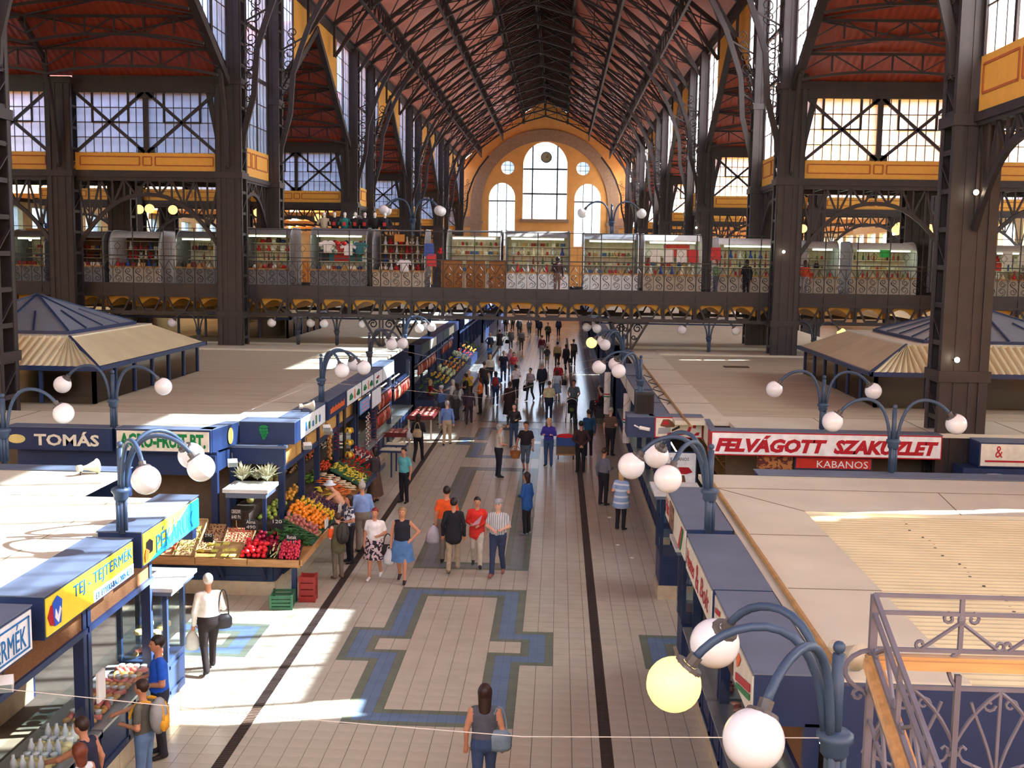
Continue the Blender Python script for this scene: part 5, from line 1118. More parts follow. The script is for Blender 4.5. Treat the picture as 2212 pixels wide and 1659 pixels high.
lamp((1.97, 7.45, 3.36), (180, 230, 130), (0,), 'blue lamp beside the balustrade with three globes, one glowing yellow', pole=1.0)
lamp((2.2, 15.6, 3.36), (180, 232, 128), (), 'blue lamp with three white globes on the sign boxes before the meat sign')
lamp((6.2, 20.45, 3.36), (180, 0), (), 'two-globe lamp on the rear roof edge facing the red lettered sign')
lamp((6.1, 25.5, 3.36), (180, 0), (), 'two-globe lamp standing on top of the red lettered sign')
lamp((2.25, 29.9, 3.36), (180, 235, 125), (), 'three-globe lamp on the butcher row behind the black loudspeaker')
lamp((2.3, 38.6, 3.36), (180, 232, 130), (0,), 'lamp on the butcher row with one glowing globe, before the bridge', )
lamp((2.35, 47.3, 3.36), (180, 230, 130), (), 'three-globe lamp on the butcher row under the bridge edge')
lamp((6.3, 46.6, 3.36), (180, 0), (), 'small two-globe lamp under the bridge on the butcher side')
lamp((-5.95, 14.75, 3.36), (0, 52, -52), (), 'sunlit blue lamp with three white globes between the bakery and dairy signs')
lamp((-10.0, 19.5, 3.36), (0, 180), (), 'lamp on the rear edge of the dairy block roof')
lamp((-9.7, 23.75, 3.36), (180, 0), (), 'two-globe lamp above the green lettered fruit sign')
lamp((-6.15, 28.6, 3.36), (0, 50, -50), (), 'sunlit three-globe lamp above the banana stall')
lamp((-6.3, 36.9, 3.36), (0, -40, 60), (), 'dark lamp with a tinted globe above the sausage stall', LDARK)
lamp((-6.3, 45.4, 3.36), (0, 50, -50), (), 'overlit pale blue lamp under the bridge by the sausage stall')
lamp((-6.3, 54.0, 3.36), (0, 50, -50), (), 'pale blue lamp on the stall row past the bridge, fruit side')
lamp((-9.4, 46.9, 3.36), (180, 0), (), 'dark two-globe lamp on the low roof under the bridge, nearer the sausage stall', LDARK)
lamp((-11.0, 46.6, 3.36), (180, 0), (), 'dark two-globe lamp on the low roof under the bridge, nearer the column', LDARK)
lamp((-15.2, 46.4, 3.3), (0, 180), (0,), 'lamp with a glowing globe behind the hipped roof lantern, fruit side', LDARK)
lamp((10.6, 46.4, 3.36), (180, 0), (1,), 'lamp with a glowing globe behind the hipped roof lantern, butcher side', LDARK)
lamp((-6.03*1.14, 52.2, 8.15), (200, 160, 20, -20), (), 'tall blue four-globe lamp rising above the doll rack kiosk', pole=2.1, size=1.22)
lamp((2.1*1.14, 52.2, 8.15), (0, 175), (), 'tall sunlit lamp rising above the glass shelf kiosk', pole=2.1, size=1.22)
lamp((-6.4, 118.0, 7.6), (180, 0), (), 'distant two-globe lamp before the arched window, fruit side', pole=7.5)
lamp((3.6, 118.0, 7.6), (180, 0), (), 'distant two-globe lamp before the arched window, butcher side', pole=7.5)
# lit globes of the side galleries beyond the arches
pg = MB(); pg.sph((0, 0, 0), 0.26, 16, 10); PEND = pg.mesh('globe', WARM, True); hb = MB().tube([(0, 0, 0.24), (0, 0, 1.2)], 0.02, 5).mesh('hanger', IRON)
for i, (x, y, z) in enumerate([(-21.6, 54, 9.3), (-20.9, 55, 9.3), (-20.0, 54, 9.3), (-19.2, 55, 9.3), (-23.2, 52, 8.9), (-16.3, 60, 9.4), (-15.2, 70, 9.5), (15.4, 52, 8.7), (16.1, 54, 8.9), (17.2, 53, 8.8), (13.3, 62, 9.0), (9.9, 76, 9.0), (20.6, 50, 8.6), (-13.6, 76, 9.3)]):
    t = thing('gallery_globe_lamp', 'glowing yellow globe hanging in the side gallery '+('beyond the fruit stalls' if x < 0 else 'beyond the butcher stalls'), 'lamp', hall(x, y, z), group='glowing globes in the side galleries '+('fruit side' if x < 0 else 'butcher side'))
    put('globe', PEND, t); put('hanger', hb, t)
# small bare bulbs on the columns
bs = MB(); bs.sph((0, -0.12, 0), 0.06, 10, 7); BULB = bs.mesh('bulb', emis('bare bulb', (255, 236, 200), 30.0), True); bh = MB(); bh.tube([(0, 0.1, -0.02), (0, -0.08, 0)], 0.02, 5); BHOLD = bh.mesh('holder', IRON)
for i, (x, y, z, n) in enumerate([(7.9, 39.9, 7.55, 'on the bridge column beside the bottle kiosk'), (7.6, 63.0, 9.0, 'on a nave column past the bridge, butcher side'), (8.0, 22.15, 8.6, 'high on the nave column past the meat sign'), (7.85, 22.2, 5.35, 'low on the nave column past the meat sign'), (-11.6, 63.0, 9.3, 'on a nave column past the bridge, fruit side'), (12.6, 43.0, 8.3, 'above the green card kiosk'), (-19.2, 40.0, 7.6, 'on the side aisle column near the end kiosk')]):
    t = thing('bare_bulb_lamp', 'small bare bulb glowing '+n, 'lamp', hall(x, y, z)); put('bulb', BULB, t); put('holder', BHOLD, t)
# ================================================================ people
def surfnet(f, org, h):
    s = f < 0; nx, ny, nz = f.shape; c = np.zeros((nx-1, ny-1, nz-1), np.int8)
    for i in (0, 1):
        for j in (0, 1):
            for k in (0, 1): c += s[i:nx-1+i, j:ny-1+j, k:nz-1+k]
    act = (c > 0) & (c < 8); ids = np.argwhere(act); n = len(ids); idx = -np.ones(act.shape, np.int64); idx[act] = np.arange(n)
    pos = np.zeros((n, 3)); cnt = np.zeros(n); I, J, K = ids.T
    for ax in range(3):
        for a in (0, 1):
            for b in (0, 1):
                o0 = [0, 0, 0]; oth = [q for q in range(3) if q != ax]; o0[oth[0]] = a; o0[oth[1]] = b; o1 = list(o0); o1[ax] = 1
                f0 = f[I+o0[0], J+o0[1], K+o0[2]]; f1 = f[I+o1[0], J+o1[1], K+o1[2]]; m = (f0 < 0) != (f1 < 0)
                t = np.where(m, f0/np.where(m, f0-f1, 1), 0); p = np.tile(np.array(o0, float), (n, 1)); p[:, ax] = t
                pos[m] += p[m]; cnt[m] += 1
    V = (ids+pos/cnt[:, None])*h+org; F = []
    for ax in range(3):
        sl0 = [slice(None)]*3; sl1 = [slice(None)]*3; sl0[ax] = slice(0, -1); sl1[ax] = slice(1, None)
        e = np.argwhere(s[tuple(sl0)] != s[tuple(sl1)]); u, v = [q for q in range(3) if q != ax]
        e = e[(e[:, u] > 0) & (e[:, v] > 0) & (e[:, u] < act.shape[u]) & (e[:, v] < act.shape[v])]
        Q = []
        for du, dv in ((-1, -1), (0, -1), (0, 0), (-1, 0)):
            w = e.copy(); w[:, u] += du; w[:, v] += dv; Q.append(idx[w[:, 0], w[:, 1], w[:, 2]])
        Q = np.stack(Q, 1); inside = s[e[:, 0], e[:, 1], e[:, 2]]; flip = inside if ax != 1 else ~inside
        Q[~flip] = Q[~flip][:, ::-1]; F.append(Q)
    F = np.concatenate(F); return V, F[(F >= 0).all(1)]
def capsule(P, a, b, ra, rb, sc=None):
    a, b = np.array(a, float), np.array(b, float)
    if sc is not None: sc = np.array(sc); P = P/sc; a = a/sc; b = b/sc
    ab = b-a; L = max(1e-9, (ab*ab).sum()); t = np.clip(((P-a)@ab)/L, 0, 1); d = P-a-t[..., None]*ab
    r = np.sqrt((d*d).sum(-1))-(ra+(rb-ra)*t); return r*(min(sc) if sc is not None else 1.0)
def ellipsoid(P, c, r):
    q = (P-np.array(c))/np.array(r); return (np.sqrt((q*q).sum(-1))-1)*min(r)
def smin(a, b, k): h = np.clip(0.5+0.5*(b-a)/k, 0, 1); return b*(1-h)+a*h-k*h*(1-h)
def grid(lo, hi, h):
    ax = [np.arange(lo[i], hi[i]+h, h) for i in range(3)]; G = np.stack(np.meshgrid(*ax, indexing='ij'), -1); return G, np.array(lo)
def mesh_np(name, V, F, mats, mi=None):
    me = bpy.data.meshes.new(name); me.from_pydata(V.tolist(), [], F.tolist())
    for m in mats: me.materials.append(m)
    if mi is not None: me.polygons.foreach_set('material_index', mi.astype(np.int32))
    me.polygons.foreach_set('use_smooth', np.ones(len(F), bool)); me.update(); return me
ARM = dict(down=((.245, -.03, 1.12), (.25, .03, .88)), fwd=((.235, .07, 1.13), (.21, .21, .95)), bck=((.24, -.13, 1.14), (.23, -.13, .9)), bent=((.25, -.03, 1.13), (.14, .23, 1.12)),
           front=((.26, .0, 1.13), (.06, .22, 1.08)), hip=((.37, -.07, 1.17), (.2, .05, .99)), back=((.27, -.12, 1.15), (.04, -.18, .96)), reach=((.21, .25, 1.24), (.15, .5, 1.14)), push=((.25, .06, 1.14), (.19, .32, 1.04)),
           chin=((.18, .16, 1.19), (.05, .17, 1.41)), fold=((.25, .06, 1.16), (-.08, .2, 1.17)), side=((.27, -.02, 1.13), (.33, .05, .9)))
CL = {}
def cl(c, rough=0.85):
    if not isinstance(c, tuple): return c
    return mat('cloth %d %d %d' % c, c, rough, var=0.16, scale=9)
def skinm(t): return mat('skin %s' % t, {'fair': (226, 172, 144), 'tan': (196, 138, 106), 'olive': (206, 154, 120)}[t], 0.55, var=0.06)
HAIRC = dict(black=(34, 26, 24), brown=(72, 46, 34), dkbrown=(52, 34, 28), grey=(176, 172, 166), white=(226, 222, 214), blond=(206, 174, 118), red=(128, 44, 40), auburn=(112, 58, 40), sandy=(150, 120, 80))
PEOPLE = []
def person(lab, x, y, face, h=1.72, top=(60, 60, 70), sleeve='short', bot=(40, 42, 56), btype='trousers', shoes=(36, 32, 32), hair='brown', style='short', skin='fair', arms=('down', 'down'), legs='stand', fat=1.0, coat=False, res=0.03, z0=0.0, headturn=0.0, lean=0.0, hatc=(220, 226, 230), eyes=None, under=None):
    S = h/1.75; t = thing('person', lab, 'person', (x, y, z0), face*D2R, group=None); PR = []   # prims: (kind, args, mat)
    TOP, SK, BOT, SH, UN = 0, 1, 2, 3, 4
    ln = lambda p: (p[0], p[1]+lean*max(0, p[2]-0.9), p[2]-0.25*abs(lean)*max(0, p[2]-0.9))
    sit = legs == 'sit'; dz = -0.43 if sit else 0.0
    def up(p): q = ln(p); return (q[0], q[1], q[2]+dz)
    f = fat*1.09; tw = 1.4
    PR.append(('c', up((0, 0, .98)), up((0, .01, 1.30)), .112*f, .118*(1+(f-1)*.5), (tw, 1, 1), TOP)); PR.append(('c', up((-.13, 0, 1.395)), up((.13, 0, 1.395)), .058, .058, None, TOP))
    PR.append(('c', up((0, -.005, .91)), up((0, 0, 1.0)), .115*f, .112*f, (tw, 1, 1), TOP if coat else BOT))
    if coat: PR.append(('c', up((0, -.01, .80)), up((0, 0, 1.05)), .128*f, .12*f, (tw, 1, 1), TOP))
    if f > 1.08: PR.append(('c', up((0, .05*f, 1.04)), up((0, .05, 1.12)), .09*f, .09*f, (1.3, 1, 1), TOP))
    PR.append(('c', up((0, 0, 1.42)), up((0, .015, 1.55)), .054, .05, None, SK))
    hc = up((0, .025, 1.635))
    PR.append(('e', hc, (.075, .092, .112), SK)); PR.append(('e', (hc[0], hc[1]+.03, hc[2]-.055), (.055, .055, .06), SK))
    PR.append(('c', (hc[0], hc[1]+.088, hc[2]+.01), (hc[0], hc[1]+.103, hc[2]-.02), .01, .014, None, SK))
    for s in (-1, 1): PR.append(('e', (hc[0]+s*.077, hc[1]-.008, hc[2]-.01), (.014, .024, .034), SK))
    hands = []
    for s, a in ((-1, arms[0]), (1, arms[1])):
        e, w = ARM[a]; sh = up((s*.178, 0, 1.385)); e = up((s*e[0], e[1], e[2])); w = up((s*w[0], w[1], w[2])); ra = .054 if sleeve != 'none' else .046
        mid = tuple(sh[q]+(e[q]-sh[q])*.62 for q in range(3)); sl = {'none': (SK, SK, SK), 'short': (TOP, SK, SK), 'long': (TOP, TOP, TOP)}[sleeve]
        PR.append(('c', sh, mid, ra+.004, ra-.004 if sleeve != 'short' else ra+.002, None, sl[0])); PR.append(('c', mid, e, ra-.006, .04 if sl[1] == SK else .047, None, sl[1]))
        PR.append(('c', e, w, .04 if sl[2] == SK else .047, .028 if sl[2] == SK else .038, None, sl[2]))
        d = Vector(w)-Vector(e); d.normalize(); kn = Vector(w)+d*.075; PR.append(('c', tuple(Vector(w)+d*.02), tuple(kn), .031, .034, (1, 1, 1), SK)); hands.append((Vector(w), kn, d, s))
    legm = {'trousers': (BOT, BOT), 'shorts': (BOT, SK), 'capri': (BOT, BOT), 'skirt': (SK, SK), 'longskirt': (SK, SK)}[btype]; tr = btype in ('trousers', 'capri')
    for s in (-1, 1):
        hp = (s*.088, -.005, .90+dz)
        if legs == 'walk': kn, an, to = ((s*.09, .15, .5), (s*.09, .21, .1), (s*.105, .36, .05)) if s > 0 else ((s*.09, .0, .48), (s*.09, -.22, .13), (s*.1, -.1, .03))
        elif legs == 'walk2': kn, an, to = ((s*.09, .15, .5), (s*.09, .21, .1), (s*.105, .36, .05)) if s < 0 else ((s*.09, .0, .48), (s*.09, -.22, .13), (s*.1, -.1, .03))
        elif sit: kn, an, to = (s*.12, .42, .5), (s*.12, .46, .09), (s*.13, .62, .035)
        else: kn, an, to = (s*.098, .012, .49), (s*.1, -.02, .085), (s*.125, .12, .035)
        PR.append(('c', hp, kn, .092*f if tr else .084*f, .066 if tr else .054, None, legm[0]))
        if btype == 'capri': m2 = tuple(kn[q]+(an[q]-kn[q])*.45 for q in range(3)); PR.append(('c', kn, m2, .064, .06, None, BOT)); PR.append(('c', m2, an, .042, .034, None, SK))
        elif btype == 'shorts': m2 = tuple(kn[q]+(an[q]-kn[q])*.2 for q in range(3)); PR.append(('c', kn, m2, .07, .068, None, BOT)); PR.append(('c', m2, an, .05, .036, None, SK))
        else: PR.append(('c', kn, an, .064 if tr else .052, .056 if tr else .035, None, legm[1]))
        PR.append(('c', (an[0], an[1]-.025, max(.045, an[2]-.03)), to, .042, .034, (1.05, 1, 1), SH))
    def ev(P):
        D = []
        for p in PR: D.append(capsule(P, p[1], p[2], p[3], p[4], p[5]) if p[0] == 'c' else ellipsoid(P, p[1], p[2]))
        return D
    pts = np.array([q for p in PR for q in ((p[1], p[2]) if p[0] == 'c' else (p[1],))]); lo = pts.min(0)-.2; hi = pts.max(0)+.2; lo[2] = -.03
    G, org = grid(lo, hi, res/S); D = ev(G); fld = D[0]
    for d in D[1:]: fld = smin(fld, d, .022)
    fld = np.maximum(fld, -G[..., 2]+.002)
    V, F = surfnet(fld, org, res/S); cen = V[F].mean(1); DD = np.stack(ev(cen), 0); mi = np.array([p[-1] for p in PR])[DD.argmin(0)]
    V = list(map(tuple, V)); F = [tuple(q) for q in F.tolist()]; mi = list(mi)
    fb = MB()
    for w, kn, d, s in hands:      # five fingers rooted in each palm, curled a little
        sx = Vector((1, 0, 0)); sx = (sx-d*sx.dot(d)); sx = sx.normalized() if sx.length > .2 else Vector((0, 1, 0)); cu = d.cross(sx)*(.35 if s > 0 else .35)
        for q, (o, L) in enumerate(((-.026, .062), (-.009, .072), (.009, .068), (.026, .054))):
            p0 = kn+sx*o-d*.015; p1 = p0+d*L*.55+cu*.01; p2 = p1+(d+cu*1.6).normalized()*L*.5; fb.tube([p0, p1, p2], [.0095, .009, .007], 5)
        p0 = w+d*.03-sx*s*.02; fb.tube([p0, p0+(d*.6-sx*s*.8)*.035, p0+(d*1.0-sx*s*.7)*.062], [.012, .0105, .008], 5)
    o = len(V); V += fb.v; F += [tuple(i+o for i in q) for q in fb.f]; mi += [SK]*len(fb.f)
    V = np.array(V)*S
    me = bpy.data.meshes.new('body'); me.from_pydata([tuple(v) for v in V], [], F)
    for m in (cl(top), skinm(skin), cl(bot), cl(shoes, .6), cl(under or (230, 230, 226))): me.materials.append(m)
    me.polygons.foreach_set('material_index', np.array(mi, np.int32)); me.polygons.foreach_set('use_smooth', np.ones(len(F), bool)); me.update(); put('body', me, t)
    # hair or headwear
    if style != 'bald':
        hl = np.array(hc); lo = hl-np.array((.16, .2, .16 if style in ('short', 'cap', 'hat') else .5)); hi = hl+np.array((.16, .17, .18)); rs = max(.012, res*.55)/S; G, org = grid(lo, hi, rs)
        A = ellipsoid(G, (hl[0], hl[1]-.016, hl[2]+.026), (.088, .104, .103))
        if style in ('bob', 'long', 'pony'):
            L = {'bob': .13, 'long': .34, 'pony': .05}[style]; A = smin(A, capsule(G, (hl[0], hl[1]-.035, hl[2]), (hl[0], hl[1]-.055-.02*(L > .2), hl[2]-L), .09, .072, (1.1, .72, 1)), .03)
            if style == 'pony': A = smin(A, capsule(G, (hl[0], hl[1]-.1, hl[2]+.02), (hl[0], hl[1]-.13, hl[2]-.2), .03, .024), .02)
        cut = np.maximum(np.maximum(hl[1]+.03-G[..., 1]+.25*(G[..., 2]-hl[2]), G[..., 2]-(hl[2]+.052)), np.abs(G[..., 0]-hl[0])-.095)
        A = np.maximum(A, -cut)
        if style in ('short', 'cap', 'hat'): A = np.maximum(A, (hl[2]-.06)-G[..., 2]+.4*(G[..., 1]-hl[1]))
        if style not in ('hat',) and not (style == 'cap' and hair == 'none'):
            v, q = surfnet(A, org, rs)
            if len(q): put('hair', mesh_np('hair', v*S, q, [mat('hair '+hair, HAIRC[hair], .5, var=.25, scale=30)]), t)
        if style in ('cap', 'hat'):
            hm = MB(); c = (hc[0]*S, (hc[1]-.012)*S, (hc[2]+.045)*S)
            hm.lathe([(.108*S, 0), (.106*S, .03*S), (.092*S, .065*S), (.06*S, .09*S), (.012, .1*S)], 14, c)
            if style == 'hat': hm.lathe([(.11*S, -.012), (.19*S, -.035*S), (.19*S, -.03*S), (.11*S, .012)], 16, c)
            else: hm.prism([(-.07, 0), (.07, 0), (.055, .085), (0, .105), (-.055, .085)], (c[0], c[1]+.075*S, c[2]+.004), (S, 0, 0), (0, S, -.15*S), (0, 0, 1), .01)
            hm.build('hat' if style == 'hat' else 'cap', cl(hatc), t, True)
    if eyes if eyes is not None else (100 < face % 360 < 260):
        for s in (-1, 1): MB().sph(((hc[0]+s*.03)*S, (hc[1]+.083)*S, (hc[2]+.012)*S), (.013*S, .009*S, .008*S), 8, 5).build('eye', mat('dark eye', (40, 28, 24), .3), t)
        MB().sph((hc[0]*S, (hc[1]+.08)*S, (hc[2]-.058)*S), (.022*S, .008*S, .006*S), 8, 5).build('mouth', mat('lips', (160, 84, 76), .5), t)
    if btype in ('skirt', 'longskirt'):
        hem = .50 if btype == 'skirt' else .22; hw = .215 if btype == 'skirt' else .25; m = MB(); n = 24; Vv = []
        for k, (z, r) in enumerate(((1.0, .122*f), (.92, .142*f), (.75, .16*f+.01), (hem+.1, hw-.015), (hem, hw))):
            for j in range(n):
                a = 2*math.pi*j/n; w = 1+(.05*math.sin(6*a) if k > 2 else 0); Vv.append((r*1.28*math.cos(a)*w*S, r*math.sin(a)*w*S, z*S))
        m.add(Vv, [(k*n+j, (k+1)*n+j, (k+1)*n+(j+1) % n, k*n+(j+1) % n) for k in range(4) for j in range(n)]); m.build('skirt', cl(bot), t, True)
    PEOPLE.append((t, S)); return t
def W(t, S, p): c, s = math.cos(t.rotation_euler[2]), math.sin(t.rotation_euler[2]); return (t.location[0]+(p[0]*c-p[1]*s)*S, t.location[1]+(p[0]*s+p[1]*c)*S, t.location[2]+p[2]*S)
def handbag(lab, per, p, col, w=.3, h=.24, strap=.3, cat='bag', rz=None):
    t, S = PEOPLE[-1] if per is None else per; b = thing('handbag', lab, 'bag', W(t, S, p), t.rotation_euler[2] if rz is None else rz)
    m = MB(); m.lathe([(w*.42, 0), (w*.5, h*.2), (w*.48, h*.7), (w*.3, h)], 10); m.v = [(q[0], q[1]*.45, q[2]) for q in m.v]; m.build('pouch', cl(col, .5), b, True)
    if strap: MB().tube(bez((-w*.3, 0, h*.9), (-w*.25, 0, h+strap), (w*.25, 0, h+strap), (w*.3, 0, h*.9), 8), .012, 5).build('strap', cl(col, .5), b)
    return b
def plastic_bag(lab, per, p, col, w=.26, h=.36):
    t, S = PEOPLE[-1] if per is None else per; b = thing('carrier_bag', lab, 'bag', W(t, S, p), t.rotation_euler[2])
    m = MB(); m.lathe([(w*.36, 0), (w*.5, h*.15), (w*.46, h*.55), (w*.3, h*.8), (.03, h)], 10); m.v = [(q[0]+.012*math.sin(q[2]*60), q[1]*.5, q[2]) for q in m.v]; m.build('bag', mat('bag %d %d %d' % col, col, .35), b, True)
    MB().tube(bez((-.04, 0, h*.93), (-.03, 0, h+.1), (.03, 0, h+.1), (.04, 0, h*.93), 6), .007, 4).build('handle', mat('bag %d %d %d' % col, col, .35), b); return b
def backpack(lab, per, col, col2):
    t, S = PEOPLE[-1] if per is None else per; b = thing('backpack', lab, 'backpack', W(t, S, (0, -.21, .98)), t.rotation_euler[2])
    m = MB(); m.sph((0, -.02, .24), (.16, .11, .25), 12, 9); m.build('body', cl(col, .7), b, True); k = MB(); k.sph((0, -.1, .15), (.11, .06, .12), 10, 7); k.build('pocket', cl(col2, .7), b, True)
    for s in (-1, 1): MB().tube(bez((s*.08, .05, .44), (s*.1, .2, .48), (s*.12, .32, .36), (s*.12, .33, .22), 6), .022, 5).build('strap', cl(col2, .7), b)
    for s in (-1, 1): MB().tube([(s*.06, -.115, .06), (s*.07, -.12, .24), (s*.05, -.08, .42)], .018, 5).build('trim', cl(col2, .7), b)
# --- nearest people
N = 0.02
person('woman walking away over the blue floor border, long brown hair, grey top and jeans', -.86, 13.95, 4, 1.68, (84, 88, 98), 'none', (58, 78, 112), hair='dkbrown', style='long', skin='tan', arms=('down', 'down'), legs='walk', res=.018)
handbag('slate blue shoulder bag of the long haired woman', None, (.2, -.05, .84), (120, 140, 154), .34, .28, .42)
person('white haired man in a white shirt and black trousers walking along the bakery', -5.92, 18.35, 28, 1.75, (240, 238, 230), 'long', (44, 34, 34), hair='white', arms=('down', 'bent'), legs='walk', fat=1.1, res=.018, skin='tan')
handbag('black shoulder bag of the white haired man', None, (.24, -.06, .78), (40, 36, 40), .3, .24, .6); plastic_bag('white printed carrier bag of the white haired man', PEOPLE[-1], (-.27, .06, .42), (214, 218, 214))
person('man in a bright blue shirt eating at the bakery counter', -5.6, 15.1, 118, 1.8, (32, 92, 206), 'short', (44, 46, 60), hair='black', style='short', skin='tan', arms=('front', 'bent'), res=.018)
person('woman in a dark grey shirt wearing a backpack at the bakery counter', -5.38, 13.9, 84, 1.62, (92, 92, 84), 'short', (96, 124, 160), hair='dkbrown', style='short', skin='tan', arms=('bent', 'reach'), res=.018)
backpack('grey and yellow backpack on the woman at the bakery counter', None, (150, 152, 152), (226, 164, 46))
person('dark haired woman in a navy sleeveless top reaching over the dairy counter', -5.56, 12.62, 78, 1.66, (40, 40, 62), 'none', (90, 70, 60), hair='dkbrown', style='short', skin='tan', arms=('reach', 'down'), lean=.12, res=.018)
person('woman with reddish brown hair in a white vest at the dairy counter', -5.42, 12.05, 70, 1.58, (224, 230, 236), 'none', (80, 80, 90), hair='auburn', style='bob', skin='tan', arms=('front', 'front'), res=.018)
# --- the middle group
SKP = spot_mat('black and pink patterned skirt cloth', (210, 186, 190), (34, 30, 40), 14, .5)
person('red haired woman in a white top and patterned skirt carrying a black handbag', -4.0, 24.2, 176, 1.62, (240, 238, 234), 'short', SKP, 'skirt', (226, 224, 220), 'red', 'short', 'tan', ('bent', 'down'), 'walk', 1.15, res=N)
handbag('black handbag on the arm of the red haired woman', None, (-.34, .1, .62), (34, 32, 36), .34, .24, .34)
person('blonde woman in a navy sleeveless top and denim skirt', -3.36, 24.0, 178, 1.7, (30, 32, 44), 'none', (84, 124, 172), 'skirt', (50, 34, 40), 'sandy', 'bob', 'tan', ('hip', 'down'), 'walk2', 1.08, res=N)
plastic_bag('white and black printed carrier bag of the blonde woman', None, (.3, .05, .4), (206, 208, 210))
person('man in an orange t-shirt walking away behind the black jacket', -2.55, 25.75, 6, 1.82, (232, 92, 34), 'short', (120, 108, 92), hair='black', skin='tan', arms=('down', 'down'), legs='walk', fat=1.18, res=N)
plastic_bag('pale carrier bag of the man in the orange t-shirt', None, (-.3, .03, .42), (196, 192, 200), .36, .44)
person('man in a black jacket and beige trousers walking away', -2.3, 24.85, 0, 1.74, (30, 30, 38), 'long', (172, 156, 128), shoes=(150, 128, 108), hair='black', skin='tan', arms=('down', 'down'), legs='walk', coat=True, res=N)
person('woman in a bright red jacket reading a leaflet', -1.8, 25.4, 182, 1.66, (222, 52, 40), 'long', (196, 186, 166), shoes=(40, 38, 44), hair='black', style='short', skin='tan', arms=('front', 'bent'), legs='walk2', coat=True, res=N)
o = MB().add([(-1.98, 25.08, 1.02), (-1.72, 25.06, 1.1), (-1.66, 25.1, 1.3), (-1.9, 25.12, 1.06)], [(0, 1, 2, 3)]); o.add([(-1.98, 25.085, 1.02), (-1.72, 25.065, 1.1), (-1.66, 25.105, 1.3), (-1.9, 25.125, 1.06)], [(3, 2, 1, 0)]); o = o.build('leaflet', mat('pink leaflet paper', (206, 160, 170), .6)); tag(o, 'pink leaflet held by the woman in the red jacket', 'leaflet')
STR = stripe_mat('grey striped shirt cloth', (206, 208, 206), (140, 146, 150), 0, .05, .6, .85)
person('man in a grey cap and striped shirt eating a banana', -1.27, 24.7, 172, 1.77, STR, 'short', (50, 62, 90), shoes=(150, 92, 76), hair='grey', style='cap', skin='fair', arms=('bent', 'front'), legs='walk', fat=1.1, hatc=(150, 150, 152), res=N)
person('woman in a shiny blue jacket and black tracksuit trousers', -.72, 28.5, 62, 1.66, (34, 84, 150), 'long', (26, 26, 32), shoes=(130, 130, 136), hair='black', style='bob', skin='tan', arms=('front', 'down'), coat=True, res=N)
plastic_bag('clear pale carrier bag of the woman in the blue jacket', None, (.28, .0, .42), (150, 146, 140))
person('woman in a turquoise t-shirt and black trousers in the aisle', -4.42, 31.9, 150, 1.66, (96, 180, 186), 'short', (30, 28, 38), hair='black', style='short', skin='tan', arms=('down', 'back'), legs='stand', res=N)
person('woman in a long brown skirt choosing vegetables', -5.28, 31.9, 70, 1.64, (60, 50, 56), 'long', (92, 72, 58), 'longskirt', hair='black', style='bob', skin='tan', arms=('reach', 'down'), res=N, coat=True)
plastic_bag('white carrier bag of the woman in the long brown skirt', None, (-.2, .42, .76), (220, 216, 214)); handbag('large black bag hanging by the long brown skirt', PEOPLE[-1], (.3, .1, .34), (34, 34, 36), .4, .4, .3)
person('child in an olive gilet with orange sleeves at the fruit bench', -4.82, 24.1, 42, 1.5, (92, 90, 66), 'none', (110, 100, 88), shoes=(100, 78, 62), hair='brown', style='short', arms=('bent', 'bent'), res=N, coat=True)
t, S = PEOPLE[-1]
for s in (-1, 1):
    e = Vector((s*.2, 0, 1.36))*S; f = Vector((s*.25, -.02, 1.14))*S; MB().tube([e, f], [.066, .058], 8).build('sleeve', cl((240, 96, 40)), t, True)
backpack('dark olive backpack of the child at the fruit bench', PEOPLE[-1], (60, 56, 48), (44, 40, 38))
person('woman in a dark blue and white patterned top by the oranges', -4.8, 25.4, 120, 1.64, spot_mat('navy white patterned cloth', (44, 54, 84), (220, 224, 228), 13, .5), 'short', (30, 30, 36), hair='dkbrown', style='bob', skin='tan', arms=('front', 'bent'), res=N)
handbag('black bag of the woman in the patterned top', None, (.28, -.02, .6), (28, 28, 32), .32, .3, .4)
person('grey haired man in a light blue shirt and grey trousers', -4.68, 26.4, 20, 1.74, (128, 156, 204), 'long', (128, 120, 108), hair='grey', skin='tan', arms=('bent', 'down'), fat=1.12, res=N)
person('woman in a white sun hat and peach blouse leaning over the bananas', -5.35, 27.5, 100, 1.62, (226, 166, 128), 'long', (60, 60, 84), hair='grey', style='hat', arms=('reach', 'bent'), lean=.5, res=N, hatc=(222, 232, 238))
Fm = .026
person('person in black with a beige shoulder bag by the meat table', -4.83, 38.45, -10, 1.72, (32, 30, 34), 'long', (30, 28, 34), hair='black', style='bob', arms=('down', 'bent'), legs='walk', res=Fm); handbag('beige square shoulder bag of the person in black', None, (.02, -.2, .92), (176, 156, 118), .34, .3, .3); plastic_bag('white carrier bag of the person in black', PEOPLE[-1], (-.3, 0, .84), (226, 222, 224))
person('man in a light blue shirt and beige trousers walking away', -4.17, 41.95, -4, 1.74, (112, 140, 196), 'long', (190, 170, 140), hair='grey', arms=('down', 'down'), legs='walk', res=Fm)
person('man in a grey cap and pale gilet standing with hands together', -1.86, 36.0, -70, 1.76, (206, 202, 182), 'short', (38, 38, 50), hair='grey', style='cap', arms=('front', 'front'), fat=1.12, hatc=(176, 172, 164), res=Fm)
person('woman in a black cardigan with long dark hair', -1.6, 42.0, 176, 1.68, (34, 32, 36), 'long', (60, 76, 104), hair='black', style='long', arms=('bent', 'down'), legs='walk', res=Fm)
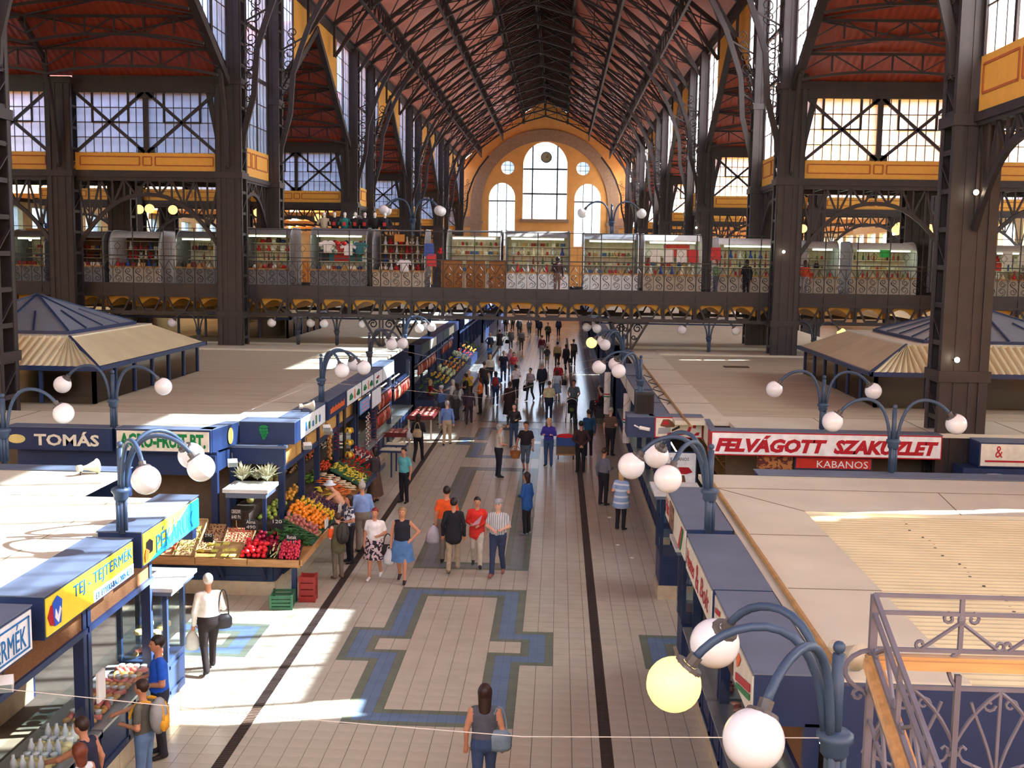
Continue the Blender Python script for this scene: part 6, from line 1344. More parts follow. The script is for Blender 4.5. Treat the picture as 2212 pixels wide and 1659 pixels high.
person('man in a black printed t-shirt and denim shorts', -1.0, 36.85, 172, 1.76, (38, 34, 38), 'short', (84, 96, 110), 'shorts', (60, 52, 54), 'black', 'short', 'tan', ('down', 'side'), 'walk2', 1.1, res=Fm)
PBASK = PEOPLE[-1]
person('fair woman in a purple cardigan with folded arms', -.24, 38.2, 168, 1.7, (70, 56, 150), 'long', (58, 84, 122), hair='blond', style='bob', arms=('fold', 'fold'), res=Fm, headturn=0)
person('man in a dark maroon jacket with hands clasped behind him', .85, 37.1, 6, 1.78, (62, 40, 40), 'long', (32, 30, 36), hair='black', arms=('back', 'back'), res=Fm, skin='tan')
person('man in a petrol blue jacket beside the maroon jacket', 1.2, 40.3, 20, 1.74, (36, 74, 110), 'long', (36, 36, 46), hair='black', arms=('down', 'down'), res=Fm, skin='tan')
person('stout man in a brown striped polo shirt at the butcher stall', 2.0, 40.5, -30, 1.8, stripe_mat('brown striped polo cloth', (126, 102, 84), (84, 64, 56), 2, .06, .5, .85), 'short', (40, 38, 46), hair='grey', arms=('down', 'bent'), fat=1.2, res=Fm)
person('man in a grey shirt and dark trousers near the butcher counter', 1.43, 32.2, -40, 1.72, (110, 112, 124), 'long', (34, 32, 40), hair='brown', arms=('down', 'bent'), res=Fm, skin='tan')
person('woman in a blue striped poncho by the butcher counter', 1.78, 29.25, -30, 1.64, stripe_mat('blue white striped knit', (150, 178, 216), (222, 230, 238), 2, .16, .7, .9), 'short', (32, 32, 42), hair='blond', style='bob', arms=('bent', 'bent'), coat=True, fat=1.05, res=Fm)
t, S = PEOPLE[-1]; MB().lathe([(.2, .62), (.235, .66), (.2, .9), (.16, 1.1)], 16).build('poncho_hem', bpy.data.materials['blue white striped knit'], t, True)
person('man in a grey t-shirt pushing a black pushchair', .78, 49.75, 176, 1.78, (92, 102, 112), 'short', (50, 54, 66), hair='black', arms=('push', 'push'), skin='tan', res=Fm)
# --- farther people: label, x, y, facing, height, top, sleeve, bottoms, type, hair, style, arms, legs, fat
FAR = [('man in a pale yellow shirt walking away past the pushchair', -.33, 49.2, 0, 1.76, (214, 206, 160), 'short', (40, 46, 66), 'trousers', 'brown', 'short', ('down', 'bent'), 'walk', 1.15),
 ('woman in a white patterned dress behind the pale yellow shirt', .0, 55.7, 10, 1.6, (190, 196, 208), 'short', (120, 130, 160), 'skirt', 'brown', 'bob', ('down', 'down'), 'stand', 1),
 ('dark haired woman in a mauve grey top with a dark bag', -1.33, 55.8, 150, 1.68, (176, 160, 164), 'long', (58, 54, 52), 'trousers', 'black', 'short', ('bent', 'down'), 'walk', 1),
 ('person in a dark blue jacket with back turned', -.78, 57.8, 10, 1.76, (36, 40, 58), 'long', (36, 38, 52), 'trousers', 'grey', 'short', ('down', 'down'), 'walk', 1.15),
 ('man in a red gilet carrying a black bag', .07, 58.7, 4, 1.74, (168, 30, 44), 'short', (72, 72, 80), 'trousers', 'dkbrown', 'short', ('down', 'down'), 'walk', 1.15),
 ('man in a white shirt with a dark shoulder strap', -2.1, 56.5, 30, 1.76, (226, 222, 226), 'short', (40, 36, 44), 'trousers', 'black', 'short', ('down', 'bent'), 'stand', 1.1),
 ('woman in a long dark brown coat with hair up', -2.1, 49.4, 0, 1.68, (60, 38, 38), 'long', (48, 34, 36), 'longskirt', 'brown', 'pony', ('down', 'down'), 'walk', 1.1),
 ('person in a blue t-shirt wearing a small red rucksack', -2.98, 53.8, 0, 1.68, (42, 110, 170), 'short', (44, 58, 92), 'trousers', 'black', 'bob', ('down', 'down'), 'walk', 1.05),
 ('woman in an orange top facing the fruit stalls', -3.52, 50.8, 80, 1.66, (240, 118, 44), 'short', (44, 36, 38), 'trousers', 'brown', 'pony', ('bent', 'down'), 'stand', 1),
 ('person in dark purple walking away beside the meat table', -3.76, 47.5, 0, 1.66, (58, 46, 62), 'long', (60, 48, 62), 'trousers', 'dkbrown', 'long', ('down', 'down'), 'walk', 1),
 ('bearded man in a navy t-shirt walking to the entrance', -3.1, 63.9, 180, 1.84, (40, 44, 72), 'short', (54, 64, 96), 'trousers', 'grey', 'short', ('down', 'down'), 'walk', 1.05),
 ('fair haired woman in a pale pink top', -2.83, 67.5, 180, 1.7, (232, 170, 184), 'short', (90, 90, 120), 'trousers', 'white', 'bob', ('down', 'bent'), 'stand', 1.05),
 ('woman in a coral red top with a white bag', -2.55, 65.0, 178, 1.68, (222, 76, 92), 'short', (120, 150, 176), 'trousers', 'brown', 'bob', ('bent', 'down'), 'walk', 1),
 ('stout man in a dark brown shirt walking away', -3.78, 57.3, -6, 1.8, (64, 48, 50), 'short', (44, 44, 56), 'trousers', 'brown', 'short', ('down', 'down'), 'walk', 1.22),
 ('blonde woman in a cream cardigan with back turned', -3.79, 62.4, 4, 1.74, (226, 220, 204), 'long', (60, 54, 66), 'trousers', 'blond', 'bob', ('down', 'down'), 'walk', 1.15),
 ('man in a mustard yellow shirt with raised hand', -4.28, 53.6, 176, 1.74, (212, 176, 40), 'short', (52, 46, 44), 'trousers', 'grey', 'short', ('chin', 'down'), 'stand', 1.1),
 ('man in a blue cap and blue coat at the meat table', -4.94, 47.2, 60, 1.7, (72, 96, 146), 'long', (46, 48, 66), 'trousers', 'grey', 'cap', ('bent', 'bent'), 'stand', 1.1),
 ('white haired woman in a white top at the vegetable display', -4.75, 50.4, 70, 1.62, (236, 232, 226), 'short', (96, 90, 96), 'trousers', 'white', 'bob', ('reach', 'down'), 'stand', 1.1),
 ('man in a black t-shirt and cap at the vegetable display', -4.25, 51.6, 80, 1.76, (30, 30, 36), 'short', (60, 60, 70), 'trousers', 'black', 'short', ('bent', 'down'), 'stand', 1.12),
 ('grey jacketed person carrying a striped rucksack at the meat table', -4.4, 48.6, 60, 1.66, (120, 120, 118), 'long', (70, 66, 66), 'trousers', 'dkbrown', 'bob', ('bent', 'bent'), 'stand', 1.05),
 ('vendor in a dark red apron behind the meat table', -5.75, 50.0, -60, 1.64, (156, 36, 52), 'short', (60, 50, 54), 'trousers', 'blond', 'bob', ('reach', 'bent'), 'stand', 1.1),
 ('man in a beige jacket walking away past the bridge', .0, 72.6, 0, 1.76, (176, 150, 108), 'long', (70, 62, 56), 'trousers', 'black', 'short', ('down', 'down'), 'walk', 1.12),
 ('boy with a dark rucksack and beige shorts', -.67, 72.2, 4, 1.5, (52, 50, 60), 'short', (150, 128, 100), 'shorts', 'brown', 'short', ('bent', 'bent'), 'stand', 1),
 ('man in a maroon pullover and grey trousers', -1.11, 78.7, 10, 1.74, (104, 36, 52), 'long', (150, 150, 152), 'trousers', 'brown', 'short', ('down', 'down'), 'stand', 1.05),
 ('woman in a black coat carrying a big dark bag past the bridge', .56, 71.5, 30, 1.7, (34, 32, 38), 'long', (36, 34, 42), 'trousers', 'black', 'bob', ('down', 'down'), 'walk', 1.1),
 ('tall man in a brown jacket pointing past the bridge', 1.08, 74.7, -20, 1.8, (90, 76, 66), 'long', (60, 56, 58), 'trousers', 'brown', 'short', ('reach', 'down'), 'stand', 1.1),
 ('person in a dark grey dress walking away in the distance', -4.42, 84.6, 0, 1.7, (66, 62, 66), 'short', (60, 58, 62), 'skirt', 'brown', 'short', ('down', 'down'), 'walk', 1.05),
 ('person in a grey green jacket carrying a black bag in the distance', -3.67, 86.9, 180, 1.68, (110, 116, 112), 'long', (92, 96, 108), 'trousers', 'brown', 'short', ('down', 'down'), 'walk', 1),
 ('man in a striped grey pullover with a carrier bag in the distance', -2.8, 85.8, 180, 1.74, stripe_mat('grey white striped knit', (84, 80, 80), (190, 186, 180), 2, .14, .6, .9), 'long', (90, 82, 76), 'trousers', 'black', 'short', ('down', 'down'), 'walk', 1.08),
 ('person in a dark navy top bending by the far fruit stall', -4.91, 80.5, 20, 1.7, (48, 52, 80), 'long', (54, 52, 60), 'trousers', 'blond', 'short', ('hip', 'down'), 'stand', 1.05),
 ('child in a blue jacket by the far fruit stall', -4.62, 75.3, 170, 1.3, (52, 104, 150), 'long', (60, 60, 66), 'trousers', 'brown', 'short', ('bent', 'bent'), 'stand', 1),
 ('person in black trousers far down the aisle, next to the fruit row', -5.0, 106.6, 0, 1.74, (70, 60, 62), 'long', (40, 38, 46), 'trousers', 'black', 'short', ('down', 'down'), 'walk', 1.05),
 ('person in a brown top far down the aisle', -4.4, 108.1, 180, 1.7, (110, 80, 70), 'long', (40, 38, 46), 'trousers', 'brown', 'short', ('down', 'down'), 'walk', 1),
 ('person in a dark coat far down the aisle', -3.54, 101.3, 0, 1.76, (56, 54, 60), 'long', (44, 44, 50), 'trousers', 'grey', 'short', ('down', 'down'), 'walk', 1.1),
 ('person in grey shorts far down the aisle', -2.58, 100.4, 0, 1.72, (96, 98, 110), 'short', (80, 80, 84), 'shorts', 'brown', 'short', ('down', 'down'), 'walk', 1.05),
 ('person in a navy jacket far down the aisle', -1.66, 100.6, 180, 1.76, (48, 52, 74), 'long', (40, 42, 54), 'trousers', 'black', 'short', ('down', 'down'), 'walk', 1.1),
 ('person in a dark olive coat far down the aisle', -.84, 94.2, 180, 1.74, (70, 68, 56), 'long', (42, 40, 46), 'trousers', 'black', 'short', ('down', 'bent'), 'walk', 1.1),
 ('person in a dark blue shirt far down the aisle', .06, 102.2, 0, 1.74, (54, 60, 80), 'long', (36, 36, 44), 'trousers', 'black', 'short', ('down', 'down'), 'walk', 1.05),
 ('distant person in a charcoal jacket near the end of the aisle', -2.1, 112.0, 0, 1.74, (60, 58, 64), 'long', (50, 48, 56), 'trousers', 'brown', 'short', ('down', 'down'), 'walk', 1.05),
 ('distant person in a pale shirt near the end of the aisle', -3.0, 118.0, 180, 1.72, (180, 176, 168), 'short', (60, 60, 70), 'trousers', 'brown', 'short', ('down', 'down'), 'walk', 1.05)]
for (lab, x, y, fa, h, top, sl, bot, bt, hr, st, ar, lg, ft) in FAR:
    person(lab, x, y, fa, h, top, sl, bot, bt, (40, 36, 36), hr, st, 'tan' if hr in ('black', 'dkbrown') else 'fair', ar, lg, ft, res=.034 if y < 62 else .045)
    if 'red rucksack' in lab: backpack('small red rucksack on the blue t-shirt', None, (164, 40, 44), (130, 30, 36))
    elif 'dark rucksack' in lab: backpack('dark rucksack of the boy in beige shorts', None, (50, 46, 52), (70, 66, 72))
    elif 'striped rucksack' in lab: backpack('white and grey striped rucksack at the meat table', None, (200, 200, 198), (70, 70, 74))
    elif 'dark bag' in lab or 'black bag' in lab or 'big dark bag' in lab: handbag('black bag carried by the '+lab.split(' ca')[0].split(' with')[0], None, (.3, 0, .5), (34, 32, 36), .32, .3, .35)
    elif 'white bag' in lab: handbag('white shoulder bag of the woman in the coral red top', None, (-.24, .05, .75), (226, 222, 216), .28, .26, .4)
    elif 'carrier bag' in lab: plastic_bag('pale carrier bag of the man in the striped pullover', None, (.3, 0, .45), (206, 200, 190))
# --- seated on a bench at the butcher row
b = thing('bench', 'dark wooden bench in front of the butcher stall', 'bench', (2.0, 51.3, 0)); MB().b2((-.25, -1.3, .42), (.25, 1.3, .47)).build('seat', mat('dark bench wood', (70, 50, 40), .6), b)
for yy in (-1.1, 1.1): MB().b2((-.2, yy-.04, 0), (.2, yy+.04, .42)).build('leg', IRON, b)
for lab, y, top, hr, st in (('seated man in black leaning back on the bench', 50.35, (40, 34, 38), 'dkbrown', 'short'), ('seated woman in a red jacket on the bench', 51.2, (186, 40, 44), 'brown', 'bob'), ('seated person in grey and brown on the bench', 52.1, (130, 120, 112), 'grey', 'short')):
    person(lab, 2.05, y, 90, 1.7, top, 'long', (60, 52, 58), 'trousers', (40, 36, 38), hr, st, 'fair', ('front', 'front'), 'sit', 1.08, res=.034, eyes=False)
# --- on the bridge
for lab, x, y, fa, top, bot, hr in (('person in an orange shirt leaning on the bridge railing side', 9.2, 42.2, 10, (214, 84, 44), (170, 160, 160), 'brown'), ('figure all in black standing on the bridge', 7.0, 42.0, 20, (26, 26, 34), (26, 26, 34), 'black'), ('woman with red hair and a green top on the bridge', 5.95, 42.6, 100, (120, 150, 110), (84, 90, 110), 'red'), ('dark haired woman at the sunlit spice kiosk on the bridge', -.05, 42.6, 0, (60, 40, 40), (120, 90, 80), 'black')):
    person(lab, x*CAM_SCALE, y*CAM_SCALE, fa, 1.7, top, 'long', bot, 'trousers', (40, 36, 36), hr, 'bob', 'fair', ('bent', 'down'), 'stand', 1.05, res=.036, z0=DECK*CAM_SCALE+CAM_DROP)
# ================================================================ produce
def leafblob(n, r, wd, seed, e0=.2, e1=1.2):
    rg = random.Random(seed); m = MB()
    for i in range(n):
        a = rg.uniform(0, 6.28); e = rg.uniform(e0, e1); L = rg.uniform(.6, 1)*r; d = Vector((math.cos(a)*math.cos(e), math.sin(a)*math.cos(e), math.sin(e)))
        s = d.cross(Vector((0, 0, 1))).normalized()*r*.28*wd; p = d*r*.15; q = d*L; mid = (p+q)/2+Vector((0, 0, r*.12)); m.add([p, mid-s, q, mid+s], [(0, 1, 2, 3)])
    return m
def pm(kind):
    m = MB()
    if kind in ('orange', 'lemon', 'apple', 'peach', 'plum', 'tomato', 'potato', 'grapefruit', 'onion', 'radish', 'melon'):
        r = dict(orange=.05, lemon=.046, apple=.054, peach=.038, plum=.032, tomato=.042, potato=.04, grapefruit=.05, onion=.044, radish=.03, melon=.09)[kind]
        sc = dict(lemon=(1, .8, .8), potato=(1.25, .85, .8), apple=(1, 1, .9), tomato=(1, 1, .85), radish=(1, 1, 1.1)).get(kind, (1, 1, 1)); m.sph((0, 0, r*sc[2]), tuple(r*q for q in sc), 8, 6)
        if kind in ('apple', 'radish', 'onion'): m.tube([(0, 0, r*1.8*sc[2]), (0.006, 0, r*2.4*sc[2])], .004, 4)
    elif kind == 'banana':
        for i in range(5):
            a = -.5+i*.25; m.tube([(0+.02*i-.04, 0, .02), (.02*i-.04+.02*a, .06, .05), (.02*i-.04+.03*a, .13, .05), (.02*i-.04+.03*a, .18, .03)], [.008, .017, .017, .006], 6)
    elif kind in ('cucumber', 'carrot', 'parsnip', 'leek', 'corn', 'chili'):
        L, r0, r1 = dict(cucumber=(.22, .022, .018), carrot=(.18, .018, .004), parsnip=(.2, .022, .004), leek=(.34, .014, .012), corn=(.2, .026, .014), chili=(.12, .012, .003))[kind]
        m.tube([(0, 0, r0), (0, L*.5, r0+.006), (0, L, r0)], [r0*.8, (r0+r1)/2*1.1, r1], 6)
    elif kind == 'pepper': m.lathe([(.01, 0), (.03, .012), (.038, .06), (.03, .085), (.008, .08)], 8); m.tube([(0, 0, .08), (.004, 0, .105)], .006, 4)
    elif kind == 'paprika': m.tube([(0, 0, .026), (0, .06, .03), (0, .13, .02)], [.026, .022, .004], 6)
    elif kind == 'garlic': m.sph((0, 0, .024), (.026, .026, .022), 8, 5); m.tube([(0, 0, .04), (0, 0, .07)], [.008, .004], 5)
    elif kind in ('lettuce', 'spinach', 'parsley'): m = leafblob(16, dict(lettuce=.12, spinach=.13, parsley=.1)[kind], 1, 3)
    elif kind == 'grapes':
        for i in range(14): rg = random.Random(i); m.sph((rg.uniform(-.05, .05), rg.uniform(-.06, .06), .015+.03*rg.random()), .013, 6, 4)
    elif kind == 'strawberry': m.sph((0, 0, .015), (.014, .014, .018), 6, 5)
    return m
PC = dict(orange=(240, 140, 30), lemon=(236, 190, 50), apple=(176, 24, 40), peach=(228, 130, 80), plum=(70, 40, 70), tomato=(206, 50, 34), potato=(176, 140, 96), grapefruit=(232, 170, 70), onion=(186, 110, 100), radish=(216, 60, 84), melon=(190, 190, 110), banana=(230, 202, 60), cucumber=(44, 84, 40), carrot=(230, 120, 50), parsnip=(226, 206, 168), leek=(206, 216, 160), corn=(236, 210, 80), chili=(190, 20, 24), pepper=(206, 40, 36), paprika=(230, 206, 70), garlic=(234, 226, 214), lettuce=(110, 160, 60), spinach=(64, 116, 58), parsley=(60, 120, 50), grapes=(90, 30, 50), strawberry=(170, 24, 34))
PME = {}
def pmesh(kind, col=None):
    k = (kind, col)
    if k not in PME: PME[k] = pm(kind).mesh(kind, mat('%s skin %s' % (kind, col or ''), col or PC[kind], .4 if kind not in ('lettuce', 'spinach', 'parsley') else .7, var=.22, scale=25), kind not in ('lettuce', 'spinach', 'parsley'))
    return PME[k]
PRN = {}
def heap(kind, o, u, v, n, where, layers=1, jit=.25, rz=None, col=None, nm=None, cat=None):
    """n pieces laid in a jittered grid over the parallelogram o + a*u + b*v, in stacked layers"""
    o, u, v = Vector(o), Vector(u), Vector(v); per = max(1, n//layers); me = pmesh(kind, col); zz = me.vertices and max(q.co.z for q in me.vertices)
    lu, lv = u.length, v.length
    for L in range(layers):
        k = max(1, int(per*(1-.3*L))); c = max(1, int(round(math.sqrt(k*lu/lv)))); r = max(1, int(math.ceil(k/c)))
        for i in range(k):
            a = (i % c+.5+random.uniform(-jit, jit)+(.5*L))/(c+.5*L); b = (i//c+.5+random.uniform(-jit, jit)+.3*L)/(r+.5*L); p = o+u*min(.97, a)+v*min(.97, b)+Vector((0, 0, zz*.72*L))
            ob = put(nm or kind, me, None, p, random.uniform(0, 6.28) if rz is None else rz+random.uniform(-.2, .2))
            tag(ob, where, cat or (nm or kind).split('_')[-1], where.split(' in ')[0].split(' on ')[0]+' on the stall')
            if kind not in ('banana', 'cucumber', 'carrot', 'parsnip', 'leek'): ob.rotation_euler = (random.uniform(-.4, .4), random.uniform(-.4, .4), ob.rotation_euler[2])
def crate(o, u, v, h, m, lab, grp='produce crates on the fruit benches'):
    """open box standing on the bench: o near corner, u and v edges"""
    o, u, v = Vector(o), Vector(u), Vector(v); t = thing('produce_crate', lab, 'crate', group=grp); up = Vector((0, 0, 1)); n = u.cross(v).normalized()
    MB().add([o, o+u, o+u+v, o+v, o-n*.02, o+u-n*.02, o+u+v-n*.02, o+v-n*.02], [(0, 1, 2, 3), (7, 6, 5, 4), (0, 4, 5, 1), (1, 5, 6, 2), (2, 6, 7, 3), (3, 7, 4, 0)]).build('bottom', m, t)
    for p, q in ((o, o+u), (o+u, o+u+v), (o+v, o+u+v), (o, o+v)):
        for k in (0, 1):
            a = n*(k*h*.5+.008); MB().bar(p+a+n*h*.2, q+a+n*h*.2, .014, h*.4, n).build('slat', m, t)
    return t
CRW = mat('pale crate wood', (196, 168, 120), .7, var=.2); CRB = mat('black crate plastic', (36, 36, 40), .5); CRG = mat('green crate plastic', (52, 104, 72), .5); CRR = mat('red crate plastic', (150, 40, 36), .5)
# --- L-shaped fruit bench at the corner
t = thing('fruit_bench', 'blue L-shaped fruit bench with orange wooden edge boards', 'bench')
MB().b2((-9.6, 22.25, .76), (-5.25, 23.9, .82)).build('front_top', PLANK, t); MB().b2((-6.3, 23.9, .76), (-5.25, 33.4, .82)).build('aisle_top', PLANK, t)
for k in range(4): MB().b2((-9.6+k*1.09, 22.2, .8), (-8.53+k*1.09, 22.24, .93)).build('edge_board', WOOD, t)
for k in range(8): MB().b2((-5.24, 22.25+k*1.39, .8), (-5.2, 23.6+k*1.39, .93)).build('edge_board', WOOD if k < 2 else BLUE, t)
MB().b2((-9.6, 22.75, .3), (-5.95, 22.85, .76)).build('front_panel', BLUE, t); MB().b2((-5.98, 22.8, .3), (-5.9, 33.3, .76)).build('aisle_panel', BLUE, t); MB().b2((-9.6, 22.72, 0), (-5.9, 22.85, .3)).build('plinth', TPL, t); MB().b2((-5.98, 22.8, 0), (-5.88, 33.3, .3)).build('plinth', TPL, t)
for x_ in (-9.2, -8.1, -7.0, -6.1): MB().bar((x_, 22.75, .35), (x_, 22.35, .76), .07, .06).build('bracket', BLUE, t)
for y_ in (23.4, 25, 27, 29, 31, 33): MB().bar((-5.9, y_, .3), (-5.35, y_, .76), .07, .06).build('bracket', BLUE, t)
MB().b2((-5.45, 22.35, 0), (-5.35, 22.45, .76)).build('leg', BLUE, t)
for k in range(3): fr = MB(); x_ = -9.4+k*1.15; fr.b2((x_, 22.73, .38), (x_+1, 22.76, .42)); fr.b2((x_, 22.73, .68), (x_+1, 22.76, .72)); fr.b2((x_, 22.73, .38), (x_+.04, 22.76, .72)); fr.b2((x_+.96, 22.73, .38), (x_+1, 22.76, .72)); fr.build('panel_moulding', BLUE, t)
sf = .28   # slope of the displays
def zone(kind, x0, x1, y0, y1, n, where, cm, layers=2, col=None, rz=None, nm=None, aisle=False, cat=None):
    if not aisle: o, u, v = (x0, y0, .9), (x1-x0, 0, 0), (0, y1-y0, (y1-y0)*.55)
    else: o, u, v = (x1, y0, .9), (0, y1-y0, 0), (x0-x1, 0, (x1-x0)*.5)
    if cm: crate(Vector(o)-Vector((0, 0, .05)), u, v, .06, cm[0], cm[1])
    heap(kind, o, u, v, n, where, layers, col=col, rz=rz, nm=nm, cat=cat)
zone('banana', -7.15, -6.55, 22.3, 22.75, 8, 'green yellow banana hand in the front wooden crate', (CRW, 'pale wooden crate of bananas on the front bench'), 1, rz=math.pi, nm='banana_bunch', col=(214, 210, 96))
zone('banana', -7.55, -7.2, 22.35, 22.7, 2, 'loose banana hand at the end of the front bench', None, 1, nm='banana_bunch', col=(220, 200, 70))
zone('apple', -6.5, -5.98, 22.3, 22.7, 40, 'glossy bright red apple in the front black crate', (CRB, 'black crate of red apples on the front bench'), 2, col=(222, 40, 50))
zone('apple', -6.45, -5.85, 22.72, 23.2, 44, 'dark red apple in the rear crate', (CRB, 'black crate of dark red apples behind the bright ones'), 2, col=(150, 20, 50))
zone('leek', -5.95, -5.74, 22.3, 22.7, 16, 'white stemmed spring onion on the front bench', None, 2, rz=0, nm='spring_onion')
zone('radish', -5.74, -5.3, 22.28, 22.72, 130, 'pink red radish in the corner heap', (CRB, 'low crate of radishes at the bench corner'), 3)
zone('spinach', -5.95, -5.7, 22.75, 23.4, 7, 'bunch of dark spring onion greens', None, 1, nm='greens_bunch', col=(70, 110, 66))
zone('strawberry', -7.1, -6.5, 22.85, 23.5, 150, 'dark red strawberry in the wooden boxes', (CRW, 'wooden boxes of strawberries behind the bananas'), 2)
zone('strawberry', -7.7, -7.15, 23.0, 23.7, 110, 'dark red cherry in the low boxes', (CRW, 'low wooden boxes of cherries next to the strawberries'), 2, col=(96, 20, 34), nm='cherry')
for xx, kd, cc in ((-9.4, 'grapes', (150, 170, 80)), (-8.9, 'peach', None), (-8.4, 'pepper', (200, 80, 40)), (-8.0, 'grapes', (160, 150, 60))): zone(kd, xx, xx+.45, 22.5, 23.5, 16, '%s on the shaded end of the front bench' % ('bunch of pale grapes' if kd == 'grapes' and cc[0] == 150 else 'bunch of golden grapes' if kd == 'grapes' else 'ripe '+kd), (CRW, 'wooden crate of %s at the shaded bench end' % ('pale grapes' if xx == -9.4 else 'golden grapes' if kd == 'grapes' else kd+'s')), 1, col=cc)
A = dict(aisle=True)
zone('spinach', -6.1, -5.3, 22.8, 23.7, 22, 'leafy bunch of spinach beside the radishes', None, 2, nm='spinach_bunch', **A)
zone('cucumber', -6.1, -5.3, 23.75, 24.25, 30, 'dark green cucumber in the aisle bench row', (CRG, 'green crate of cucumbers on the aisle bench'), 2, rz=1.57, **A)
zone('onion', -6.1, -5.35, 24.3, 24.75, 50, 'pinkish brown onion in the aisle bench row', (CRW, 'wooden crate of onions beside the oranges'), 2, **A)
zone('orange', -6.15, -5.3, 24.8, 25.75, 120, 'bright orange in the big orange display', (CRG, 'green crate of oranges on the aisle bench'), 2, **A)
zone('lemon', -6.15, -5.3, 25.8, 26.35, 60, 'golden yellow lemon next to the oranges', (CRG, 'green crate of lemons on the aisle bench'), 2, **A)
zone('plum', -6.1, -5.3, 26.4, 27.0, 80, 'dark purple plum in the fruit boxes', (CRW, 'pale wooden boxes of plums past the lemons'), 2, **A)
zone('grapes', -6.1, -5.4, 27.05, 27.5, 12, 'bunch of dark red grapes past the plums', (CRW, 'pale wooden boxes of dark grapes'), 1, **A)
zone('banana', -6.1, -5.4, 27.55, 28.1, 9, 'yellow banana hand on the aisle bench', None, 1, nm='banana_bunch', **A)
zone('carrot', -6.2, -5.3, 28.2, 28.9, 60, 'orange carrot in the root vegetable rows', None, 2, rz=1.57, **A)
zone('parsnip', -6.2, -5.3, 28.95, 29.5, 46, 'white parsley root beside the carrots', None, 2, rz=1.57, **A)
zone('pepper', -6.2, -5.8, 29.55, 30.0, 14, 'deep red pepper near the roots', None, 1, **A)
zone('paprika', -6.2, -5.3, 30.0, 31.0, 70, 'pale yellow pepper in the long heap', (CRG, 'green crate of yellow peppers on the aisle bench'), 2, **A)
zone('chili', -6.2, -5.3, 31.05, 31.7, 90, 'small red chili pepper in the red heap', (CRG, 'green crate of red chili peppers'), 2, **A)
zone('tomato', -6.2, -5.3, 31.75, 32.5, 60, 'red tomato in the crate at the bench end', (CRG, 'green crate of tomatoes at the bench end'), 2, **A)
zone('garlic', -6.2, -5.3, 32.55, 33.3, 60, 'white garlic bulb heaped at the bench end', None, 2, **A)
zone('onion', -6.2, -5.5, 33.3, 33.9, 40, 'red wrapped onion by the paprika garlands', None, 2, col=(170, 50, 60), nm='red_onion', **A)
# upper stepped shelves behind
t = thing('stepped_shelf', 'dark stepped produce shelf behind the aisle bench', 'shelf')
for k in range(2): MB().b2((-6.75-.45*k, 23.9, .8), (-6.32-.45*k, 33.8, 1.25+.3*k)).build('step', mat('dark shelf board', (66, 54, 44), .8), t)
def shelf(kind, k, y0, y1, n, where, col=None, nm=None, cat=None): heap(kind, (-6.7-.45*k, y0, 1.26+.3*k), (0, y1-y0, 0), (.38, 0, 0), n, where, 2 if kind not in ('lettuce', 'spinach') else 1, col=col, nm=nm, cat=cat)
shelf('lettuce', 0, 28.2, 29.8, 14, 'green lettuce head on the stepped shelf', nm='lettuce_head'); shelf('tomato', 0, 30.0, 31.2, 50, 'vine tomato on the stepped shelf', col=(222, 80, 44)); shelf('spinach', 0, 31.3, 32.6, 8, 'bunch of parsley on the stepped shelf', nm='parsley_bunch'); shelf('peach', 1, 30.2, 31.6, 40, 'peach on the upper stepped shelf'); shelf('garlic', 1, 31.8, 33, 34, 'garlic bulb on the upper stepped shelf'); shelf('apple', 0, 24.2, 26.0, 40, 'green apple on the stepped shelf', col=(150, 170, 70)); shelf('grapefruit', 0, 26.2, 27.6, 30, 'grapefruit on the stepped shelf'); shelf('melon', 1, 24.5, 27.5, 14, 'pale melon on the upper stepped shelf'); shelf('potato', 1, 28, 30, 40, 'potato on the upper stepped shelf')
# hanging banana hands, garlands and hams
def hang(kind, x, y, zs, lab, col=None, nm=None, cat=None):
    for z in zs:
        for a in (0, 2.1, 4.2):
            o = put(nm or kind, pmesh(kind, col), None, (x+.05*math.cos(a), y+.05*math.sin(a), z), a); o.rotation_euler = (-1.2, 0, a); tag(o, lab, cat or 'banana', lab.split(' hanging')[0]+' hanging at the stall')
t = thing('hanging_pole', 'dark pole carrying hanging bananas at the aisle stall', 'pole', (-6.12, 31.6, .82)); MB().tube([(0, 0, 0), (0, 0, 2.05)], .05, 8).build('shaft', IRON, t)
hang('banana', -5.98, 31.55, (1.55, 1.9, 2.25), 'yellow banana hand hanging on the dark pole', col=(226, 186, 60), nm='banana_bunch')
GAR = []
def garland(x, y, z0, z1, kind, lab, col=None):
    t = thing('garland', lab, 'garland', (x, y, z0)); MB().tube([(0, 0, z1-z0), (0, 0, 0)], .006, 4).build('string', IRON, t); n = int((z1-z0)/.045); me = pmesh(kind, col)
    for i in range(n):
        a = i*2.4; o = put(kind, me, t, (.035*math.cos(a), .035*math.sin(a), i*.045), a)
garland(-5.85, 33.9, 1.3, 2.3, 'garlic', 'white garlic braid hanging nearest the blue hanging sign'); garland(-5.9, 34.4, 1.4, 2.3, 'garlic', 'white garlic braid beside a red chili string'); garland(-5.85, 34.2, 1.3, 2.3, 'chili', 'dark red chili string between the garlic braids'); garland(-6.1, 29.4, 1.7, 2.5, 'onion', 'onion braid hanging over the root vegetables', (190, 130, 70)); garland(-6.05, 30.2, 1.8, 2.5, 'chili', 'red chili string hanging over the yellow peppers'); garland(-5.8, 35.2, 1.0, 2.3, 'chili', 'red chili string hanging at the sausage stall edge'); garland(-5.75, 32.9, .9, 1.7, 'chili', 'short dark red chili string at the bench end', (120, 16, 30))
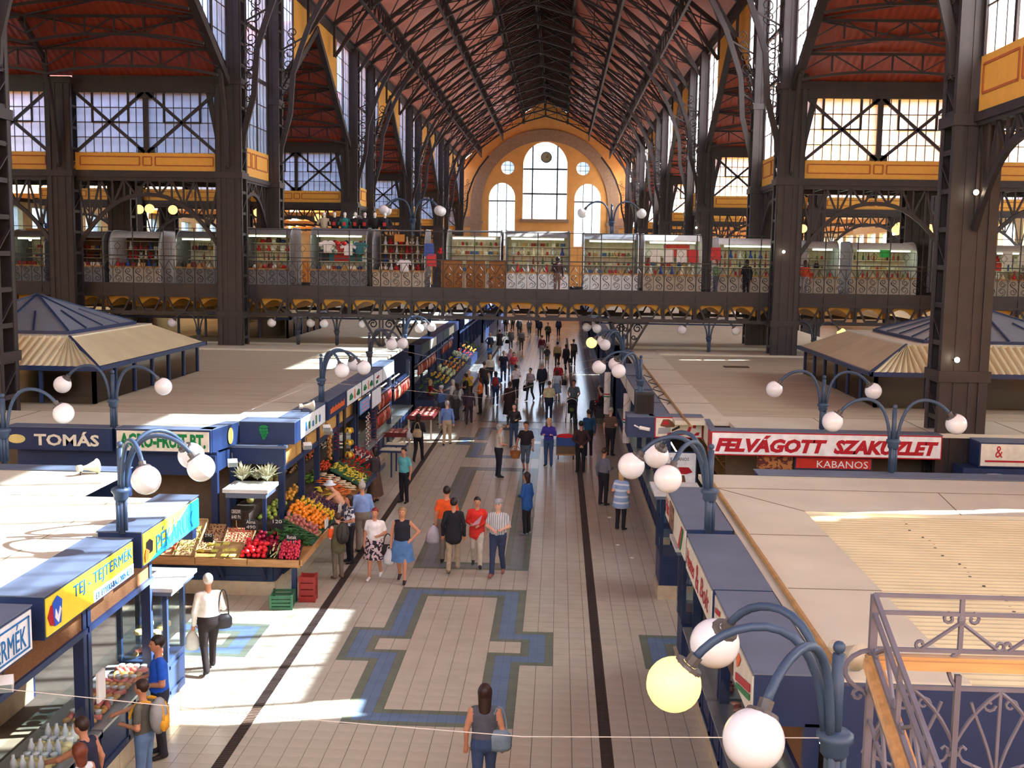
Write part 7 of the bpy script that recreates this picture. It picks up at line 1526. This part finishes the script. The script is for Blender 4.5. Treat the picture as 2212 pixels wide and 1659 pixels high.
# --- sausage stall
SAU = [(150, 50, 36), (120, 36, 30), (176, 76, 52), (206, 150, 120)]; SME = []
for i, c in enumerate(SAU):
    m = MB(); r = .028 if i < 3 else .045; m.tube([(0, 0, 0), (.012, 0, -.16), (-.01, 0, -.32), (.006, 0, -.46)], [.008, r, r, .008], 7); m.tube([(0, 0, 0), (0, 0, .08)], .004, 4); SME.append(m.mesh('sausage', mat('sausage casing %d' % i, c, .4, var=.25, scale=20), True))
def rack(x0, y0, x1, y1, z, n, where, lab):
    t = thing('sausage_rail', lab, 'rail'); MB().tube([(x0, y0, z), (x1, y1, z)], .015, 5).build('bar', ALU, t)
    for q in (0, 1): MB().tube([(x0+(x1-x0)*q, y0+(y1-y0)*q, z), (x0+(x1-x0)*q, y0+(y1-y0)*q, 2.87)], .008, 4).build('hanger', ALU, t)
    for i in range(n):
        f = (i+.5)/n; k = random.randrange(4); o = put('sausage', SME[k], None, (x0+(x1-x0)*f, y0+(y1-y0)*f, z-.09), random.uniform(0, 3)); tag(o, '%s sausage hanging %s' % (['paprika red', 'dark smoked', 'reddish brown', 'thick pale pink'][k], where), 'sausage', 'sausages hanging '+where)
rack(-6.15, 38.0, -6.15, 40.8, 2.4, 30, 'on the outer rail of the sausage stall', 'outer steel sausage rail of the sausage stall'); rack(-6.6, 38.0, -6.6, 40.8, 2.4, 26, 'on the inner rail of the sausage stall', 'inner steel sausage rail of the sausage stall'); rack(-6.2, 38.0, -6.2, 40.8, 1.75, 24, 'on the low rail of the sausage stall', 'low steel sausage rail of the sausage stall')
rack(-6.1, 41.3, -6.1, 45.5, 2.3, 30, 'on the rail under the bridge', 'sausage rail under the bridge'); rack(-6.2, 49, -6.2, 56, 2.4, 36, 'on the first rail past the bridge', 'first sausage rail past the bridge'); rack(-6.3, 60, -6.3, 66, 2.4, 24, 'on the far rail past the bridge', 'far sausage rail past the bridge'); rack(2.75, 16, 2.75, 18.3, 2.1, 12, 'in the near butcher stall', 'sausage rail of the near butcher stall'); rack(-7.6, 8.8, -7.6, 11, 2.0, 12, 'behind the dairy counter', 'sausage rail behind the dairy counter')
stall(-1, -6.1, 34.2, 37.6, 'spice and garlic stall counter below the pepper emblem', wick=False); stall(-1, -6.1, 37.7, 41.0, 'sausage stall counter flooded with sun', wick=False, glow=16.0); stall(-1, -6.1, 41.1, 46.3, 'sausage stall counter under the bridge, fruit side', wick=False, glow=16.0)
def meat_table(x, y, w, d, lab, rz=0.0):
    t = thing('meat_table', lab, 'table', (x, y, 0), rz); MB().b2((0, 0, .82), (w, d, .9)).build('top', mat('dark red table top', (110, 34, 38), .5), t); MB().b2((-.02, -.02, .9), (w+.02, 0, .98)).build('edge', mat('dark red table top', (110, 34, 38), .5), t)
    for a in (.06, w-.06):
        for b in (.06, d-.06): MB().b2((a-.03, b-.03, 0), (a+.03, b+.03, .82)).build('leg', mat('pale table leg', (190, 180, 160), .6), t)
    return t
meat_table(-5.85, 43.0, 1.0, 3.2, 'dark red table of packed meat in front of the sausage stall'); meat_table(-6.1, 38.7, .8, 1.4, 'short dark red table of bacon at the sausage stall')
pk = MB(); pk.sph((0, 0, .025), (.09, .06, .028), 8, 5); PKM = [pk.mesh('meat_pack', mat('packed meat %d' % i, c, .3, var=.3, scale=18), True) for i, c in enumerate([(170, 80, 64), (206, 150, 130), (130, 50, 40), (220, 190, 160)])]
def packs(x0, x1, y0, y1, z, n, where):
    c = max(1, int(math.sqrt(n*(x1-x0)/(y1-y0)))); r = int(math.ceil(n/c))
    for i in range(n):
        k = random.randrange(4); o = put('meat_pack', PKM[k], None, (x0+(x1-x0)*((i % c)+.5)/c, y0+(y1-y0)*((i//c)+.5)/r, z), random.uniform(0, 3)); tag(o, '%s piece of packed meat %s' % (['red', 'pink', 'dark', 'pale'][k], where), 'meat', 'packed meat '+where)
packs(-5.8, -4.9, 43.05, 46.1, .9, 60, 'on the long dark red table'); packs(-6.05, -5.35, 38.75, 40.05, .9, 24, 'on the short dark red table')
# price boards
def board(x, y, z, w, h, txt, lab, rz=0.0):
    t = thing('price_board', lab, 'sign', (x, y, z), rz); MB().b2((-w/2, -.008, 0), (w/2, .008, h)).build('slate', mat('chalkboard', (36, 36, 38), .7), t); MB().b2((-.01, .0, -.15), (.01, .012, 0)).build('stick', PLANK, t)
    if txt:
        for i, s in enumerate(txt): text(s, (-w*.38, -.01, h*(.6-.5*i)+.01), (1, 0, 0), (0, 0, 1), w*.76, h*.34, mat('chalk', (222, 222, 214), .8), t)
board(-5.5, 22.62, 1.12, .26, .24, ('Retek', '78 Ft'), 'black price board reading 78 over the radishes'); board(-6.5, 23.1, 1.32, .26, .22, ('Alma', '490'), 'black price board reading 490 behind the red apples'); board(-6.95, 23.55, 1.42, .26, .24, ('CSERESZNYE', '640 Ft'), 'black price board reading 640 behind the strawberries'); board(-5.95, 23.2, 1.32, .26, .22, ('120',), 'black price board reading 120 behind the spring onions'); board(-7.35, 22.85, 1.1, .2, .18, ('290',), 'small black price board at the bananas')
for k, (y, c) in enumerate([(24.8, 'by the oranges'), (26.4, 'by the plums'), (29.5, 'by the parsley roots')]):
    o = MB().b2((-5.27, y, .95), (-5.255, y+.35, 1.15)).build('white_price_card', WHITE); tag(o, 'white price card on the aisle bench '+c, 'sign')
# corner canopy cabinet of the fruit stall and its dried plants
t = thing('corner_canopy', 'blue corner canopy frame of the fruit stall with a pale flat top', 'canopy')
for x_, y_ in ((-7.5, 23.85), (-6.28, 24.9), (-6.28, 26.9), (-7.42, 24.95)): MB().b2((x_-.07, y_-.07, .82), (x_+.07, y_+.07, 2.87)).build('post', BLUE, t)
MB().b2((-7.55, 24.85, 2.42), (-6.2, 25.0, 2.8)).build('beam', BLUE, t); MB().b2((-7.58, 24.8, 2.8), (-6.15, 25.05, 2.86)).build('cornice', BLUE_LIT, t); MB().b2((-7.58, 23.7, 2.42), (-7.44, 25.0, 2.8)).build('beam', BLUE, t); MB().b2((-6.35, 25, 2.25), (-6.22, 33.8, 2.36)).build('beam', BLUE, t); MB().b2((-6.31, 25.1, 2.36), (-6.27, 33.7, 2.86)).build('woven_band', mat('straw woven band', (196, 150, 80), .8, var=.3, scale=50), t)
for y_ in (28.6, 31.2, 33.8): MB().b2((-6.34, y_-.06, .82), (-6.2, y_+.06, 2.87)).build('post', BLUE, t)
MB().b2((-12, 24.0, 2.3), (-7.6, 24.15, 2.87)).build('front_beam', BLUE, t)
MB().b2((-7.25, 23.55, 2.02), (-6.25, 24.5, 2.1)).build('flat_top', mat('pale cabinet top', (206, 210, 206), .5), t); MB().b2((-7.2, 23.6, 1.9), (-6.3, 24.45, 2.02)).build('top_rail', BLUE_LIT, t)
for x_, y_ in ((-7.15, 23.65), (-6.35, 23.65)): MB().b2((x_-.04, y_-.04, .95), (x_+.04, y_+.04, 1.9)).build('slim_post', BLUE, t)
DRY = mat('dried pale leaves', (186, 184, 150), .8, var=.3, scale=30)
for k, (x_, y_, z_, c) in enumerate([(-7.05, 24.4, 2.12, 'tall spray beside the post'), (-6.5, 24.45, 2.12, 'spray beside the lamp'), (-6.75, 24.55, 2.12, 'low middle spray')]):
    t = thing('dried_plant', 'dried pale plant on the canopy top, '+c, 'plant', (x_, y_, z_)); m = leafblob(70, .46 if k != 2 else .3, .3, 20+k, .4, 1.5); m.build('leaves', DRY, t, stuff=True); MB().tube([(0, 0, 0), (.03, 0, .2)], .012, 5).build('stem', DRY, t)
zone('banana', -7.05, -6.45, 23.75, 24.2, 6, 'sunlit banana hand under the corner canopy', (mat('yellow carton', (236, 196, 60), .6), 'yellow carton of bananas under the corner canopy'), 1, nm='banana_bunch')
# spotlights on stall fronts
for k, (x_, y_, z_, n) in enumerate([(-7.0, 23.5, 2.7, 'at the lemon emblem corner'), (-6.0, 26.3, 2.62, 'below the glaring white sign'), (-5.95, 28.3, 2.75, 'at the far end of the white sign'), (-5.72, 10.95, 2.72, 'at the lower TERMÉK sign'), (-6.05, 29.0, 2.55, 'over the banana stall')]):
    t = thing('floodlight', 'small white floodlight '+n, 'floodlight', (x_, y_, z_), .4); MB().box((0, 0, 0), (.2, .14, .12), rx=.5).build('housing', WHITE, t); MB().box((0, -.075, -.03), (.17, .02, .1), rx=.5).build('lens', GLASSC, t); MB().tube([(0, .05, .05), (0, .1, .2)], .012, 5).build('bracket', IRON, t)
# --- dairy and bakery goods
JB = [('cheese_wheel', (236, 214, 140), 'yellow cheese'), ('yoghurt_tub', (232, 234, 236), 'white yoghurt tub'), ('milk_bottle', (226, 230, 238), 'milk bottle'), ('bread_roll', (206, 150, 84), 'bread roll'), ('cold_cut', (206, 110, 100), 'pink cold cut'), ('preserve_jar', (120, 60, 40), 'dark preserve jar')]
DM = {}
for n_, c, l in JB:
    m = MB()
    if n_ == 'cheese_wheel': m.lathe([(.07, 0), (.075, .02), (.075, .05), (.07, .07)], 12)
    elif n_ == 'bread_roll': m.sph((0, 0, .035), (.07, .045, .038), 8, 6)
    elif n_ == 'cold_cut': m.tube([(-.09, 0, .04), (.09, 0, .04)], .04, 8)
    elif n_ == 'milk_bottle': m.lathe([(.04, 0), (.042, .14), (.02, .19), (.02, .23)], 8)
    elif n_ == 'preserve_jar': m.lathe([(.045, 0), (.048, .1), (.038, .115), (.042, .12), (.042, .14)], 8)
    else: m.lathe([(.035, 0), (.045, .09), (.048, .095), (.045, .1)], 8)
    DM[n_] = m.mesh(n_, mat(n_+' surface', c, .45, var=.15, scale=12), True)
def wares(x0, x1, y0, y1, z, names, n, where):
    c = max(1, int(round(math.sqrt(n*(x1-x0)/(y1-y0))))); r = int(math.ceil(n/c))
    for i in range(n):
        k = names[(i//c) % len(names)]; l = [q[2] for q in JB if q[0] == k][0]; o = put(k, DM[k], None, (x0+(x1-x0)*((i % c)+.5)/c, y0+(y1-y0)*((i//c)+.5)/r, z), random.uniform(0, 3)); tag(o, l+' '+where, k.split('_')[-1], l+' '+where)
wares(-6.5, -6.05, 8.7, 11.1, .97, ['cheese_wheel', 'cold_cut', 'yoghurt_tub'], 78, 'in the glass counter below the TERMÉK sign'); wares(-6.5, -6.05, 11.3, 13.7, .97, ['cheese_wheel', 'yoghurt_tub', 'milk_bottle', 'cheese_wheel'], 84, 'in the glass counter below the yellow TEJ sign'); wares(-6.5, -6.05, 13.9, 16.0, .97, ['bread_roll', 'cold_cut', 'yoghurt_tub', 'bread_roll'], 78, 'in the bakery glass counter')
for zz, ks in ((1.33, ['preserve_jar', 'milk_bottle']), (1.73, ['milk_bottle', 'cold_cut'])):
    for y0, y1, wv in ((8.7, 11.1, 'on the shelf below the TERMÉK sign'), (11.3, 13.7, 'on the shelf below the yellow TEJ sign'), (13.9, 16.0, 'on the bakery shelf')): wares(-8.2, -7.9, y0, y1, zz, ks, 40, wv+(' top' if zz > 1.5 else ' lower')+' tier')
wares(-6.55, -6.0, 16.35, 17.0, 1.32, ['cheese_wheel'], 6, 'in the glass corner cabinet'); wares(-6.55, -6.0, 16.35, 17.0, .97, ['bread_roll', 'cold_cut'], 10, 'in the glass corner cabinet')
packs(2.4, 2.85, 10.3, 12.6, .97, 20, 'in the counter by the end wall'); packs(2.4, 2.85, 13, 15.3, .97, 20, 'in the counter under the ampersand sign'); packs(2.4, 2.85, 15.7, 18.4, .97, 20, 'in the counter under the farthest meat photo')
for k, (a, b) in enumerate([(27.5, 30.1), (30.4, 33), (33.3, 36.7)]): packs(2.72, 3.2, a, b, .97, 16, ['in the counter behind the picture sign', 'in the counter beside the bench', 'in the counter with the striped poles'][k])
# far produce displays past the bridge
def far_disp(x0, x1, y0, y1, kind, n, where, col=None, nm=None):
    heap(kind, (x1, y0, .92), (0, y1-y0, 0), (x0-x1, 0, (x1-x0)*.5), n, where, 1, col=col, nm=nm)
t = thing('far_bench', 'sloping produce bench past the bridge', 'bench'); MB().b2((-6.4, 48.6, .3), (-5.4, 78, .86)).build('top', BLUE, t); MB().b2((-6.2, 48.7, 0), (-5.8, 78, .3)).build('plinth', TPL, t)
for y0, kd, c, nm, lab in ((49.0, 'lettuce', None, 'cabbage', 'pale cabbage on the first display past the bridge'), (51.6, 'lettuce', (150, 180, 110), 'cabbage', 'light green cabbage on the display past the bridge'), (54.2, 'grapefruit', (240, 190, 60), 'yellow_pepper', 'yellow pepper on the display past the bridge'), (57, 'melon', (190, 200, 150), 'cabbage', 'white cabbage on the display past the bridge'), (60, 'orange', None, 'orange', 'orange on the far display'), (63, 'lemon', None, 'lemon', 'lemon on the far display'), (66, 'melon', (170, 180, 150), 'melon', 'pale melon on the far display'), (69, 'tomato', None, 'tomato', 'tomato on the far display'), (72, 'orange', (236, 170, 50), 'mandarin', 'mandarin on the far display'), (75, 'lettuce', None, 'lettuce_head', 'lettuce head on the far display')): far_disp(-6.3, -5.4, y0, y0+2.4, kd, 34 if kd not in ('lettuce',) else 16, lab, c, nm)
# ================================================================ near balustrade at the gallery stair
RAILC = mat('grey violet railing paint', (98, 92, 100), .5, var=.12, scale=8)
def balustrade():
    t = thing('stair_balustrade', 'wrought iron scrolled balustrade with an oak handrail beside the globe lamp', 'balustrade', kind='thing')
    xa, ya, xb = 1.36, 4.62, 2.75; zt, zr = 5.84, 5.55
    def bar(n, p, q, w=.022): MB().bar(p, q, w).build(n, RAILC, t)
    # level run, parallel to the hall axis crossing
    for z in (5.84, 5.765, 5.605, 5.44): bar('level_bar', (xa, ya, z), (xb, ya, z), .016)
    MB().b2((xa-.02, ya-.035, 5.525), (xb, ya+.035, 5.565)).build('handrail', WOOD, t, label='oak handrail'); MB().b2((xa-.02, ya-.022, 5.565), (xb, ya+.022, 5.58)).build('handrail_bead', WOOD, t)
    bar('newel', (xa, ya, 4.5), (xa, ya, 5.84), .03)
    for k in range(1, 4):
        x = xa+.365*k; m = MB(); m.bar((x, ya, 5.6), (x, ya, 5.84), .018); m.tube(bez((x, ya, 5.6), (x-.06, ya, 5.58), (x-.05, ya, 5.5), (x-.01, ya, 5.45), 6), .01, 5); m.bar((x, ya, 4.5), (x, ya, 5.5), .024); m.build('baluster', RAILC, t)
    for k in range(3):
        x = xa+.365*(k+.5)+.1825-.1825; o = MB(); xc = xa+.365*(k+1)
        for s in (-1, 1):
            o.tube([(xc, ya, 5.73), (xc+s*.12, ya, 5.64), (xc+s*.16, ya, 5.61)], .009, 5); o.tube(spiral((xc+s*.165, ya, 5.63), .022, .01, -math.pi/2, .8*s, (1, 0, 0), (0, 0, 1), 8), .008, 5); o.tube(spiral((xc+s*.05, ya, 5.745), .026, .01, math.pi/2, -.9*s, (1, 0, 0), (0, 0, 1), 8), .008, 5)
        o.sph((xc, ya, 5.74), (.018, .014, .03), 8, 6); o.build('scroll', RAILC, t)
        f = MB(); xc = xa+.365*(k+.5)
        for s in (-1, 1):
            f.tube(bez((xc, ya, 5.43), (xc+s*.1, ya, 5.36), (xc+s*.16, ya, 5.25), (xc+s*.2, ya, 5.14), 6), .009, 5); f.tube(bez((xc, ya, 5.02), (xc+s*.03, ya, 5.2), (xc+s*.09, ya, 5.28), (xc+s*.12, ya, 5.38), 6), .008, 5); f.tube(spiral((xc+s*.045, ya, 5.37), .03, .01, 0, .9*s, (1, 0, 0), (0, 0, 1), 8), .007, 5)
            f.tube(spiral((xc+s*.1, ya, 5.02), .08, .02, math.pi/2, 1.3*s, (1, 0, 0), (0, 0, 1), 14), .009, 5); f.tube(bez((xc+s*.1, ya, 5.1), (xc+s*.2, ya, 5.12), (xc+s*.15, ya, 5.22), (xc+s*.13, ya, 5.17), 5), .008, 5)
        f.bar((xc, ya, 4.9), (xc, ya, 5.43), .012); f.sph((xc, ya, 5.02), (.02, .014, .06), 8, 6); f.build('scroll_panel', RAILC, t)
    # raking run descending towards the viewer
    A, B = Vector((xa, ya, 0)), Vector((1.345, 3.05, 0)); dz = -.62
    def P(f, z): return A+(B-A)*f+Vector((0, 0, z+dz*f))
    for z in (5.84, 5.765, 5.605): bar('raking_bar', P(0, z), P(1, z), .018)
    bar('raking_bar', P(0, 5.44), P(1, 5.44), .016); bar('raking_bar', P(0, 5.3), P(1, 5.3), .014)
    h = MB(); h.bar(P(0, 5.545), P(1.1, 5.545), .07, .045); h.build('handrail', WOOD, t, label='oak handrail'); h = MB(); h.bar(P(0, 5.575), P(1.1, 5.575), .035, .015); h.build('handrail_bead', WOOD, t)
    for k in range(1, 5):
        f = k/4.; m = MB(); m.bar(P(f, 5.6), P(f, 5.84), .018); m.bar(P(f, 4.6), P(f, 5.44), .022)
        u = (B-A+Vector((0, 0, dz))).normalized(); m.tube(spiral(P(f, 5.5), .055, .03, math.pi/2, .6, u, (0, 0, 1), 8), .01, 5); m.build('baluster', RAILC, t)
        o = MB(); c = P(f-.125, 5.68)
        for s in (-1, 1): o.tube([P(f-.125, 5.75), P(f-.125+s*.08, 5.64)], .009, 5); o.tube(spiral(P(f-.125+s*.09, 5.63), .022, .008, 0, .9*s, u, (0, 0, 1), 8), .008, 5)
        for s in (-1, 1): o.tube(bez(P(f-.125, 5.42), P(f-.125+s*.06, 5.3), P(f-.125+s*.08, 5.2), P(f-.125+s*.03, 5.05), 6), .009, 5); o.tube(spiral(P(f-.125+s*.05, 5.1), .05, .015, 0, 1.2*s, u, (0, 0, 1), 10), .009, 5)
        o.build('scroll', RAILC, t)
    m = MB(); m.tube(bez((xa, ya, 5.6), (xa-.14, ya, 5.58), (xa-.14, ya, 5.46), (xa-.03, ya, 5.42), 8), .011, 5); m.tube(spiral((xa-.05, ya, 5.4), .03, .012, 0, 1, (1, 0, 0), (0, 0, 1), 8), .009, 5); m.build('end_scroll', RAILC, t)
    MB().b2((xa-.05, 2.2, 4.36), (3.0, ya+.06, 4.5)).build('landing', SLAB, t)
    MB().b2((xa-.05, ya-.06, 0), (xa+.12, ya+.06, 4.4)).build('landing_post', IRON, t); MB().b2((2.85, ya-.06, 0), (3.0, ya+.06, 4.4)).build('landing_post', IRON, t)
balustrade()
# next block towards the viewer: only its rear corner carries the near lamp
t = thing('near_butcher_block', 'blue rear corner of the next butcher stall block below the balustrade', 'stall block'); MB().b2((1.75, 5.2, 0), (2.6, 8.0, 3.34)).build('corner', BLUE, t); MB().b2((1.72, 5.18, 3.34), (2.64, 8.02, 3.36)).build('top_sheet', BLUE_LIT, t)
t = thing('menu_board', 'orange board with a green edge leaning by the near lamp', 'board', (2.5, 8.6, 2.2)); MB().box((0, 0, .35), (.35, .04, .75), rx=-.3).build('panel', mat('orange board', (206, 96, 40), .6), t); MB().box((-.19, 0, .35), (.03, .06, .8), rx=-.3).build('edge', mat('green board edge', (40, 110, 70), .6), t); MB().b2((-.2, -.2, -2.2), (.2, .2, 0)).build('pedestal', mat('dark pedestal', (60, 44, 36), .7), t)
# strings
def wire(lab, pts, r=.0035, c=(206, 200, 190)): o = MB().tube(pts, r, 5).build('string', mat('string %d' % c[0], c, .7)); tag(o, lab, 'string')
wire('thin pale string tied from the near lamp across the aisle', [(1.9, 7.4, 3.98), (-.2, 7.8, 3.74), (-2.2, 8.2, 3.66), (-5.7, 8.9, 3.6)])
wire('thin string from the banana stall lamp back along the roof', [(-6.1, 28.6, 3.95), (-7.4, 26.5, 3.45)], .0035); wire('thin string strung between the rows before the bridge', [(-6.1, 28.7, 3.9), (-2, 33, 3.0), (2.2, 38.6, 3.8)], .0035); wire('sagging string strung over the people past the pushchair', [(-6.2, 44.4, 3.4), (-1.9, 42.5, 2.75), (2.3, 38.7, 3.9)], .0035)
# loudspeaker, loud hailers, camera
t = thing('loudspeaker', 'black box loudspeaker standing on the blue stall corner', 'loudspeaker', (2.2, 27.75, 3.39)); MB().box((0, 0, .25), (.46, .36, .5)).build('cabinet', BLACK, t); MB().box((0, -.185, .25), (.4, .012, .44)).build('grille', mat('speaker cloth', (40, 36, 34), .9, bump=.4, bscale=200), t)
t = thing('corner_box', 'plain blue corner box below the loudspeaker', 'sign box', (2.1, 27.4, 2.87)); MB().b2((-.35, -.3, 0), (.32, .6, .5)).build('case', BLUE, t); MB().b2((-.36, -.31, .5), (.33, .61, .515)).build('top_sheet', BLUE_LIT, t)
def hailer(lab, loc, rz):
    t = thing('loud_hailer', lab, 'loudspeaker', loc, rz); m = MB(); m.tube([(0, 0, .12), (0, -.12, .12), (0, -.26, .12), (0, -.3, .12)], [.03, .05, .11, .14], 12); m.build('horn', mat('beige horn', (190, 180, 158), .5), t, True); MB().tube([(0, .06, .12), (0, -.02, .12)], .06, 10).build('driver', mat('beige horn', (190, 180, 158), .5), t); MB().tube([(0, 0, 0), (0, 0, .12)], .02, 5).build('foot', IRON, t)
hailer('beige loud hailer on the butcher roof behind the near lamp', (2.78, 10.6, 3.38), .5); hailer('beige loud hailer on the dairy roof behind the sunlit lamp', (-8.2, 18.6, 3.37), 2.4); hailer('grey loud hailer on the glaring white corner sign', (-6.2, 26.6, 3.42), 2.0)
t = thing('security_camera', 'small white security camera below the loudspeaker', 'camera', (2.05, 27.05, 3.12), 1.2); MB().tube([(0, 0, 0), (0, -.26, -.03)], .045, 10).build('body', WHITE, t); MB().tube([(0, .02, 0), (.0, .14, .05)], .02, 6).build('arm', WHITE, t)
# crates, cart, pushchair, basket
def plastic_crate(lab, loc, rz, d, m, tilt=0.0):
    t = thing('plastic_crate', lab, 'crate', loc, rz); w, l, h = d
    for s in (-1, 1):
        for k in range(4): MB().b2((-w/2, s*l/2-.012, h*k/4+.008), (w/2, s*l/2+.012, h*(k+1)/4-.012)).build('slat', m, t); MB().b2((s*w/2-.012, -l/2, h*k/4+.008), (s*w/2+.012, l/2, h*(k+1)/4-.012)).build('slat', m, t)
    MB().b2((-w/2, -l/2, 0), (w/2, l/2, .02)).build('bottom', m, t)
    for a in (-1, 1):
        for b in (-1, 1): MB().b2((a*w/2-.02, b*l/2-.02, 0), (a*w/2+.02, b*l/2+.02, h)).build('corner_post', m, t)
    return t
plastic_crate('green slatted plastic crate on the floor by the fruit bench', (-5.56, 22.05, 0), .1, (.42, .5, .3), CRG)
for k in range(6): o = put('greens_bunch', pmesh('parsley', (90, 140, 70)), None, (-5.56+random.uniform(-.12, .12), 22.05+random.uniform(-.15, .15), .03), k); tag(o, 'leafy trimmings inside the green plastic crate', 'greens', 'leafy trimmings in the crate')
t = plastic_crate('red slatted plastic crate standing on end by the fruit bench', (-5.13, 22.5, .0), .05, (.3, .3, .55), CRR)
t = thing('goods_cart', 'wheeled cart stacked with a blue crate and a red cloth', 'cart', (.38, 39.8, 0)); MB().b2((-.35, -.3, .16), (.35, .3, .2)).build('platform', PLANK, t)
for a in (-.28, .28):
    for b in (-.24, .24): MB().tube([(a-.02, b, .07), (a+.02, b, .07)], .07, 10).build('wheel', BLACK, t); MB().b2((a-.01, b-.01, .07), (a+.01, b+.01, .17)).build('fork', IRON, t)
MB().b2((-.33, -.27, .2), (.33, .27, .5)).build('cardboard_box', mat('brown carton', (120, 96, 74), .8), t); c = MB(); c.b2((-.34, -.28, .5), (.34, .28, .8)); c.build('blue_crate', mat('blue crate plastic', (50, 84, 150), .5), t); MB().sph((0, 0, .8), (.36, .3, .1), 12, 6).build('red_cloth', cl((206, 36, 40)), t)
for a in (-.35, .35): MB().tube([(a, .3, .16), (a, .3, .95)], .015, 6).build('handle_post', ALU, t)
t = thing('pushchair', 'black pushchair with a white rimmed hood', 'pushchair', (.68, 48.85, 0), math.pi)
for a in (-.25, .25):
    for b in (-.28, .34): MB().tube([(a-.02, b, .1), (a+.02, b, .1)], .1, 12).build('wheel', BLACK, t)
    MB().tube([(a, .34, .1), (a*.9, .1, .5), (a*.85, -.3, 1.02)], .016, 6).build('frame_tube', ALU, t); MB().tube([(a, -.28, .1), (a*.9, .15, .55)], .016, 6).build('frame_tube', ALU, t)
MB().tube([(-.21, -.3, 1.02), (.21, -.3, 1.02)], .02, 6).build('push_bar', BLACK, t); s = MB(); s.box((0, .12, .45), (.36, .36, .06)); s.box((0, -.1, .68), (.36, .06, .5), rx=.3); s.build('seat', cl((30, 30, 36)), t)
h = MB(); h.sph((0, -.04, .86), (.24, .26, .22), 12, 8); h.v = [(p[0], p[1], max(p[2], .86)) for p in h.v]; h.build('hood', cl((28, 28, 34)), t); MB().tube([(.245*math.cos(a), .2, .86+.2*math.sin(a)) for a in [math.pi*k/10 for k in range(11)]], .014, 5).build('hood_rim', WHITE, t); MB().sph((0, .15, .55), (.12, .14, .1), 8, 6).build('blanket', cl((110, 120, 60)), t)
w, S = PBASK; t = thing('wicker_basket', 'brown wicker basket carried by the man in denim shorts', 'basket', W(w, S, (.34, .05, .5))); m = MB(); m.lathe([(.13, 0), (.17, .12), (.19, .24), (.175, .235), (.15, .1), (.1, .02)], 14); m.build('bowl', mat('wicker', (170, 106, 56), .8, var=.3, scale=40, bump=.5, bscale=90), t); MB().tube(bez((-.18, 0, .22), (-.14, 0, .48), (.14, 0, .48), (.18, 0, .22), 8), .012, 6).build('handle', mat('wicker', (170, 106, 56), .8), t)
# striped poles at the butcher stall
for k, (x_, y_, n) in enumerate([(2.3, 36.0, 'nearer'), (1.95, 40.5+2.2, 'farther')]):
    t = thing('barber_pole', 'white banded hanging pole at the butcher stall, the %s of two' % n, 'pole', (x_, y_, 1.25)); MB().tube([(0, 0, 0), (0, 0, 1.62)], .12, 12).build('shaft', mat('white pole', (222, 214, 208), .5), t)
    MB().tube([(0, 0, .75), (0, 0, .8)], .125, 12).build('red_band', SR, t); MB().tube([(0, 0, .66), (0, 0, .71)], .125, 12).build('green_band', SG, t); MB().tube([(.122*math.cos(a*.5), .122*math.sin(a*.5), .02+a*.06) for a in range(26)], .012, 4).build('spiral_stripe', mat('pale pink stripe', (206, 160, 150), .5), t); MB().tube([(0, 0, 1.6), (0, 0, 1.75)], .015, 5).build('hanger', IRON, t)
# meat display boards tilted into the aisle, floor litter
for k, (y_, n) in enumerate([(35.6, 'nearer'), (36.7, 'farther')]):
    t = thing('tilted_tray', 'blue tilted tray with paper beside the garlic braids, the %s of two' % n, 'tray', (-5.35, y_, .9)); MB().box((0, 0, 0), (.75, .6, .06)).build('tray', BLUE, t); MB().box((0, 0, .035), (.66, .5, .012)).build('paper', mat('wares paper', (200, 196, 170), .7), t); MB().tube([(0, 0, -.9), (0, 0, -.02)], .03, 6).build('leg', BLUE, t)
for k, (x_, y_) in enumerate([(1.62, 27.6), (1.9, 26.4), (1.55, 30.6)]):
    o = MB().sph((x_, y_, .02), (.06, .03, .02), 6, 4).build('paper_scrap', WHITE); tag(o, 'crumpled white paper scrap on the floor by the butcher counter', 'scrap', 'paper scraps on the floor')
o = MB().b2((-5.93, 13.72, 1.35), (-5.9, 13.95, 1.75)).build('paper_notice', WHITE); tag(o, 'white paper notice on the blue post of the dairy stall', 'notice')
o = MB().b2((-6.3, 29.4, .0), (-6.0, 29.7, .01)).build('floor_mat', CRB); tag(o, 'small dark mat under the aisle bench', 'mat')
